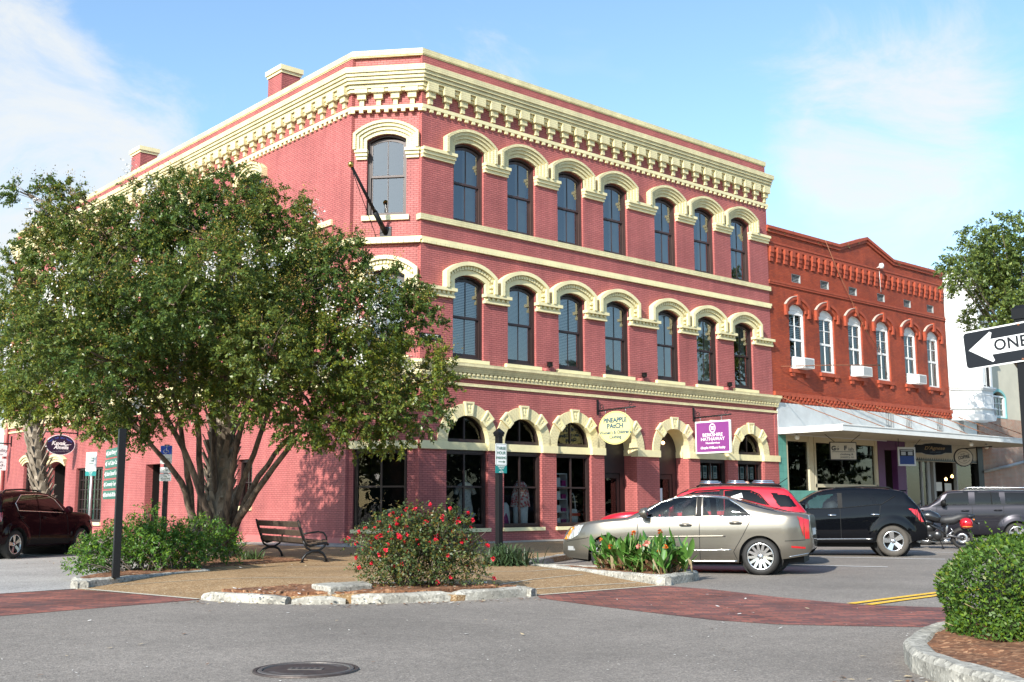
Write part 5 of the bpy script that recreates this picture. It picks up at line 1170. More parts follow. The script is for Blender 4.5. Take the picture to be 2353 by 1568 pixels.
# parking signs
def parking_face(t, w, h, z, arrow, green=M_signgreen):
    s_ = sub(MB().prism(rrect(w, h, .03, cz=z), -.004, .004), 'sign_face', M_signw, t)
    o1, i1 = rrect(w-.02, h-.02, .025, cz=z), rrect(w-.034, h-.034, .02, cz=z); sub(MB().prism(o1, -.0052, .0, holes=[i1]), 'border', green, s_)
    for txt, dz in (('THREE', .125), ('HOUR', .03), ('PARKING', -.07)): lettering(txt, .088 if txt != 'PARKING' else .075, green, t, (0, -.0065, z+dz), ext=.001, bold=.0008, sx=.95 if txt != 'PARKING' else .85)
    a = MB(); a.box((-.08, -.0065, z-.158), (.08, -.0045, z-.143)); d = arrow; a.add([(d*.11, -.0065, z-.15), (d*.06, -.0065, z-.12), (d*.06, -.0065, z-.18)], [(0, 1, 2) if d < 0 else (0, 1, 2)]); sub(a, 'arrow', green, s_)
    sub(MB().box((-w/2, -.004, z-h/2-.155), (w/2, .004, z-h/2-.005)), 'time_plate', M_tealplate, t)
    for k, txt in enumerate(('ENFORCED', '7:00 A.M.', 'TO', '7:00 P.M.')): lettering(txt, .036, M_wl, t, (0, -.0065, z-h/2-.025-.036*k), ext=.001)
t = thing('parking_sign', 'black square post with white parking sign before the second arched window', 'sign post', (15.24, 17.48, .12)); WORLD_ORG[t.name] = (0, 0, 0)
sub(MB().box((-.058, -.0, 0), (.058, .116, 2.62)), 'post', M_blackpaint, t, bevel=.006)
f_ = MB(); f_.box((-.075, -.017, 2.62), (.075, .133, 2.66)); f_.add([(-.085, -.027, 2.70), (.085, -.027, 2.70), (.085, .143, 2.70), (-.085, .143, 2.70), (0, .058, 2.80)], [(0, 1, 4), (1, 2, 4), (2, 3, 4), (3, 0, 4)]); f_.box((-.085, -.027, 2.66), (.085, .143, 2.70)); sub(f_, 'finial', M_blackpaint, t)
parking_face(t, .305, .457, 2.24, 1)
for o in t.children:
    if o.name.split('.')[0] in ('sign_face', 'time_plate', 'lettering'): o.location.y -= .012; o.location.x += -.0
t = thing('parking_sign', 'thin grey steel post with a white three hour parking sign behind the maroon car', 'sign post', (14.85, 38.5, .1), R_(-62)); WORLD_ORG[t.name] = (0, 0, 0)
sub(MB().tube([(0, .02, -.3), (0, .02, 3.0)], .045, 12), 'post', M_steel, t)
parking_face(t, .46, .66, 2.75, -1)
for o in t.children:
    if o.name.split('.')[0] in ('sign_face', 'time_plate', 'lettering'): o.location.y -= .03
# black finger post with green boards
t = thing('direction_post', 'tall black post with five green finger boards in the left planting bed', 'sign post', (7.72, 18.72, .14), math.atan2(-.976, -.218)); WORLD_ORG[t.name] = (0, 0, 0)
sub(MB().box((-.06, -.06, 0), (.06, .06, 2.5)), 'post', M_blackpaint, t, bevel=.006)
for k, txt in enumerate(('Quick Dining + Bar', 'Trio!! Cuban Cafe', 'Electric Diamond Tattoo', 'Community Tours', 'Kayak Amelia Gift Shop')):
    z = 2.13-.185*k; L = -1.5-.03*k
    b_ = sub(MB().box((L, -.012, z-.075), (-.062, .012, z+.075)), 'finger_board', M_gplate, t)
    sub(MB().add([(L+.04, -.016, z), (L+.20, -.016, z-.05), (L+.20, -.016, z+.05)], [(0, 1, 2)]), 'arrow', M_wl, b_)
    lettering(txt, .105, M_wl, t, (L+.26, -.016, z), align='LEFT', sx=1.35 if len(txt) < 19 else 1.1, bold=.0, ext=.001)
# disabled parking sign
t = thing('accessible_parking_sign', 'blue and white accessible parking sign on a dark post behind the flowering tree', 'sign post', (13.3, 29.2, .1), R_(-38)); WORLD_ORG[t.name] = (0, 0, 0)
sub(MB().box((-.06, .0, 0), (.06, .11, 2.9)), 'post', M_blackpaint, t); M_bl = mat('parking_blue', (.01, .06, .42), .4)
fc = sub(MB().prism(rrect(.32, .50, .02, cz=2.62), -.012, -.004), 'sign_face', M_signw, t); sub(MB().box((-.15, -.016, 2.63), (.15, -.0125, 2.86)), 'blue_panel', M_bl, fc)
w_ = MB(); w_.tube([(.01, -.018, 2.81), (0, -.018, 2.74), (.045, -.018, 2.74), (.07, -.018, 2.68)], .011, 5); w_.tube([(-.02+.05*math.cos(a), -.018, 2.71+.05*math.sin(a)) for a in [k*.45+1.9 for k in range(10)]], .008, 5); w_.lathe([(0, -.003), (.016, 0), (0, .003)], 8, axis='Y', org=(.015, -.018, 2.835)); sub(w_, 'wheelchair_emblem', M_wl, fc)
lettering('PARKING', .05, M_signgreen, t, (0, -.014, 2.5), ext=.001); sub(MB().prism(rrect(.30, .16, .02, cz=2.20), -.012, -.004), 'fine_plate', M_signw, t); lettering('FINE', .06, M_signgreen, t, (0, -.014, 2.2), ext=.001)
sub(MB().prism(rrect(.32, .20, .02, cz=2.0), -.012, -.004), 'van_plate', M_signw, t); lettering('VAN\nACCESSIBLE', .058, M_signgreen, t, (0, -.014, 2.0), ext=.001, sx=.85)
# one way sign near the camera
t = thing('one_way_sign', 'black and white one way arrow sign on a square black post above the clipped hedge', 'sign', (8.70, 3.79, 0.1), -HP); WORLD_ORG[t.name] = (0, 0, 0)
sub(MB().box((-.05, .012, 0), (.05, .112, 2.745)), 'post', M_blackpaint, t, bevel=.006)
f_ = MB(); f_.box((-.06, .002, 2.66), (.06, .122, 2.74)); f_.add([(-.06, .002, 2.74), (.06, .002, 2.74), (.06, .122, 2.74), (-.06, .122, 2.74), (-.035, .027, 2.77), (.035, .027, 2.77), (.035, .097, 2.77), (-.035, .097, 2.77)], [(0, 1, 5, 4), (1, 2, 6, 5), (2, 3, 7, 6), (3, 0, 4, 7), (4, 5, 6, 7)]); sub(f_, 'post_cap', M_blackpaint, t)
def tiltm(a): return Matrix.Translation((0, 0, 2.475)) @ Matrix.Rotation(R_(a), 4, 'Y')
TM = tiltm(-3.6)
w_ = .47; fc = sub(MB().prism(rrect(.93, .312, .035), -.004, .004, T=TM), 'sign_face', M_signw, t)
sub(MB().prism(rrect(.905, .287, .028), -.006, -.0042, T=TM), 'black_field', M_bsign, fc)
arr = [(-.42, 0), (-.235, -.122), (-.218, -.112), (-.235, -.062), (.42, -.062), (.42, .062), (-.235, .062), (-.218, .112), (-.235, .122)]
sub(MB().prism(arr, -.0075, -.0062, T=TM), 'arrow', M_signw, fc)
lo = lettering('ONE WAY', .125, M_bsign, t, (0, 0, 0), ext=.0008, bold=.0025, sx=1.0, space=1.05); lo.matrix_basis = TM @ Matrix.Translation((.09, -.0085, .002)) @ Matrix.Rotation(HP, 4, 'X')
bo = MB(); 
for x, z in ((-.0, .138), (-.0, -.138)): bo.lathe([(0, -.012), (.008, -.011), (.010, -.006)], 10, axis='Y', org=(x, 0, z), T=TM)
sub(bo, 'bolt', M_rust, fc)
# signs under the canopy
t = thing('hanging_sign', 'square tan clothing and jewelry sign hung beneath the canopy', 'sign', (43.15, 26.8, 3.59), R_(-28)); WORLD_ORG[t.name] = (0, 0, 0)
s_ = sub(MB().prism(rrect(1.30, .80, .05), -.025, .025), 'frame', M_black, t); sub(MB().prism(rrect(1.22, .72, .03), -.03, .03), 'panel', M_tan, s_)
M_dk = mat('dark_lettering', (.02, .018, .016), .6)
lettering('G', .27, M_dk, t, (-.47, -.034, .11), bold=.012, sx=1.1); lettering('o', .2, M_dk, t, (-.27, -.034, .10), bold=.004, sx=1.2); lettering('-', .2, M_dk, t, (-.24, -.034, .22)); lettering('F', .27, M_dk, t, (.10, -.034, .12), bold=.012, sx=1.1); lettering('ish', .2, M_dk, t, (.37, -.034, .08), bold=.002, sx=1.2)
sub(MB().box((-.54, -.034, -.025), (.54, -.031, -.012)), 'rule', M_dk, s_); sub(MB().box(*((-.54, -.034, -.05), (.54, -.031, -.04))), 'rule', M_dk, s_)
lettering('clothing &', .13, M_dk, t, (.15, -.034, -.14), sx=1.2); lettering('jewelry co', .13, M_dk, t, (.17, -.034, -.26), sx=1.2)
sub(MB().tube([(-.4, 0, .4), (-.85, 0, .72)], .014).tube([(.4, 0, .4), (.85, 0, .72)], .014), 'hanging_chain', M_black, t)
t = thing('hanging_sign', 'dark carved shop sign with gold script under the canopy above the cafe doors', 'sign', (51.06, 26.8, 3.92), R_(-28)); WORLD_ORG[t.name] = (0, 0, 0)
prof = [(-1.0, -.19), (-.62, -.19), (-.42, -.26), (0, -.29), (.42, -.26), (.62, -.19), (1.0, -.19), (1.0, .19), (.62, .19), (.42, .24), (0, .27), (-.42, .24), (-.62, .19), (-1.0, .19)]
s_ = sub(MB().prism(prof, -.03, .03), 'board', M_bsign, t); sub(MB().prism([(x*1.03, z*1.07) for x, z in prof], .0, .025), 'edge', mat('steel_edge', (.35, .4, .42), .4), s_)
lettering("D'Agnese", .24, mat('gold_script', (.30, .20, .09), .5), t, (.05, -.034, .03), shear=.3, sx=1.2); lettering('CAFE & BAKERY', .085, mat('dim_blue_lettering', (.05, .09, .12), .5), t, (.1, -.034, -.16))
t = thing('hanging_sign', 'round cream coffee sign with a dark rim under the canopy', 'sign', (54.05, 26.8, 3.59), R_(-32)); WORLD_ORG[t.name] = (0, 0, 0)
s_ = sub(MB().prism(oval(.52, .46), -.03, .03), 'rim', M_black, t); sub(MB().prism(oval(.475, .415), -.035, .035), 'panel', M_tan, s_)
lettering('COFFEE', .22, M_dk, t, (0, -.039, 0), rot=(HP, -.16, 0), bold=.008, sx=.82); lettering('Amelia', .09, M_dk, t, (-.05, -.039, .16), rot=(HP, -.16, 0)); lettering('Island', .09, M_dk, t, (.05, -.039, -.17), rot=(HP, -.16, 0))
ri = MB()
for a0, a1 in ((25, 155), (205, 335)): ri.prism([(.36*math.cos(R_(a)), .30*math.sin(R_(a))) for a in range(a0, a1+1, 10)]+[(.345*math.cos(R_(a)), .285*math.sin(R_(a))) for a in range(a1, a0-1, -10)], -.039, -.036)
sub(ri, 'ring_line', M_dk, s_); sub(MB().tube([(-.1, .0, .42), (1.6, 0, .55)], .03), 'hanging_arm', M_black, t)
t = thing('hanging_sign', 'white framed poster sign with a dark blue lower half by the purple doorway', 'sign', (48.53, 26.8, 3.49), R_(-28)); WORLD_ORG[t.name] = (0, 0, 0)
s_ = sub(MB().prism(rrect(.92, .88, .01), -.02, .02), 'board', mat('dim_white_board', (.45, .46, .46), .5), t); pb = MB(); pb.box((-.38, -.024, .02), (.38, -.0205, .33), 0); pb.box((-.38, -.024, -.36), (.38, -.0205, .019), 1); pb.box((-.30, -.027, .06), (-.06, -.0245, .22), 2); pb.box((.06, -.027, .06), (.30, -.0245, .22), 2); pb.box((-.32, -.027, .25), (.32, -.0245, .29), 2)
sub(pb, 'poster', [M_bsign, mat('deep_blue_print', (.015, .04, .16), .4), mat('pale_print', (.32, .34, .36), .5)], s_)
sub(MB().tube([(-.4, 0, .44), (-.4, 0, .84)], .012).tube([(.4, 0, .44), (.8, 0, .84)], .012), 'hanging_chain', M_black, t)
# ------------------------------------------------------------------ vehicles
M_tyre = mat('tyre_rubber', (.022, .021, .02), .75, var=.2, vscale=6); M_tyre2 = mat('dusty_tyre_rubber', (.07, .062, .052), .85, var=.3, vscale=5)
M_alloy = mat('alloy_rim', (.62, .62, .62), .22, metal=.95); M_alloyd = mat('dark_rim_recess', (.02, .02, .02), .5)
M_under = mat('underbody', (.008, .008, .008), .8); M_trimblk = mat('black_trim', (.008, .008, .008), .6, spec=.2)
M_carglass = glassmat('car_glass', tint=(.62, .72, .74), trans=.75, ior=1.5); M_tint = glassmat('tinted_car_glass', tint=(.10, .12, .15), trans=.6, ior=1.42)
M_cabin = mat('car_cabin', (.03, .028, .026), .8); M_seat = mat('seat_leather', (.06, .055, .05), .6)
M_tail = mat('tail_lamp_red', (.42, .008, .012), .15, coat=1.0); M_head = mat('head_lamp', (.55, .56, .56), .12, metal=.4, coat=1.0); M_amber = mat('amber_lamp', (.70, .22, .02), .2, coat=.8)
M_seam = mat('panel_gap', (.01, .01, .01), .7)
def paint(name, col, metal=.55, rough=.32, coat=.8): return mat(name, col, rough, metal=metal, coat=coat, coatr=.02, spec=(.0 if max(col) < .02 else .12))
def interp(P, x):
    if x <= P[0][0]: return P[0][1]
    for (a, b), (c, d) in zip(P, P[1:]):
        if x <= c: t = (x-a)/(c-a) if c > a else 0; return b+(d-b)*t
    return P[-1][1]
def smoothp(P, n=3):      # Catmull-Rom refinement of a polyline
    Q = [P[0]]
    for i in range(len(P)-1):
        p0, p1, p2, p3 = P[max(0, i-1)], P[i], P[i+1], P[min(len(P)-1, i+2)]
        for k in range(1, n+1):
            t = k/n; h = lambda a, b, c, d: .5*(2*b+(c-a)*t+(2*a-5*b+4*c-d)*t*t+(-a+3*b-3*c+d)*t**3)
            Q.append((max(Q[-1][0]+1e-4, h(p0[0], p1[0], p2[0], p3[0])), h(p0[1], p1[1], p2[1], p3[1])))
    return Q
class CarShape:
    def __init__(s, sp):
        s.sp = sp; s.top = smoothp(sp['top']); s.belt = smoothp(sp['belt']); s.bot = sp['bot']; s.W = sp['W']; s.x0, s.x1 = sp['top'][0][0], sp['top'][-1][0]
        s.axles = (0.0, sp['wb']); s.r = sp['r']; s.ra = sp['r']+sp.get('gap', .05)
    def ys(s, x):
        w = s.W
        for d, rf, k in ((s.x1-x, s.sp.get('rf', .75), s.sp.get('kf', .33)), (x-s.x0, s.sp.get('rr', .45), s.sp.get('kr', .20))):
            if d < rf: w *= 1-k*(1-max(0, d)/rf)**2.4
        return w
    def zb(s, x):
        z = interp(s.bot, x)
        for a in s.axles:
            d = abs(x-a)
            if d < s.ra: z = max(z, s.r+math.sqrt(max(0, s.ra**2-d*d)))
        return z
    def section(s, x):
        ys, zb, zs, zt = s.ys(x), s.zb(x), interp(s.belt, x), interp(s.top, x)
        zs = max(zs, zb+.06); zt = max(zt, zs+.012); out = []
        lo = interp(s.bot, x); NB = 12
        for k in range(NB+1):
            z = zb+(zs-zb)*k/NB; q = (z-lo)/max(.05, zs-lo)
            # lower tuck, fullest at two thirds, slight turn-in at the shoulder
            y = ys*(1-.060*max(0, 1-q/.32)**2-.045*max(0, (q-.62)/.38)**2)
            if s.sp.get('flare'):
                for a in s.axles:
                    d = math.hypot(x-a, z-s.r)-s.ra
                    if d < .16: y += s.sp['flare']*(1-max(0, d)/.16)**.5*(1 if d >= -.02 else 0)
            out.append((y, z))
        yb = out[-1][0]; h = zt-zs; g = min(1, h/.35); NG = 16
        zr = zs+h*(.55+.33*g); tum = s.sp.get('tum', .38); yr = yb-.035*(1-g)-tum*(zr-zs)
        for k in range(1, NG+1): t = k/NG; out.append((yb+(yr-yb)*t+.018*g*math.sin(math.pi*t), zs+(zr-zs)*t))
        NR = 7
        for k in range(1, NR+1): a = k/NR*math.pi/2; out.append((yr*math.cos(a)**(.80 if g > .6 else 1.0), zr+(zt-zr)*math.sin(a)))
        out[-1] = (0.0, zt); return out
    def Y(s, x, z):
        if not hasattr(s, 'X'): s.X = s.stations(); s.S = [s.section(q) for q in s.X]
        i = max(0, min(len(s.X)-2, int(np.searchsorted(s.X, x))-1)); f = min(1, max(0, (x-s.X[i])/(s.X[i+1]-s.X[i]))); sec = [(a[0]+(b[0]-a[0])*f, a[1]+(b[1]-a[1])*f) for a, b in zip(s.S[i], s.S[i+1])]
        for a, b in zip(sec, sec[1:]):
            if a[1] <= z <= b[1]: t = (z-a[1])/max(1e-6, b[1]-a[1]); return a[0]+(b[0]-a[0])*t
        return sec[0][0] if z < sec[0][1] else 0.0
    def pt(s, x, z, side=1, off=.0): return Vector((x, side*(s.Y(x, z)+off), z))
    def stations(s, step=.02):
        X = set(); x = s.x0
        while x < s.x1: X.add(round(x, 4)); x += step
        X.add(s.x1)
        for a in s.axles:
            for k in range(25): X.add(round(a+s.ra*math.cos(math.pi*k/24), 4))
        for e, sg in ((s.x1, -1), (s.x0, 1)):
            for k in range(8): X.add(round(e+sg*.012*k, 4))
        X = sorted(X); out = [X[0]]
        for q in X[1:]:
            if q-out[-1] > .004: out.append(q)
        return out
    def patch(s, poly, off=.004, side=1, nz=6, step=.01, th=0.0):
        xs = sorted({p[0] for p in poly}); X = []
        for a, b in zip(xs, xs[1:]):
            n = max(1, int((b-a)/step)); X += [a+(b-a)*k/n for k in range(n)]
        X.append(xs[-1]); mb = MB(); cols = []
        for i, x in enumerate(X):
            xx = min(max(x, xs[0]+1e-4), xs[-1]-1e-4); zz = []
            for p, q in zip(poly, poly[1:]+poly[:1]):
                if (p[0]-xx)*(q[0]-xx) < 0: zz.append(p[1]+(q[1]-p[1])*(xx-p[0])/(q[0]-p[0]))
            if len(zz) < 2: zz = [poly[0][1]]*2
            a, b = min(zz), max(zz); cols.append([s.pt(xx, a+(b-a)*k/nz, side, off) for k in range(nz+1)])
        vs = [v for c in cols for v in c]; n = nz+1; fs = []
        for i in range(len(cols)-1):
            for k in range(nz):
                f = (i*n+k, (i+1)*n+k, (i+1)*n+k+1, i*n+k+1); fs.append(f if side < 0 else f[::-1])
        return mb.add(vs, fs, 0, True)
    def path(s, pts, side=1, off=.002, step=.05):
        out = []
        for a, b in zip(pts, pts[1:]):
            n = max(1, int(math.hypot(b[0]-a[0], b[1]-a[1])/step)); out += [s.pt(a[0]+(b[0]-a[0])*k/n, a[1]+(b[1]-a[1])*k/n, side, off) for k in range(n)]
        out.append(s.pt(pts[-1][0], pts[-1][1], side, off)); return out
def wheel_mesh(r, w, spokes, rim=.66, split=False, tw=.0):
    rr_ = r*rim; ty = MB().lathe([(rr_, -w/2+.02), (rr_+.015, -w/2), (r-.05, -w/2), (r-.012, -w/2+.025), (r, -w/2+.06), (r, w/2-.06), (r-.012, w/2-.025), (r-.05, w/2), (rr_+.015, w/2), (rr_, w/2-.02)], 48, axis='Y')
    rm = MB().lathe([(rr_+.004, w/2-.01), (rr_-.012, w/2-.004), (rr_-.022, w/2-.02), (rr_-.03, w/2-.09), (rr_-.03, -w/2+.02)], 48, axis='Y')
    rm.lathe([(0, w/2-.028), (.045, w/2-.03), (.062, w/2-.045), (.07, w/2-.09)], 20, axis='Y')
    for k in range(spokes):
        for d in ((-.13, .13) if split else (0,)):
            a = 2*math.pi*k/spokes; T = Matrix.Rotation(a, 4, 'Y')
            w0, w1 = (.020, .022) if split else ((.028, .022) if spokes > 8 else (.042, .062))
            x0, x1 = .05, rr_-.012; o0, o1 = d*.25*.2, d*rr_*.9
            vs = [(o0-w0, w/2-.03, x0), (o0+w0, w/2-.03, x0), (o1+w1, w/2-.012, x1), (o1-w1, w/2-.012, x1), (o0-w0, w/2-.07, x0), (o0+w0, w/2-.07, x0), (o1+w1, w/2-.05, x1), (o1-w1, w/2-.05, x1)]
            rm.add([T @ Vector(v) for v in vs], [(0, 1, 2, 3), (4, 7, 6, 5), (0, 4, 5, 1), (1, 5, 6, 2), (3, 2, 6, 7), (0, 3, 7, 4)][:])
    for k in range(5): a = 2*math.pi*k/5+.3; rm.lathe([(0, w/2-.022), (.011, w/2-.024), (.012, w/2-.04)], 8, axis='Y', org=(.034*math.cos(a)*1.6, 0, .034*math.sin(a)*1.6), mi=1)
    dk = MB().lathe([(rr_-.03, -w/2+.03), (0, -w/2+.04)], 32, axis='Y').lathe([(.0, -.0), (rr_*.72, -.0), (rr_*.72, -.02)], 32, axis='Y')
    return ty, rm, dk
def inside(x, z, P):
    return inpoly(x, z, P)
def build_car(t, sp):
    sh = CarShape(sp); X = sh.stations(); secs = [sh.section(x) for x in X]; n = len(secs[0]); NBR, NGR = 12, 16
    body = MB(); glass = {}
    wins = sp['windows']; ws0, ws1 = sp['shield']; bl0, bl1 = sp['back']
    vs = []
    for side in (1, -1):
        for x, sec in zip(X, secs): vs += [(x, side*y, z) for y, z in sec]
    m = len(X)*n
    def face(i, k, side):
        o = 0 if side > 0 else m; a, b, c, d = o+i*n+k, o+(i+1)*n+k, o+(i+1)*n+k+1, o+i*n+k+1
        return (a, d, c, b) if side > 0 else (a, b, c, d)
    F = []; G = {}
    for i in range(len(X)-1):
        xm = (X[i]+X[i+1])/2
        for k in range(n-1):
            zm = (secs[i][k][1]+secs[i+1][k+1][1])/2; ym = (secs[i][k][0]+secs[i+1][k+1][0])/2
            key = None
            if k < NBR+NGR:
                for nm, P, gm in wins:
                    if inside(xm, zm, P): key = nm
            elif ws0 < xm < ws1 and (k > NBR+NGR or xm < ws1-.02): key = 'windscreen'
            elif bl0 < xm < bl1: key = 'rear_window'
            for side in (1, -1):
                if key: G.setdefault((key, side if key not in ('windscreen', 'rear_window') else 0), []).append(face(i, k, side))
                else: F.append(face(i, k, side))
    for e in (0, len(X)-1):
        lp = [e*n+k for k in range(n)]+[m+e*n+k for k in range(n-1, -1, -1)]; F.append(tuple(lp if e else lp[::-1]))
    # inner lips of the body edge
    body.add(vs, F, 0, True); o0 = len(body.v)
    for side in (1, -1):
        st = len(body.v); lip = []
        for x, sec in zip(X, secs): lip += [(x, side*sec[0][0], sec[0][1]), (x, side*max(.1, sec[0][0]-.22), sec[0][1]+.0)]
        body.add(lip, [((2*i, 2*i+2, 2*i+3, 2*i+1) if side < 0 else (2*i, 2*i+1, 2*i+3, 2*i+2)) for i in range(len(X)-1)], 1)
    bo = sub(body, 'body', [sp['paint'], M_under], t)
    gmat = {w[0]: w[2] for w in wins}; gmat['windscreen'] = M_carglass; gmat['rear_window'] = sp.get('backglass', M_tint)
    for (key, side), fs in G.items():
        used = sorted({i for f in fs for i in f}); mp = {u: j for j, u in enumerate(used)}
        g = MB().add([vs[u] for u in used], [tuple(mp[i] for i in f) for f in fs], 0, True)
        sub(g, 'windscreen' if key == 'windscreen' else ('rear_window' if key == 'rear_window' else 'side_window'), gmat[key], t)
    # cabin
    zb_ = interp(sh.belt, sp['wb']*.5); cab = MB(); x0, x1 = sp['cab']
    cab.box((x0, -sh.W*.86, .35), (x1, sh.W*.86, zb_-.10)); sub(cab, 'cabin_floor', M_cabin, t)
    st_ = MB()
    for xs_, nn in sp.get('seats', ((x0+.75, 2), (x1-1.05, 2))):
        for yy in (-.36, .36): st_.tube([(xs_-.06, yy, zb_-.3), (xs_-.14, yy, zb_+.10), (xs_-.20, yy, zb_+.17)], [.2, .2, .16], 8); st_.tube([(xs_-.2, yy-.06, zb_+.26), (xs_-.2, yy+.06, zb_+.26)], .085, 8)
    sub(st_, 'seat', M_seat, t); ring = MB(); xs_ = x1-.55
    ring.tube([(xs_+.06*math.sin(a), .36+.18*math.cos(a), zb_+.02+.18*math.sin(a)) for a in [k*math.pi/10 for k in range(21)]], .018, 6, caps=False); sub(ring, 'steering_wheel', M_trimblk, t)
    ub = MB(); ub.box((sh.x0+.15, -.56, .22), (sh.x1-.25, .56, .55)); 
    for a in sh.axles: ub.lathe([(0, -sh.W+.26), (sh.ra+.02, -sh.W+.26), (sh.ra+.02, sh.W-.26), (0, sh.W-.26)], 24, axis='Y', org=(a, 0, sh.r), smooth=False)
    sub(ub, 'underbody', M_under, t)
    # wheels
    ty, rm, dk = wheel_mesh(sh.r, .225, sp['spokes'], sp.get('rim', .66), sp.get('split', False)); w0 = None
    for a in sh.axles:
        for side in (1, -1):
            if w0 is None:
                w0 = bpy.data.objects.new('wheel', None); COL.objects.link(w0); w0.parent = t; WORLD_ORG[w0.name] = (0, 0, 0)
                sub(ty, 'tyre', sp.get('tyre', M_tyre), w0); sub(rm, 'rim', [sp.get('rimmat', M_alloy), M_alloyd], w0); sub(dk, 'brake_disc', M_alloyd, w0); o = w0
            else: o = copy_tree(w0, t)
            o.location = (a, side*(sh.W-.125), sh.r); o.rotation_euler.z = 0 if side > 0 else math.pi; o.rotation_euler.y = .4*a+.2
    # surface details
    for side in (1, -1):
        for nm, P, mm, off in sp['decals']: sub(sh.patch(P, off, side), nm, mm, t)
        for pts in sp['seams']: sub(MB().tube(sh.path(pts, side, .0008), .0065, 5, caps=False), 'door_gap', M_seam, t)
        for nm, pts, rad, mm in sp['lines']: sub(MB().tube(sh.path(pts, side, .004), rad, 6), nm, mm, t)
        for hx, hz, mm in sp['handles']:
            h_ = MB().tube([sh.pt(hx-.11, hz, side, .004), sh.pt(hx-.09, hz, side, .035), sh.pt(hx+.09, hz, side, .035), sh.pt(hx+.11, hz, side, .004)], [.014, .018, .018, .014], 8)
            sub(h_, 'door_handle', mm, t); sub(sh.patch([(hx-.07, hz-.03), (hx+.07, hz-.03), (hx+.07, hz+.03), (hx-.07, hz+.03)], .002, side), 'handle_recess', M_seam, t)
        mx_, mz = sp['mirror']; p = sh.pt(mx_, mz, side, 0); mb = MB()
        mb.tube([p, p+Vector((.02, side*.10, .03))], [.03, .03], 8); c_ = p+Vector((0, side*.19, .06))
        mb.tube([c_+Vector((.09, 0, 0)), c_+Vector((.05, 0, 0)), c_+Vector((-.02, 0, 0)), c_+Vector((-.06, 0, 0))], [.03, .085, .10, .10], 12); sub(mb, 'wing_mirror', sp.get('mirrormat', sp['paint']), t)
    return sh
def generic_lights(sp, tail, head): pass
# --- bronze sedan
P_bz = paint('bronze_metallic_paint', (.185, .168, .140), .7, .30)
win_f = [(2.27, 1.045), (1.83, 1.31), (1.55, 1.40), (1.17, 1.43), (1.15, 1.055)]
win_r = [(1.05, 1.43), (.62, 1.405), (.36, 1.25), (.16, 1.10), (.17, 1.07), (1.05, 1.06)]
sedan = dict(W=.90, wb=2.88, r=.335, gap=.045, paint=P_bz, rf=1.0, kf=.36, rr=.55, kr=.22,
    top=[(-.90, .80), (-.88, 1.06), (-.83, 1.105), (-.68, 1.13), (-.40, 1.165), (.05, 1.285), (.45, 1.395), (.9, 1.462), (1.3, 1.475), (1.65, 1.43), (2.0, 1.31), (2.45, 1.09), (2.62, 1.045), (3.1, 1.0), (3.45, .945), (3.66, .875), (3.79, .77), (3.85, .60)],
    belt=[(-.90, .78), (-.88, .98), (-.78, 1.065), (-.3, 1.075), (.3, 1.062), (1.5, 1.035), (2.4, 1.005), (2.62, .985), (3.1, .94), (3.45, .885), (3.66, .82), (3.79, .71), (3.85, .57)],
    bot=[(-.90, .46), (-.82, .36), (-.45, .30), (.4, .225), (2.5, .21), (3.3, .24), (3.72, .27), (3.85, .34)],
    windows=[('front', win_f, M_carglass), ('rear', win_r, M_carglass)], shield=(1.66, 2.47), back=(-.32, .42), cab=(-.1, 2.5), backglass=M_carglass, spokes=13, rim=.71,
    decals=[('tail_light', [(-.875, 1.0), (-.68, 1.07), (-.71, .95), (-.79, .66), (-.875, .66)], M_tail, .018), ('head_light', [(3.36, .905), (3.58, .87), (3.78, .63), (3.62, .63), (3.46, .72)], M_head, .014), ('indicator', [(3.56, .86), (3.62, .855), (3.81, .62), (3.72, .62)], M_amber, .020),
            ('side_reflector', [(-.80, .48), (-.56, .50), (-.56, .535), (-.80, .515)], M_tail, .004), ('fender_vent', [(2.30, .965), (2.52, .99), (2.50, 1.0), (2.34, .985)], M_trimblk, .004), ('fog_lamp', [(3.55, .41), (3.72, .41), (3.72, .49), (3.58, .49)], M_head, .004),
            ('pillar_trim', [(1.04, 1.06), (1.16, 1.055), (1.165, 1.425), (1.055, 1.43)], M_trimblk, .005)],
    seams=[[(1.10, .27), (1.10, 1.05)], [(2.36, .30), (2.30, .55), (2.27, .97)], [(.42, .28), (.48, .42), (.30, .72), (.12, 1.06)], [(-.45, .62), (-.8, .64)], [(3.25, .66), (3.75, .58)]],
    lines=[('chrome_strip', [(2.30, 1.037), (1.1, 1.05), (.12, 1.06)], .010, M_chrome), ('chrome_strip', [(2.28, 1.05), (1.84, 1.322), (1.55, 1.412), (1.1, 1.438), (.62, 1.415), (.36, 1.26), (.12, 1.075)], .012, M_chrome), ('body_moulding', [(2.1, .68), (.62, .705)], .016, P_bz), ('chrome_strip', [(2.2, .43), (.52, .455)], .008, M_chrome), ('sill_strip', [(2.4, .235), (.42, .25)], .012, M_chrome), ('bumper_strip', [(-.5, .335), (-.85, .40)], .008, M_chrome)],
    handles=[(1.36, .905, P_bz), (.43, .945, P_bz)], mirror=(2.12, 1.07), mirrormat=P_bz)
def place_car(name, label, wheel_px, t_deg, sp, scale=1.03, extra=None):
    """stands the car with its near rear tyre on a ground point (x, y), nose turned t degrees from the side street axis"""
    a = R_(t_deg); ax = Vector((-math.sin(a), math.cos(a), 0)); lf = Vector((-math.cos(a), -math.sin(a), 0)); w = Vector((*wheel_px, 0))
    t = thing(name, label, 'car', w-lf*(sp['W']-.02)*scale, math.pi/2+a, scale=scale); WORLD_ORG[t.name] = (0, 0, 0)
    sh = build_car(t, sp); 
    if extra: extra(t, sh)
    return t
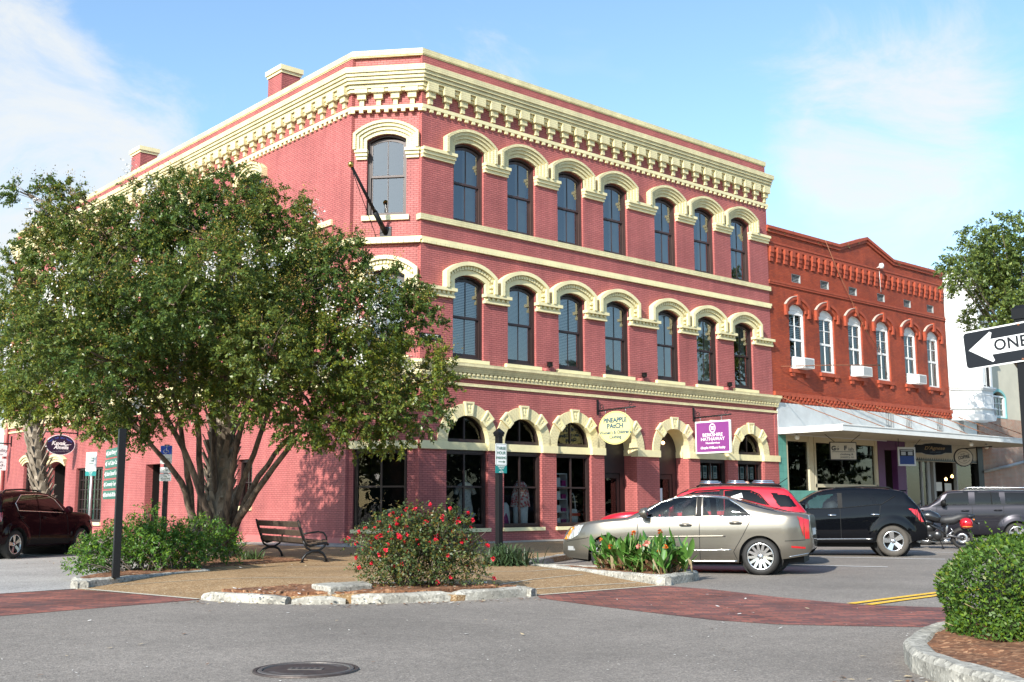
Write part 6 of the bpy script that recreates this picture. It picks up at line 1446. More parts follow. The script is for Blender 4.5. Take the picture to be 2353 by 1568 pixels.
def sedan_extra(t, sh):
    g = MB(); 
    for k in range(9): g.tube([(3.80-.05*abs(y)**2-.012*k*.4, y, .47+.035*k) for y in (-.36, -.18, 0, .18, .36)], .009, 5)
    sub(g, 'grille', M_chrome, t); sub(MB().box((3.72, -.4, .43), (3.815, .4, .78)), 'grille_backing', M_trimblk, t); sub(MB().box((-.915, -.26, .72), (-.89, .26, .84)), 'number_plate', M_whitepaint, t)
    sub(MB().prism([(.40, 1.405), (.64, 1.425), (.42, 1.50)], -.02, .02), 'roof_aerial', M_whitepaint, t)
    sub(MB().tube([(3.3, -.5, .22), (3.74, -.2, .24), (3.77, 0, .24), (3.74, .2, .24), (3.3, .62, .22)], .03), 'front_spoiler', M_trimblk, t)
place_car('parked_sedan', 'bronze metallic sedan parked nose in behind the bed of orange canna flowers', (17.66, 12.83), 29, sedan, 1.03, sedan_extra)
# --- SUV family
def suv(**k):
    d = dict(W=.92, wb=2.82, r=.37, gap=.06, rf=.9, kf=.34, rr=.5, kr=.14, flare=.018, tum=.30,
        top=[(-.93, .75), (-.90, 1.02), (-.74, 1.28), (-.48, 1.60), (-.25, 1.655), (.3, 1.69), (.9, 1.70), (1.4, 1.67), (1.75, 1.58), (2.15, 1.32), (2.45, 1.19), (2.7, 1.16), (3.1, 1.13), (3.45, 1.05), (3.68, .90), (3.78, .70), (3.80, .55)],
        belt=[(-.93, .73), (-.90, .98), (-.74, 1.15), (-.3, 1.17), (1.2, 1.13), (2.2, 1.08), (2.7, 1.075), (3.1, 1.05), (3.45, .96), (3.68, .80), (3.78, .64), (3.80, .53)],
        bot=[(-.93, .50), (-.75, .40), (-.4, .38), (.45, .30), (2.4, .29), (3.2, .32), (3.6, .34), (3.80, .42)],
        shield=(1.62, 2.42), back=(-.72, -.50), cab=(-.6, 2.4), spokes=5, seats=((.55, 2), (1.5, 2)))
    d.update(k); return d
P_rd = paint('red_paint', (.48, .014, .028), .25, .3)
def rails(t, sh, m, x0, x1, y=.56, z=1.69, segs=1):
    mb = MB()
    for s in (1, -1): mb.tube([(x0, s*y, z-.05), (x0+.12, s*y, z+.02), ((x0+x1)/2, s*y, z+.045), (x1-.12, s*y, z+.02), (x1, s*y, z-.05)], .02, 8)
    sub(mb, 'roof_rail', m, t)
red = suv(paint=P_rd, windows=[('f', [(2.05, 1.12), (1.72, 1.45), (1.45, 1.55), (.95, 1.58), (.95, 1.15)], M_carglass), ('r', [(.86, 1.58), (.30, 1.56), (.12, 1.48), (-.12, 1.19), (.86, 1.16)], M_tint), ('q', [(-.12, 1.53), (-.50, 1.46), (-.66, 1.23), (-.42, 1.21), (-.28, 1.24)], M_tint)],
    decals=[('tail_light', [(-.88, 1.0), (-.76, 1.16), (-.62, 1.14), (-.66, .95), (-.80, .80), (-.88, .80)], M_tail, .018), ('head_light', [(3.2, .93), (3.45, .86), (3.66, .70), (3.52, .68), (3.3, .78)], M_head, .014), ('pillar_trim', [(.86, 1.15), (.95, 1.15), (.95, 1.585), (.86, 1.585)], M_trimblk, .004)],
    seams=[[(.905, .35), (.905, 1.15)], [(2.2, .4), (2.14, 1.08)], [(.4, .75), (.1, .95), (-.12, 1.18)]], lines=[('window_trim', [(2.06, 1.115), (1.72, 1.465), (1.45, 1.565), (.9, 1.60), (.30, 1.575), (.11, 1.49), (-.14, 1.18)], .016, M_trimblk), ('chrome_strip', [(2.06, 1.11), (.9, 1.148), (-.12, 1.18)], .008, M_chrome)],
    handles=[(1.1, 1.0, P_rd), (.1, 1.02, P_rd)], mirror=(1.98, 1.13))
def red_extra(t, sh):
    rp = MB(); vs = []; X = [-.40+.1*k for k in range(23)]
    for x in X:
        sec = sh.section(x); zt = sec[-1][1]; yr = sec[-8][0]
        for k in range(9): y = yr*(1-k/4)*.97; vs.append((x, y, zt-(zt-sec[-8][1])*(abs(y)/yr)**2.2*.98+.012))
    rp.add(vs, [(i*9+k, i*9+9+k, i*9+10+k, i*9+k+1) for i in range(22) for k in range(8)], 0, True); sub(rp, 'roof_panel', M_trimblk, t)
    mb = MB()
    for s in (1, -1):
        mb.tube([(-.35, s*.60, 1.66), (-.25, s*.60, 1.70), (1.35, s*.60, 1.715), (1.45, s*.60, 1.66)], .02, 6)
    sub(mb, 'roof_rail', M_trimblk, t); mb = MB()
    for a, b in ((-.20, .26), (.40, .80), (.95, 1.38)):
        for s in (1, -1): mb.tube([(a, s*.60, 1.735), (b, s*.60, 1.742)], .026, 6); mb.tube([(a+.03, s*.56, 1.775), (b-.03, s*.56, 1.78)], .02, 6)
    sub(mb, 'rail_insert', M_chrome, t); sub(MB().tube([(-.2, -.3, 1.66), (-.5, -.3, 1.86)], .008, 5), 'roof_aerial', M_trimblk, t)
    sub(MB().box((-.99, -.4, .55), (-.93, .4, .68)), 'rear_bumper', M_trimblk, t)
place_car('parked_suv', 'red sport utility car with chrome roof rail inserts behind the bronze sedan', (20.5, 14.72), 35, red, 1.03, red_extra)
P_bk = paint('black_paint_coat', (.003, .0035, .005), .0, .4, .55)
blk = suv(paint=P_bk, tyre=M_tyre2, flare=.03, r=.375, rim=.64, wb=2.825,
    top=[(-.82, .62), (-.80, .90), (-.66, 1.20), (-.40, 1.52), (-.24, 1.62), (.2, 1.675), (.75, 1.70), (1.3, 1.685), (1.75, 1.60), (2.15, 1.38), (2.6, 1.15), (2.85, 1.10), (3.2, 1.04), (3.5, .95), (3.72, .82), (3.82, .66), (3.84, .55)],
    belt=[(-.82, .60), (-.80, .86), (-.62, 1.16), (-.3, 1.23), (.35, 1.22), (1.2, 1.165), (2.2, 1.12), (2.85, 1.04), (3.2, .98), (3.5, .88), (3.72, .75), (3.82, .62), (3.84, .53)],
    bot=[(-.82, .46), (-.70, .40), (-.45, .38), (.45, .34), (2.4, .33), (3.2, .34), (3.6, .36), (3.84, .44)], shield=(1.62, 2.58), back=(-.62, -.42), cab=(-.5, 2.5),
    windows=[('f', [(2.12, 1.165), (1.95, 1.37), (1.72, 1.50), (1.27, 1.54), (1.27, 1.185)], M_carglass), ('r', [(1.16, 1.545), (.62, 1.545), (.50, 1.42), (.40, 1.265), (1.16, 1.19)], M_tint), ('q', [(.48, 1.535), (.1, 1.52), (-.08, 1.46), (.12, 1.33), (.28, 1.26)], M_tint)],
    decals=[('tail_light', [(-.39, 1.16), (-.45, 1.17), (-.60, 1.12), (-.74, .84), (-.66, .84), (-.56, .98)], M_tail, .018), ('pillar_trim', [(1.16, 1.18), (1.27, 1.18), (1.27, 1.55), (1.16, 1.55)], M_trimblk, .004), ('sill_trim', [(.48, .385), (2.30, .375), (2.30, .44), (.48, .455)], M_trimblk, .004)],
    seams=[[(1.22, .4), (1.22, 1.18)], [(2.3, .42), (2.24, 1.12)], [(.52, .62), (.30, .95), (.26, 1.24)]], lines=[('sill_strip', [(2.28, .415), (.50, .43)], .010, M_alloy), ('window_trim', [(2.12, 1.155), (1.22, 1.178), (.38, 1.258), (.26, 1.255), (-.10, 1.465)], .009, M_trimblk)],
    handles=[(1.42, 1.005, M_chrome), (.40, 1.02, M_chrome)], mirror=(2.12, 1.20), mirrormat=P_bk)
def blk_extra(t, sh):
    rails(t, sh, M_trimblk, -.1, 1.4, .60, 1.66)
    sub(MB().tube([(-.62, .72, .42), (-.60, .72, .34)], .05, 8).tube([(-.3, .74, .30), (-.6, .70, .52)], .05, 8), 'mud_flap', M_metald, t); sub(MB().box((-.40, -.6, 1.585), (-.22, .6, 1.615)), 'rear_spoiler', P_bk, t); sub(MB().tube([(-.25, .6, 1.58), (-.66, .66, 1.18)], .012, 5), 'tailgate_trim', M_chrome, t)
place_car('parked_suv', 'black sport utility car with silver five spoke wheels and pale dusty tyres', (26.1, 14.9), 36, blk, 1.03, blk_extra)
P_gr = paint('graphite_metallic_paint', (.020, .019, .025), .4, .3, .4)
jeep = suv(paint=P_gr, r=.345, rim=.66, wb=2.635, flare=.05, gap=.06, W=.88, tum=.16, rr=.25, kr=.10,
    top=[(-.90, .70), (-.89, 1.15), (-.84, 1.55), (-.70, 1.655), (.2, 1.70), (1.0, 1.71), (1.75, 1.69), (1.98, 1.64), (2.25, 1.42), (2.5, 1.235), (2.62, 1.205), (3.0, 1.17), (3.35, 1.10), (3.48, .95), (3.52, .55)],
    belt=[(-.90, .68), (-.89, 1.12), (-.84, 1.21), (.4, 1.205), (2.0, 1.19), (2.55, 1.175), (3.0, 1.11), (3.35, 1.03), (3.48, .90), (3.52, .52)],
    bot=[(-.90, .48), (-.75, .40), (-.4, .38), (.45, .33), (2.2, .33), (3.0, .34), (3.52, .42)], shield=(2.02, 2.50), back=(-.87, -.72), cab=(-.6, 2.4), spokes=5, split=False,
    windows=[('f', [(2.13, 1.235), (1.92, 1.60), (1.33, 1.635), (1.31, 1.24)], M_tint), ('r', [(1.15, 1.635), (.45, 1.63), (.40, 1.25), (1.15, 1.245)], M_tint), ('q', [(.28, 1.625), (-.55, 1.60), (-.66, 1.28), (.28, 1.255)], M_tint)],
    decals=[('tail_light', [(-.86, 1.15), (-.72, 1.18), (-.72, .90), (-.86, .90)], M_tail, .018), ('sill_trim', [(.45, .36), (2.2, .36), (2.2, .50), (.45, .50)], P_gr, .006)],
    seams=[[(1.23, .42), (1.23, 1.2)], [(2.28, .5), (2.26, 1.18)], [(.55, .62), (.34, .95), (.34, 1.22)]], lines=[('window_divider', [(.66, 1.25), (.68, 1.63)], .014, M_trimblk), ('body_crease', [(2.2, .74), (.5, .745)], .008, P_gr)],
    handles=[(1.44, 1.055, P_gr), (.50, 1.07, P_gr)], mirror=(2.05, 1.24), mirrormat=M_trimblk)
def jeep_extra(t, sh):
    mb = MB()
    for s in (1, -1): mb.tube([(-.6, s*.62, 1.68), (-.5, s*.62, 1.75), (1.3, s*.62, 1.765), (1.45, s*.62, 1.70)], .022, 6)
    sub(mb, 'roof_rail', M_alloy, t); sub(MB().box((.12, .755, 1.34), (.22, .76, 1.44)), 'window_sticker', M_whitepaint, t)
place_car('parked_jeep', 'boxy graphite grey four wheel drive car parked behind the motorcycle', (35.4, 15.95), 29, jeep, 1.03, jeep_extra)
P_mr = paint('dark_maroon_paint', (.014, .003, .005), .0, .35, .35)
mar = suv(paint=P_mr, r=.36, wb=2.857, spokes=5, split=True, flare=.03,
    windows=[('f', [(2.05, 1.13), (1.70, 1.45), (1.42, 1.56), (.98, 1.585), (.98, 1.17)], M_tint), ('r', [(.90, 1.585), (.30, 1.565), (.02, 1.36), (.10, 1.20), (.90, 1.175)], M_tint), ('q', [(-.02, 1.55), (-.42, 1.50), (-.56, 1.30), (-.2, 1.24)], M_tint)],
    decals=[('tail_light', [(-.88, 1.0), (-.78, 1.15), (-.55, 1.15), (-.60, .95), (-.80, .86), (-.88, .86)], M_tail, .018), ('head_light', [(3.2, .93), (3.45, .86), (3.66, .70), (3.52, .68), (3.3, .78)], M_head, .014), ('sill_trim', [(.45, .33), (2.3, .32), (2.3, .46), (.45, .47)], M_trimblk, .005)],
    seams=[[(.94, .35), (.94, 1.17)], [(2.2, .4), (2.14, 1.08)], [(.5, .75), (.2, .95), (.02, 1.22)]], lines=[('chrome_strip', [(2.06, 1.12), (.94, 1.162), (.08, 1.19), (0, 1.37), (.29, 1.578), (.94, 1.60), (1.43, 1.572), (1.71, 1.462), (2.06, 1.12)], .011, M_chrome)],
    handles=[(1.14, 1.0, P_mr), (.2, 1.02, P_mr)], mirror=(1.98, 1.14), mirrormat=P_mr)
a_ = math.atan2(.60, .80); ax = Vector((math.cos(a_), math.sin(a_), 0)); rt = Vector((math.sin(a_), -math.cos(a_), 0)); w_ = Vector((9.75, 30.1, 0))
t = thing('parked_suv', 'dark maroon sport utility car with chrome window trim on the side street', 'car', w_-rt*.90*1.03, a_, scale=1.03); WORLD_ORG[t.name] = (0, 0, 0); sh_ = build_car(t, mar); rails(t, sh_, M_trimblk, -.2, 1.3, .6, 1.68)
# --- motorcycle
def motorcycle():
    # local: x forward, y left, origin at ground under the rear axle
    p0 = Vector((32.0, 16.05, 0)); a = R_(118+0)
    t = thing('motorcycle', 'black naked motorcycle on its side stand with a red helmet hung at the back', 'motorcycle', p0, a, scale=1.03); WORLD_ORG[t.name] = (0, 0, 0)
    lean = Matrix.Rotation(R_(-9), 4, 'X')
    bk = mat('bike_black', (.012, .012, .013), .3, coat=.6); eng = mat('engine_metal', (.07, .07, .072), .35, metal=.8, var=.2, vscale=15); slv = mat('bike_silver', (.55, .56, .57), .3, metal=.8)
    def wheel(x, w):
        e = bpy.data.objects.new('wheel', None); COL.objects.link(e); e.parent = t; e.location = lean @ Vector((x, 0, .31)); e.rotation_euler.x = R_(-9); WORLD_ORG[e.name] = (0, 0, 0)
        sub(MB().lathe([(.215, -w/2+.02), (.25, -w/2), (.295, -w*.3), (.31, 0), (.295, w*.3), (.25, w/2), (.215, w/2-.02)], 36, axis='Y'), 'tyre', M_tyre, e)
        r_ = MB().lathe([(.22, w/2-.03), (.2, w/2-.04), (.2, -w/2+.04), (.22, -w/2+.03)], 36, axis='Y').lathe([(0, .05), (.05, .05), (.05, -.05), (0, -.05)], 14, axis='Y')
        for k in range(5): T = Matrix.Rotation(2*math.pi*k/5, 4, 'Y'); r_.box((-.014, -.018, .04), (.014, .018, .21), T=T)
        sub(r_, 'rim', bk, e); sub(MB().lathe([(.08, .062), (.15, .062), (.15, .068), (.08, .068)], 24, axis='Y', closed=True), 'brake_disc', slv, e)
    wheel(0, .18); wheel(1.44, .12)
    def P(nm, mb, m): mb.v = [tuple(lean @ Vector(v)) for v in mb.v]; return sub(mb, nm, m, t)
    f = MB()
    for s in (1, -1): f.tube([(1.44, s*.085, .31), (1.25, s*.085, .78), (1.17, s*.085, .98)], [.032, .030, .028], 10)
    P('fork', f, slv)
    P('mudguard', MB().tube([(1.44+.35*math.cos(q), 0, .31+.35*math.sin(q)) for q in (2.4, 2.0, 1.5, 1.0, .6)], [.05, .07, .075, .07, .05], 8), bk)
    fr = MB()
    for s in (1, -1): fr.tube([(1.18, s*.05, .92), (.95, s*.15, .78), (.55, s*.16, .55), (.45, s*.14, .42)], .032, 8); fr.tube([(.55, s*.12, .66), (.1, s*.10, .84), (-.28, s*.07, .93)], .02, 8)
    P('frame', fr, bk)
    P('swing_arm', MB().tube([(.5, .11, .42), (.25, .12, .38), (0, .12, .31)], [.04, .035, .03], 8).tube([(.5, -.11, .42), (0, -.12, .31)], .035, 8), mat('swing_arm_metal', (.10, .10, .105), .4, metal=.6))
    e = MB(); e.box((.5, -.17, .28), (.95, .17, .52)); e.tube([(.84, 0, .50), (.92, 0, .72)], [.17, .15], 10); e.lathe([(0, -.2), (.1, -.2), (.12, -.17), (.12, .17), (.1, .2), (0, .2)], 18, axis='Y', org=(.66, 0, .40)); e.lathe([(0, -.19), (.07, -.19), (.08, .19), (0, .19)], 14, axis='Y', org=(.86, 0, .37)); P('engine', e, eng)
    ex = MB()
    for y in (-.08, 0, .08): ex.tube(bez([(.93, y, .60), (1.08, y, .5), (1.02, y, .22), (.7, y*.5, .2)]), .022, 8)
    ex.tube([(.72, 0, .2), (.35, -.12, .2), (.18, -.15, .26)], [.06, .07, .05], 10); P('exhaust', ex, slv)
    P('fuel_tank', MB().tube([(1.13, 0, .90), (1.05, 0, .93), (.85, 0, .94), (.66, 0, .87), (.55, 0, .80)], [.08, .15, .18, .14, .08], 14), bk)
    P('tank_scoop', MB().tube([(1.12, .17, .84), (.9, .19, .80), (.75, .16, .74)], [.03, .06, .03], 8).tube([(1.12, -.17, .84), (.9, -.19, .80), (.75, -.16, .74)], [.03, .06, .03], 8), bk)
    P('seat', MB().tube([(.62, 0, .82), (.42, 0, .81), (.22, 0, .83), (.05, 0, .90), (-.2, 0, .95)], [.08, .13, .14, .12, .08], 12), mat('bike_seat', (.025, .025, .027), .55))
    P('tail_unit', MB().tube([(.05, 0, .86), (-.25, 0, .93), (-.36, 0, .95)], [.10, .07, .03], 8), bk); P('plate_holder', MB().tube([(-.25, 0, .9), (-.42, 0, .7)], .02, 6).box((-.47, -.1, .55), (-.45, .1, .73)), bk)
    P('handlebar', MB().tube([(1.02, .38, 1.03), (1.10, .30, 1.07), (1.15, .12, 1.03), (1.15, -.12, 1.03), (1.10, -.30, 1.07), (1.02, -.38, 1.03)], .016, 8), slv)
    P('grip', MB().tube([(1.0, .42, 1.02), (1.06, .33, 1.055)], .022, 8).tube([(1.0, -.42, 1.02), (1.06, -.33, 1.055)], .022, 8), M_trimblk)
    P('head_lamp', MB().lathe([(0, .12), (.07, .11), (.1, .06), (.1, 0), (.06, -.08), (0, -.1)], 16, axis='X', org=(1.26, 0, .93)), bk)
    m_ = MB()
    for s in (1, -1): m_.tube([(1.1, s*.28, 1.06), (1.12, s*.32, 1.2), (1.08, s*.36, 1.26)], .008, 6); m_.lathe([(0, -.015), (.06, -.01), (.07, 0), (.06, .01), (0, .015)], 12, axis='X', org=(1.07, s*.38, 1.27))
    P('mirror', m_, bk); P('indicator', MB().lathe([(0, -.04), (.03, -.02), (.035, .02), (0, .04)], 10, org=(1.2, .2, .86)).lathe([(0, -.03), (.025, 0), (0, .03)], 8, org=(-.33, .14, .86)), M_amber)
    P('cable', MB().tube(bez([(1.1, .26, 1.06), (1.35, .15, 1.1), (1.3, .05, .8), (1.0, .1, .8)]), .008, 5).tube(bez([(1.1, -.26, 1.06), (1.38, -.1, 1.12), (1.3, 0, .75), (1.2, .1, .6)]), .008, 5), M_trimblk)
    sub(MB().tube([tuple(lean @ Vector((.62, .13, .33))), (.52, .36, .0)], .016, 8).box((.48, .33, 0), (.58, .40, .012)), 'side_stand', M_trimblk, t)
    P('foot_rest', MB().tube([(.42, .12, .40), (.40, .26, .39)], .015, 6).tube([(.25, .13, .52), (.42, .14, .38)], .018, 6).tube([(.30, .14, .62), (.22, .16, .50)], .012, 6), slv); P('shock_spring', MB().tube([(.42, .03, .45), (.38, .02, .75)], .035, 10), slv)
    h = thing('helmet', 'glossy red helmet with an orange flash hanging off the motorcycle tail', 'helmet', t.matrix_world @ Vector((0, 0, 0)) if False else (0, 0, 0)); ca, sa = math.cos(a), math.sin(a); lp = Vector((-.12, .24, .72))*1.03
    h.location = (p0.x+ca*lp.x-sa*lp.y, p0.y+sa*lp.x+ca*lp.y, lp.z); h.rotation_euler.z = a; WORLD_ORG[h.name] = (0, 0, 0); h.scale = (1.03,)*3
    hm = MB().lathe([(0, -.155), (.08, -.15), (.13, -.12), (.155, -.05), (.16, .02), (.14, .09), (.09, .14), (0, .16)], 22); hm.v = [(x*1.12, y*.95, z) for x, y, z in hm.v]; sub(hm, 'shell', mat('helmet_red', (.36, .006, .012), .12, coat=1.0), h)
    sub(MB().tube([(-.155, .07, -.09), (-.02, .158, -.095), (.1, .12, -.09)], .018, 6), 'flash', mat('helmet_orange', (.65, .18, .03), .3), h); sub(MB().tube([(0, 0, .15), (.02, -.1, .22)], .01, 5), 'strap', M_trimblk, h)
motorcycle()
# ------------------------------------------------------------------ plants
def leafmat(name, col, trans=.28, rough=.42, spec=.45):
    m = bpy.data.materials.new(name); m.use_nodes = True; nt = m.node_tree; N, L = nt.nodes, nt.links; b = N['Principled BSDF']; o = N['Material Output']
    at = N.new('ShaderNodeAttribute'); at.attribute_name = 'hue'; mx = N.new('ShaderNodeMix'); mx.data_type = 'RGBA'; mx.blend_type = 'MULTIPLY'; mx.inputs['Factor'].default_value = 1
    mx.inputs['A'].default_value = (*col, 1); L.new(at.outputs['Color'], mx.inputs['B']); L.new(mx.outputs['Result'], b.inputs['Base Color'])
    b.inputs['Roughness'].default_value = rough; b.inputs['Specular IOR Level'].default_value = spec
    t = N.new('ShaderNodeBsdfTranslucent'); L.new(mx.outputs['Result'], t.inputs['Color']); s = N.new('ShaderNodeMixShader'); s.inputs[0].default_value = trans
    L.new(b.outputs[0], s.inputs[1]); L.new(t.outputs[0], s.inputs[2]); L.new(s.outputs[0], o.inputs[0]); MATS[name] = m; return m
def leaf_object(name, P, D, N_, size, ratio, hue, m, parent, org, fold=.25):
    """P (n,3) leaf bases, D directions, N_ approximate normals, size (n,), hue (n,3); folded diamond leaves"""
    n = len(P); D = D/(np.linalg.norm(D, axis=1, keepdims=True)+1e-9); Sx = np.cross(D, N_); Sx /= (np.linalg.norm(Sx, axis=1, keepdims=True)+1e-9); U = np.cross(Sx, D)
    s = size[:, None]; w = s*ratio/2
    v = np.empty((n, 4, 3)); v[:, 0] = P; v[:, 1] = P+D*s*.45+Sx*w+U*w*fold; v[:, 2] = P+D*s-U*s*.12; v[:, 3] = P+D*s*.45-Sx*w+U*w*fold
    v = (v-np.array(org)).astype(np.float32).reshape(-1, 3)
    me = bpy.data.meshes.new(name); me.vertices.add(4*n); me.vertices.foreach_set('co', v.ravel()); me.loops.add(4*n); me.loops.foreach_set('vertex_index', np.arange(4*n, dtype=np.int32))
    me.polygons.add(n); me.polygons.foreach_set('loop_start', np.arange(0, 4*n, 4, dtype=np.int32)); me.polygons.foreach_set('loop_total', np.full(n, 4, np.int32)); me.update(calc_edges=True)
    a = me.color_attributes.new('hue', 'FLOAT_COLOR', 'POINT'); c = np.ones((n, 4, 4), np.float32); c[:, :, :3] = hue[:, None, :]; a.data.foreach_set('color', c.ravel())
    me.materials.append(m); o = bpy.data.objects.new(name, me); COL.objects.link(o); o.parent = parent; return o
def rnd(seed): return np.random.default_rng(seed)
def unit(v): return v/(np.linalg.norm(v, axis=-1, keepdims=True)+1e-9)
def hues(r, n, base=((1, 1, 1), (1.35, 1.2, .75), (.7, .8, .8)), p=(.5, .3, .2), jit=.18):
    k = r.choice(len(base), n, p=p); return np.array(base)[k]*(1+r.normal(0, jit, (n, 1)))
def twigs(r, cen, rad, n, nl, lsize, up=.25, shell=.55):
    """sprays of leaves in an ellipsoid clump: returns P, D, N"""
    d = unit(r.normal(size=(n, 3))); q = shell+(1-shell)*r.random((n, 1))**.7; base = np.array(cen)+d*q*np.array(rad)
    ax = unit(d+np.array([0, 0, up])+r.normal(0, .5, (n, 3))); L_ = lsize*r.uniform(2.2, 4.2, (n, 1))
    t = np.linspace(0, 1, nl)[None, :, None]; P = base[:, None, :]+ax[:, None, :]*L_[:, None, :]*t+r.normal(0, lsize*.12, (n, nl, 3)); P[:, :, 2] -= (t[:, :, 0]**2)*L_*.25
    sd = unit(np.cross(np.repeat(ax[:, None, :], nl, 1), r.normal(size=(n, nl, 3)))); D = unit(sd+ax[:, None, :]*.7+np.array([0, 0, -.12])); Nn = unit(r.normal(size=(n, nl, 3))*.6+np.array([0, 0, 1.0])+d[:, None, :]*.5)
    return P.reshape(-1, 3), D.reshape(-1, 3), Nn.reshape(-1, 3), base, ax
M_lcm = leafmat('crape_myrtle_leaf', (.150, .198, .046), trans=.42, rough=.38, spec=.5); M_seed = leafmat('seed_head', (.22, .16, .05), trans=.1, rough=.8, spec=.1)
def barkmat(name, c1, c2, scale=3.0):
    m, nt, b = nodes(name); N, L = nt.nodes, nt.links; tc = N.new('ShaderNodeTexCoord'); mp = N.new('ShaderNodeMapping'); mp.inputs['Scale'].default_value = (1, 1, .25); L.new(tc.outputs['Object'], mp.inputs['Vector'])
    n = N.new('ShaderNodeTexNoise'); n.inputs['Scale'].default_value = scale*3; n.inputs['Detail'].default_value = 7; n.inputs['Roughness'].default_value = .6; L.new(mp.outputs['Vector'], n.inputs['Vector'])
    r = N.new('ShaderNodeValToRGB'); e = r.color_ramp.elements; e[0].position = .38; e[0].color = (*c1, 1); e[1].position = .62; e[1].color = (*c2, 1); L.new(n.outputs['Fac'], r.inputs[0]); L.new(r.outputs[0], b.inputs['Base Color'])
    b.inputs['Roughness'].default_value = .8; bp = N.new('ShaderNodeBump'); bp.inputs['Strength'].default_value = .6; bp.inputs['Distance'].default_value = .03; L.new(n.outputs['Fac'], bp.inputs['Height']); L.new(bp.outputs['Normal'], b.inputs['Normal']); MATS[name] = m; return m
M_bark = barkmat('peeling_bark', (.045, .032, .024), (.20, .145, .10)); M_palm = barkmat('palm_bark', (.13, .10, .07), (.36, .30, .23), 2.0); M_bark2 = barkmat('grey_bark', (.07, .055, .045), (.17, .14, .11))
def D2w(u, v, depth):     # a point of the 2353 px wide photograph at a given distance along the view axis
    d = pix_dir(u, v); return Vector((0, 0, CAMZ))+d*depth
# --- the flowering tree
CR = [  # u, v, radius(px), depth, vertical squash
 (300, 600, 150, 25.6), (470, 540, 150, 25.2), (610, 560, 120, 25.4), (150, 640, 130, 25.5), (720, 660, 125, 25.0), (840, 740, 110, 24.8), (930, 860, 95, 24.6), (75, 760, 110, 25.8),
 (200, 800, 120, 25.0), (340, 760, 120, 24.4), (480, 720, 120, 24.2), (620, 740, 115, 24.2), (750, 830, 110, 24.0), (850, 930, 85, 24.2), (970, 940, 65, 24.6), (100, 890, 100, 25.2), (250, 910, 85, 24.6),
 (420, 460, 75, 25.8), (540, 450, 70, 25.6), (330, 490, 75, 25.6), (640, 490, 65, 25.4), (180, 530, 80, 25.6), (400, 870, 80, 24.0), (560, 860, 80, 24.0), (680, 910, 80, 23.8), (300, 975, 50, 23.6),
 (30, 660, 70, 26.4), (20, 850, 70, 26.2), (960, 740, 55, 25.0), (780, 590, 60, 25.4), (900, 670, 55, 25.2), (1010, 860, 40, 24.8), (760, 970, 60, 23.8), (960, 680, 30, 25.0),
 (350, 640, 120, 27.6), (560, 640, 130, 27.8), (720, 760, 110, 27.4), (180, 740, 120, 27.8), (440, 800, 110, 27.2), (620, 860, 90, 26.8), (850, 860, 90, 26.6), (100, 560, 50, 26.0), (75, 480, 32, 25.8), (130, 470, 36, 26.0), (45, 440, 22, 25.8), (160, 440, 20, 26.0), (110, 430, 18, 25.9),
 (150, 915, 60, 24.8), (235, 960, 55, 24.4), (45, 900, 60, 25.4), (330, 950, 60, 23.8), (690, 975, 55, 23.6), (810, 995, 50, 24.0), (905, 1000, 45, 24.4), (560, 925, 60, 23.4), (450, 930, 50, 23.2),
 (300, 650, 130, 29.6), (480, 600, 140, 30.2), (640, 680, 125, 29.8), (180, 760, 110, 29.2), (560, 780, 115, 29.8), (760, 820, 95, 29.2), (400, 850, 90, 29.2), (870, 870, 65, 28.6), (700, 600, 80, 29.6),
 (400, 700, 105, 22.4), (600, 800, 90, 22.4), (250, 770, 100, 22.8), (520, 620, 90, 22.8), (150, 740, 100, 21.6), (230, 830, 80, 21.2), (95, 800, 90, 21.6), (300, 720, 90, 22.0), (200, 640, 80, 21.8)]
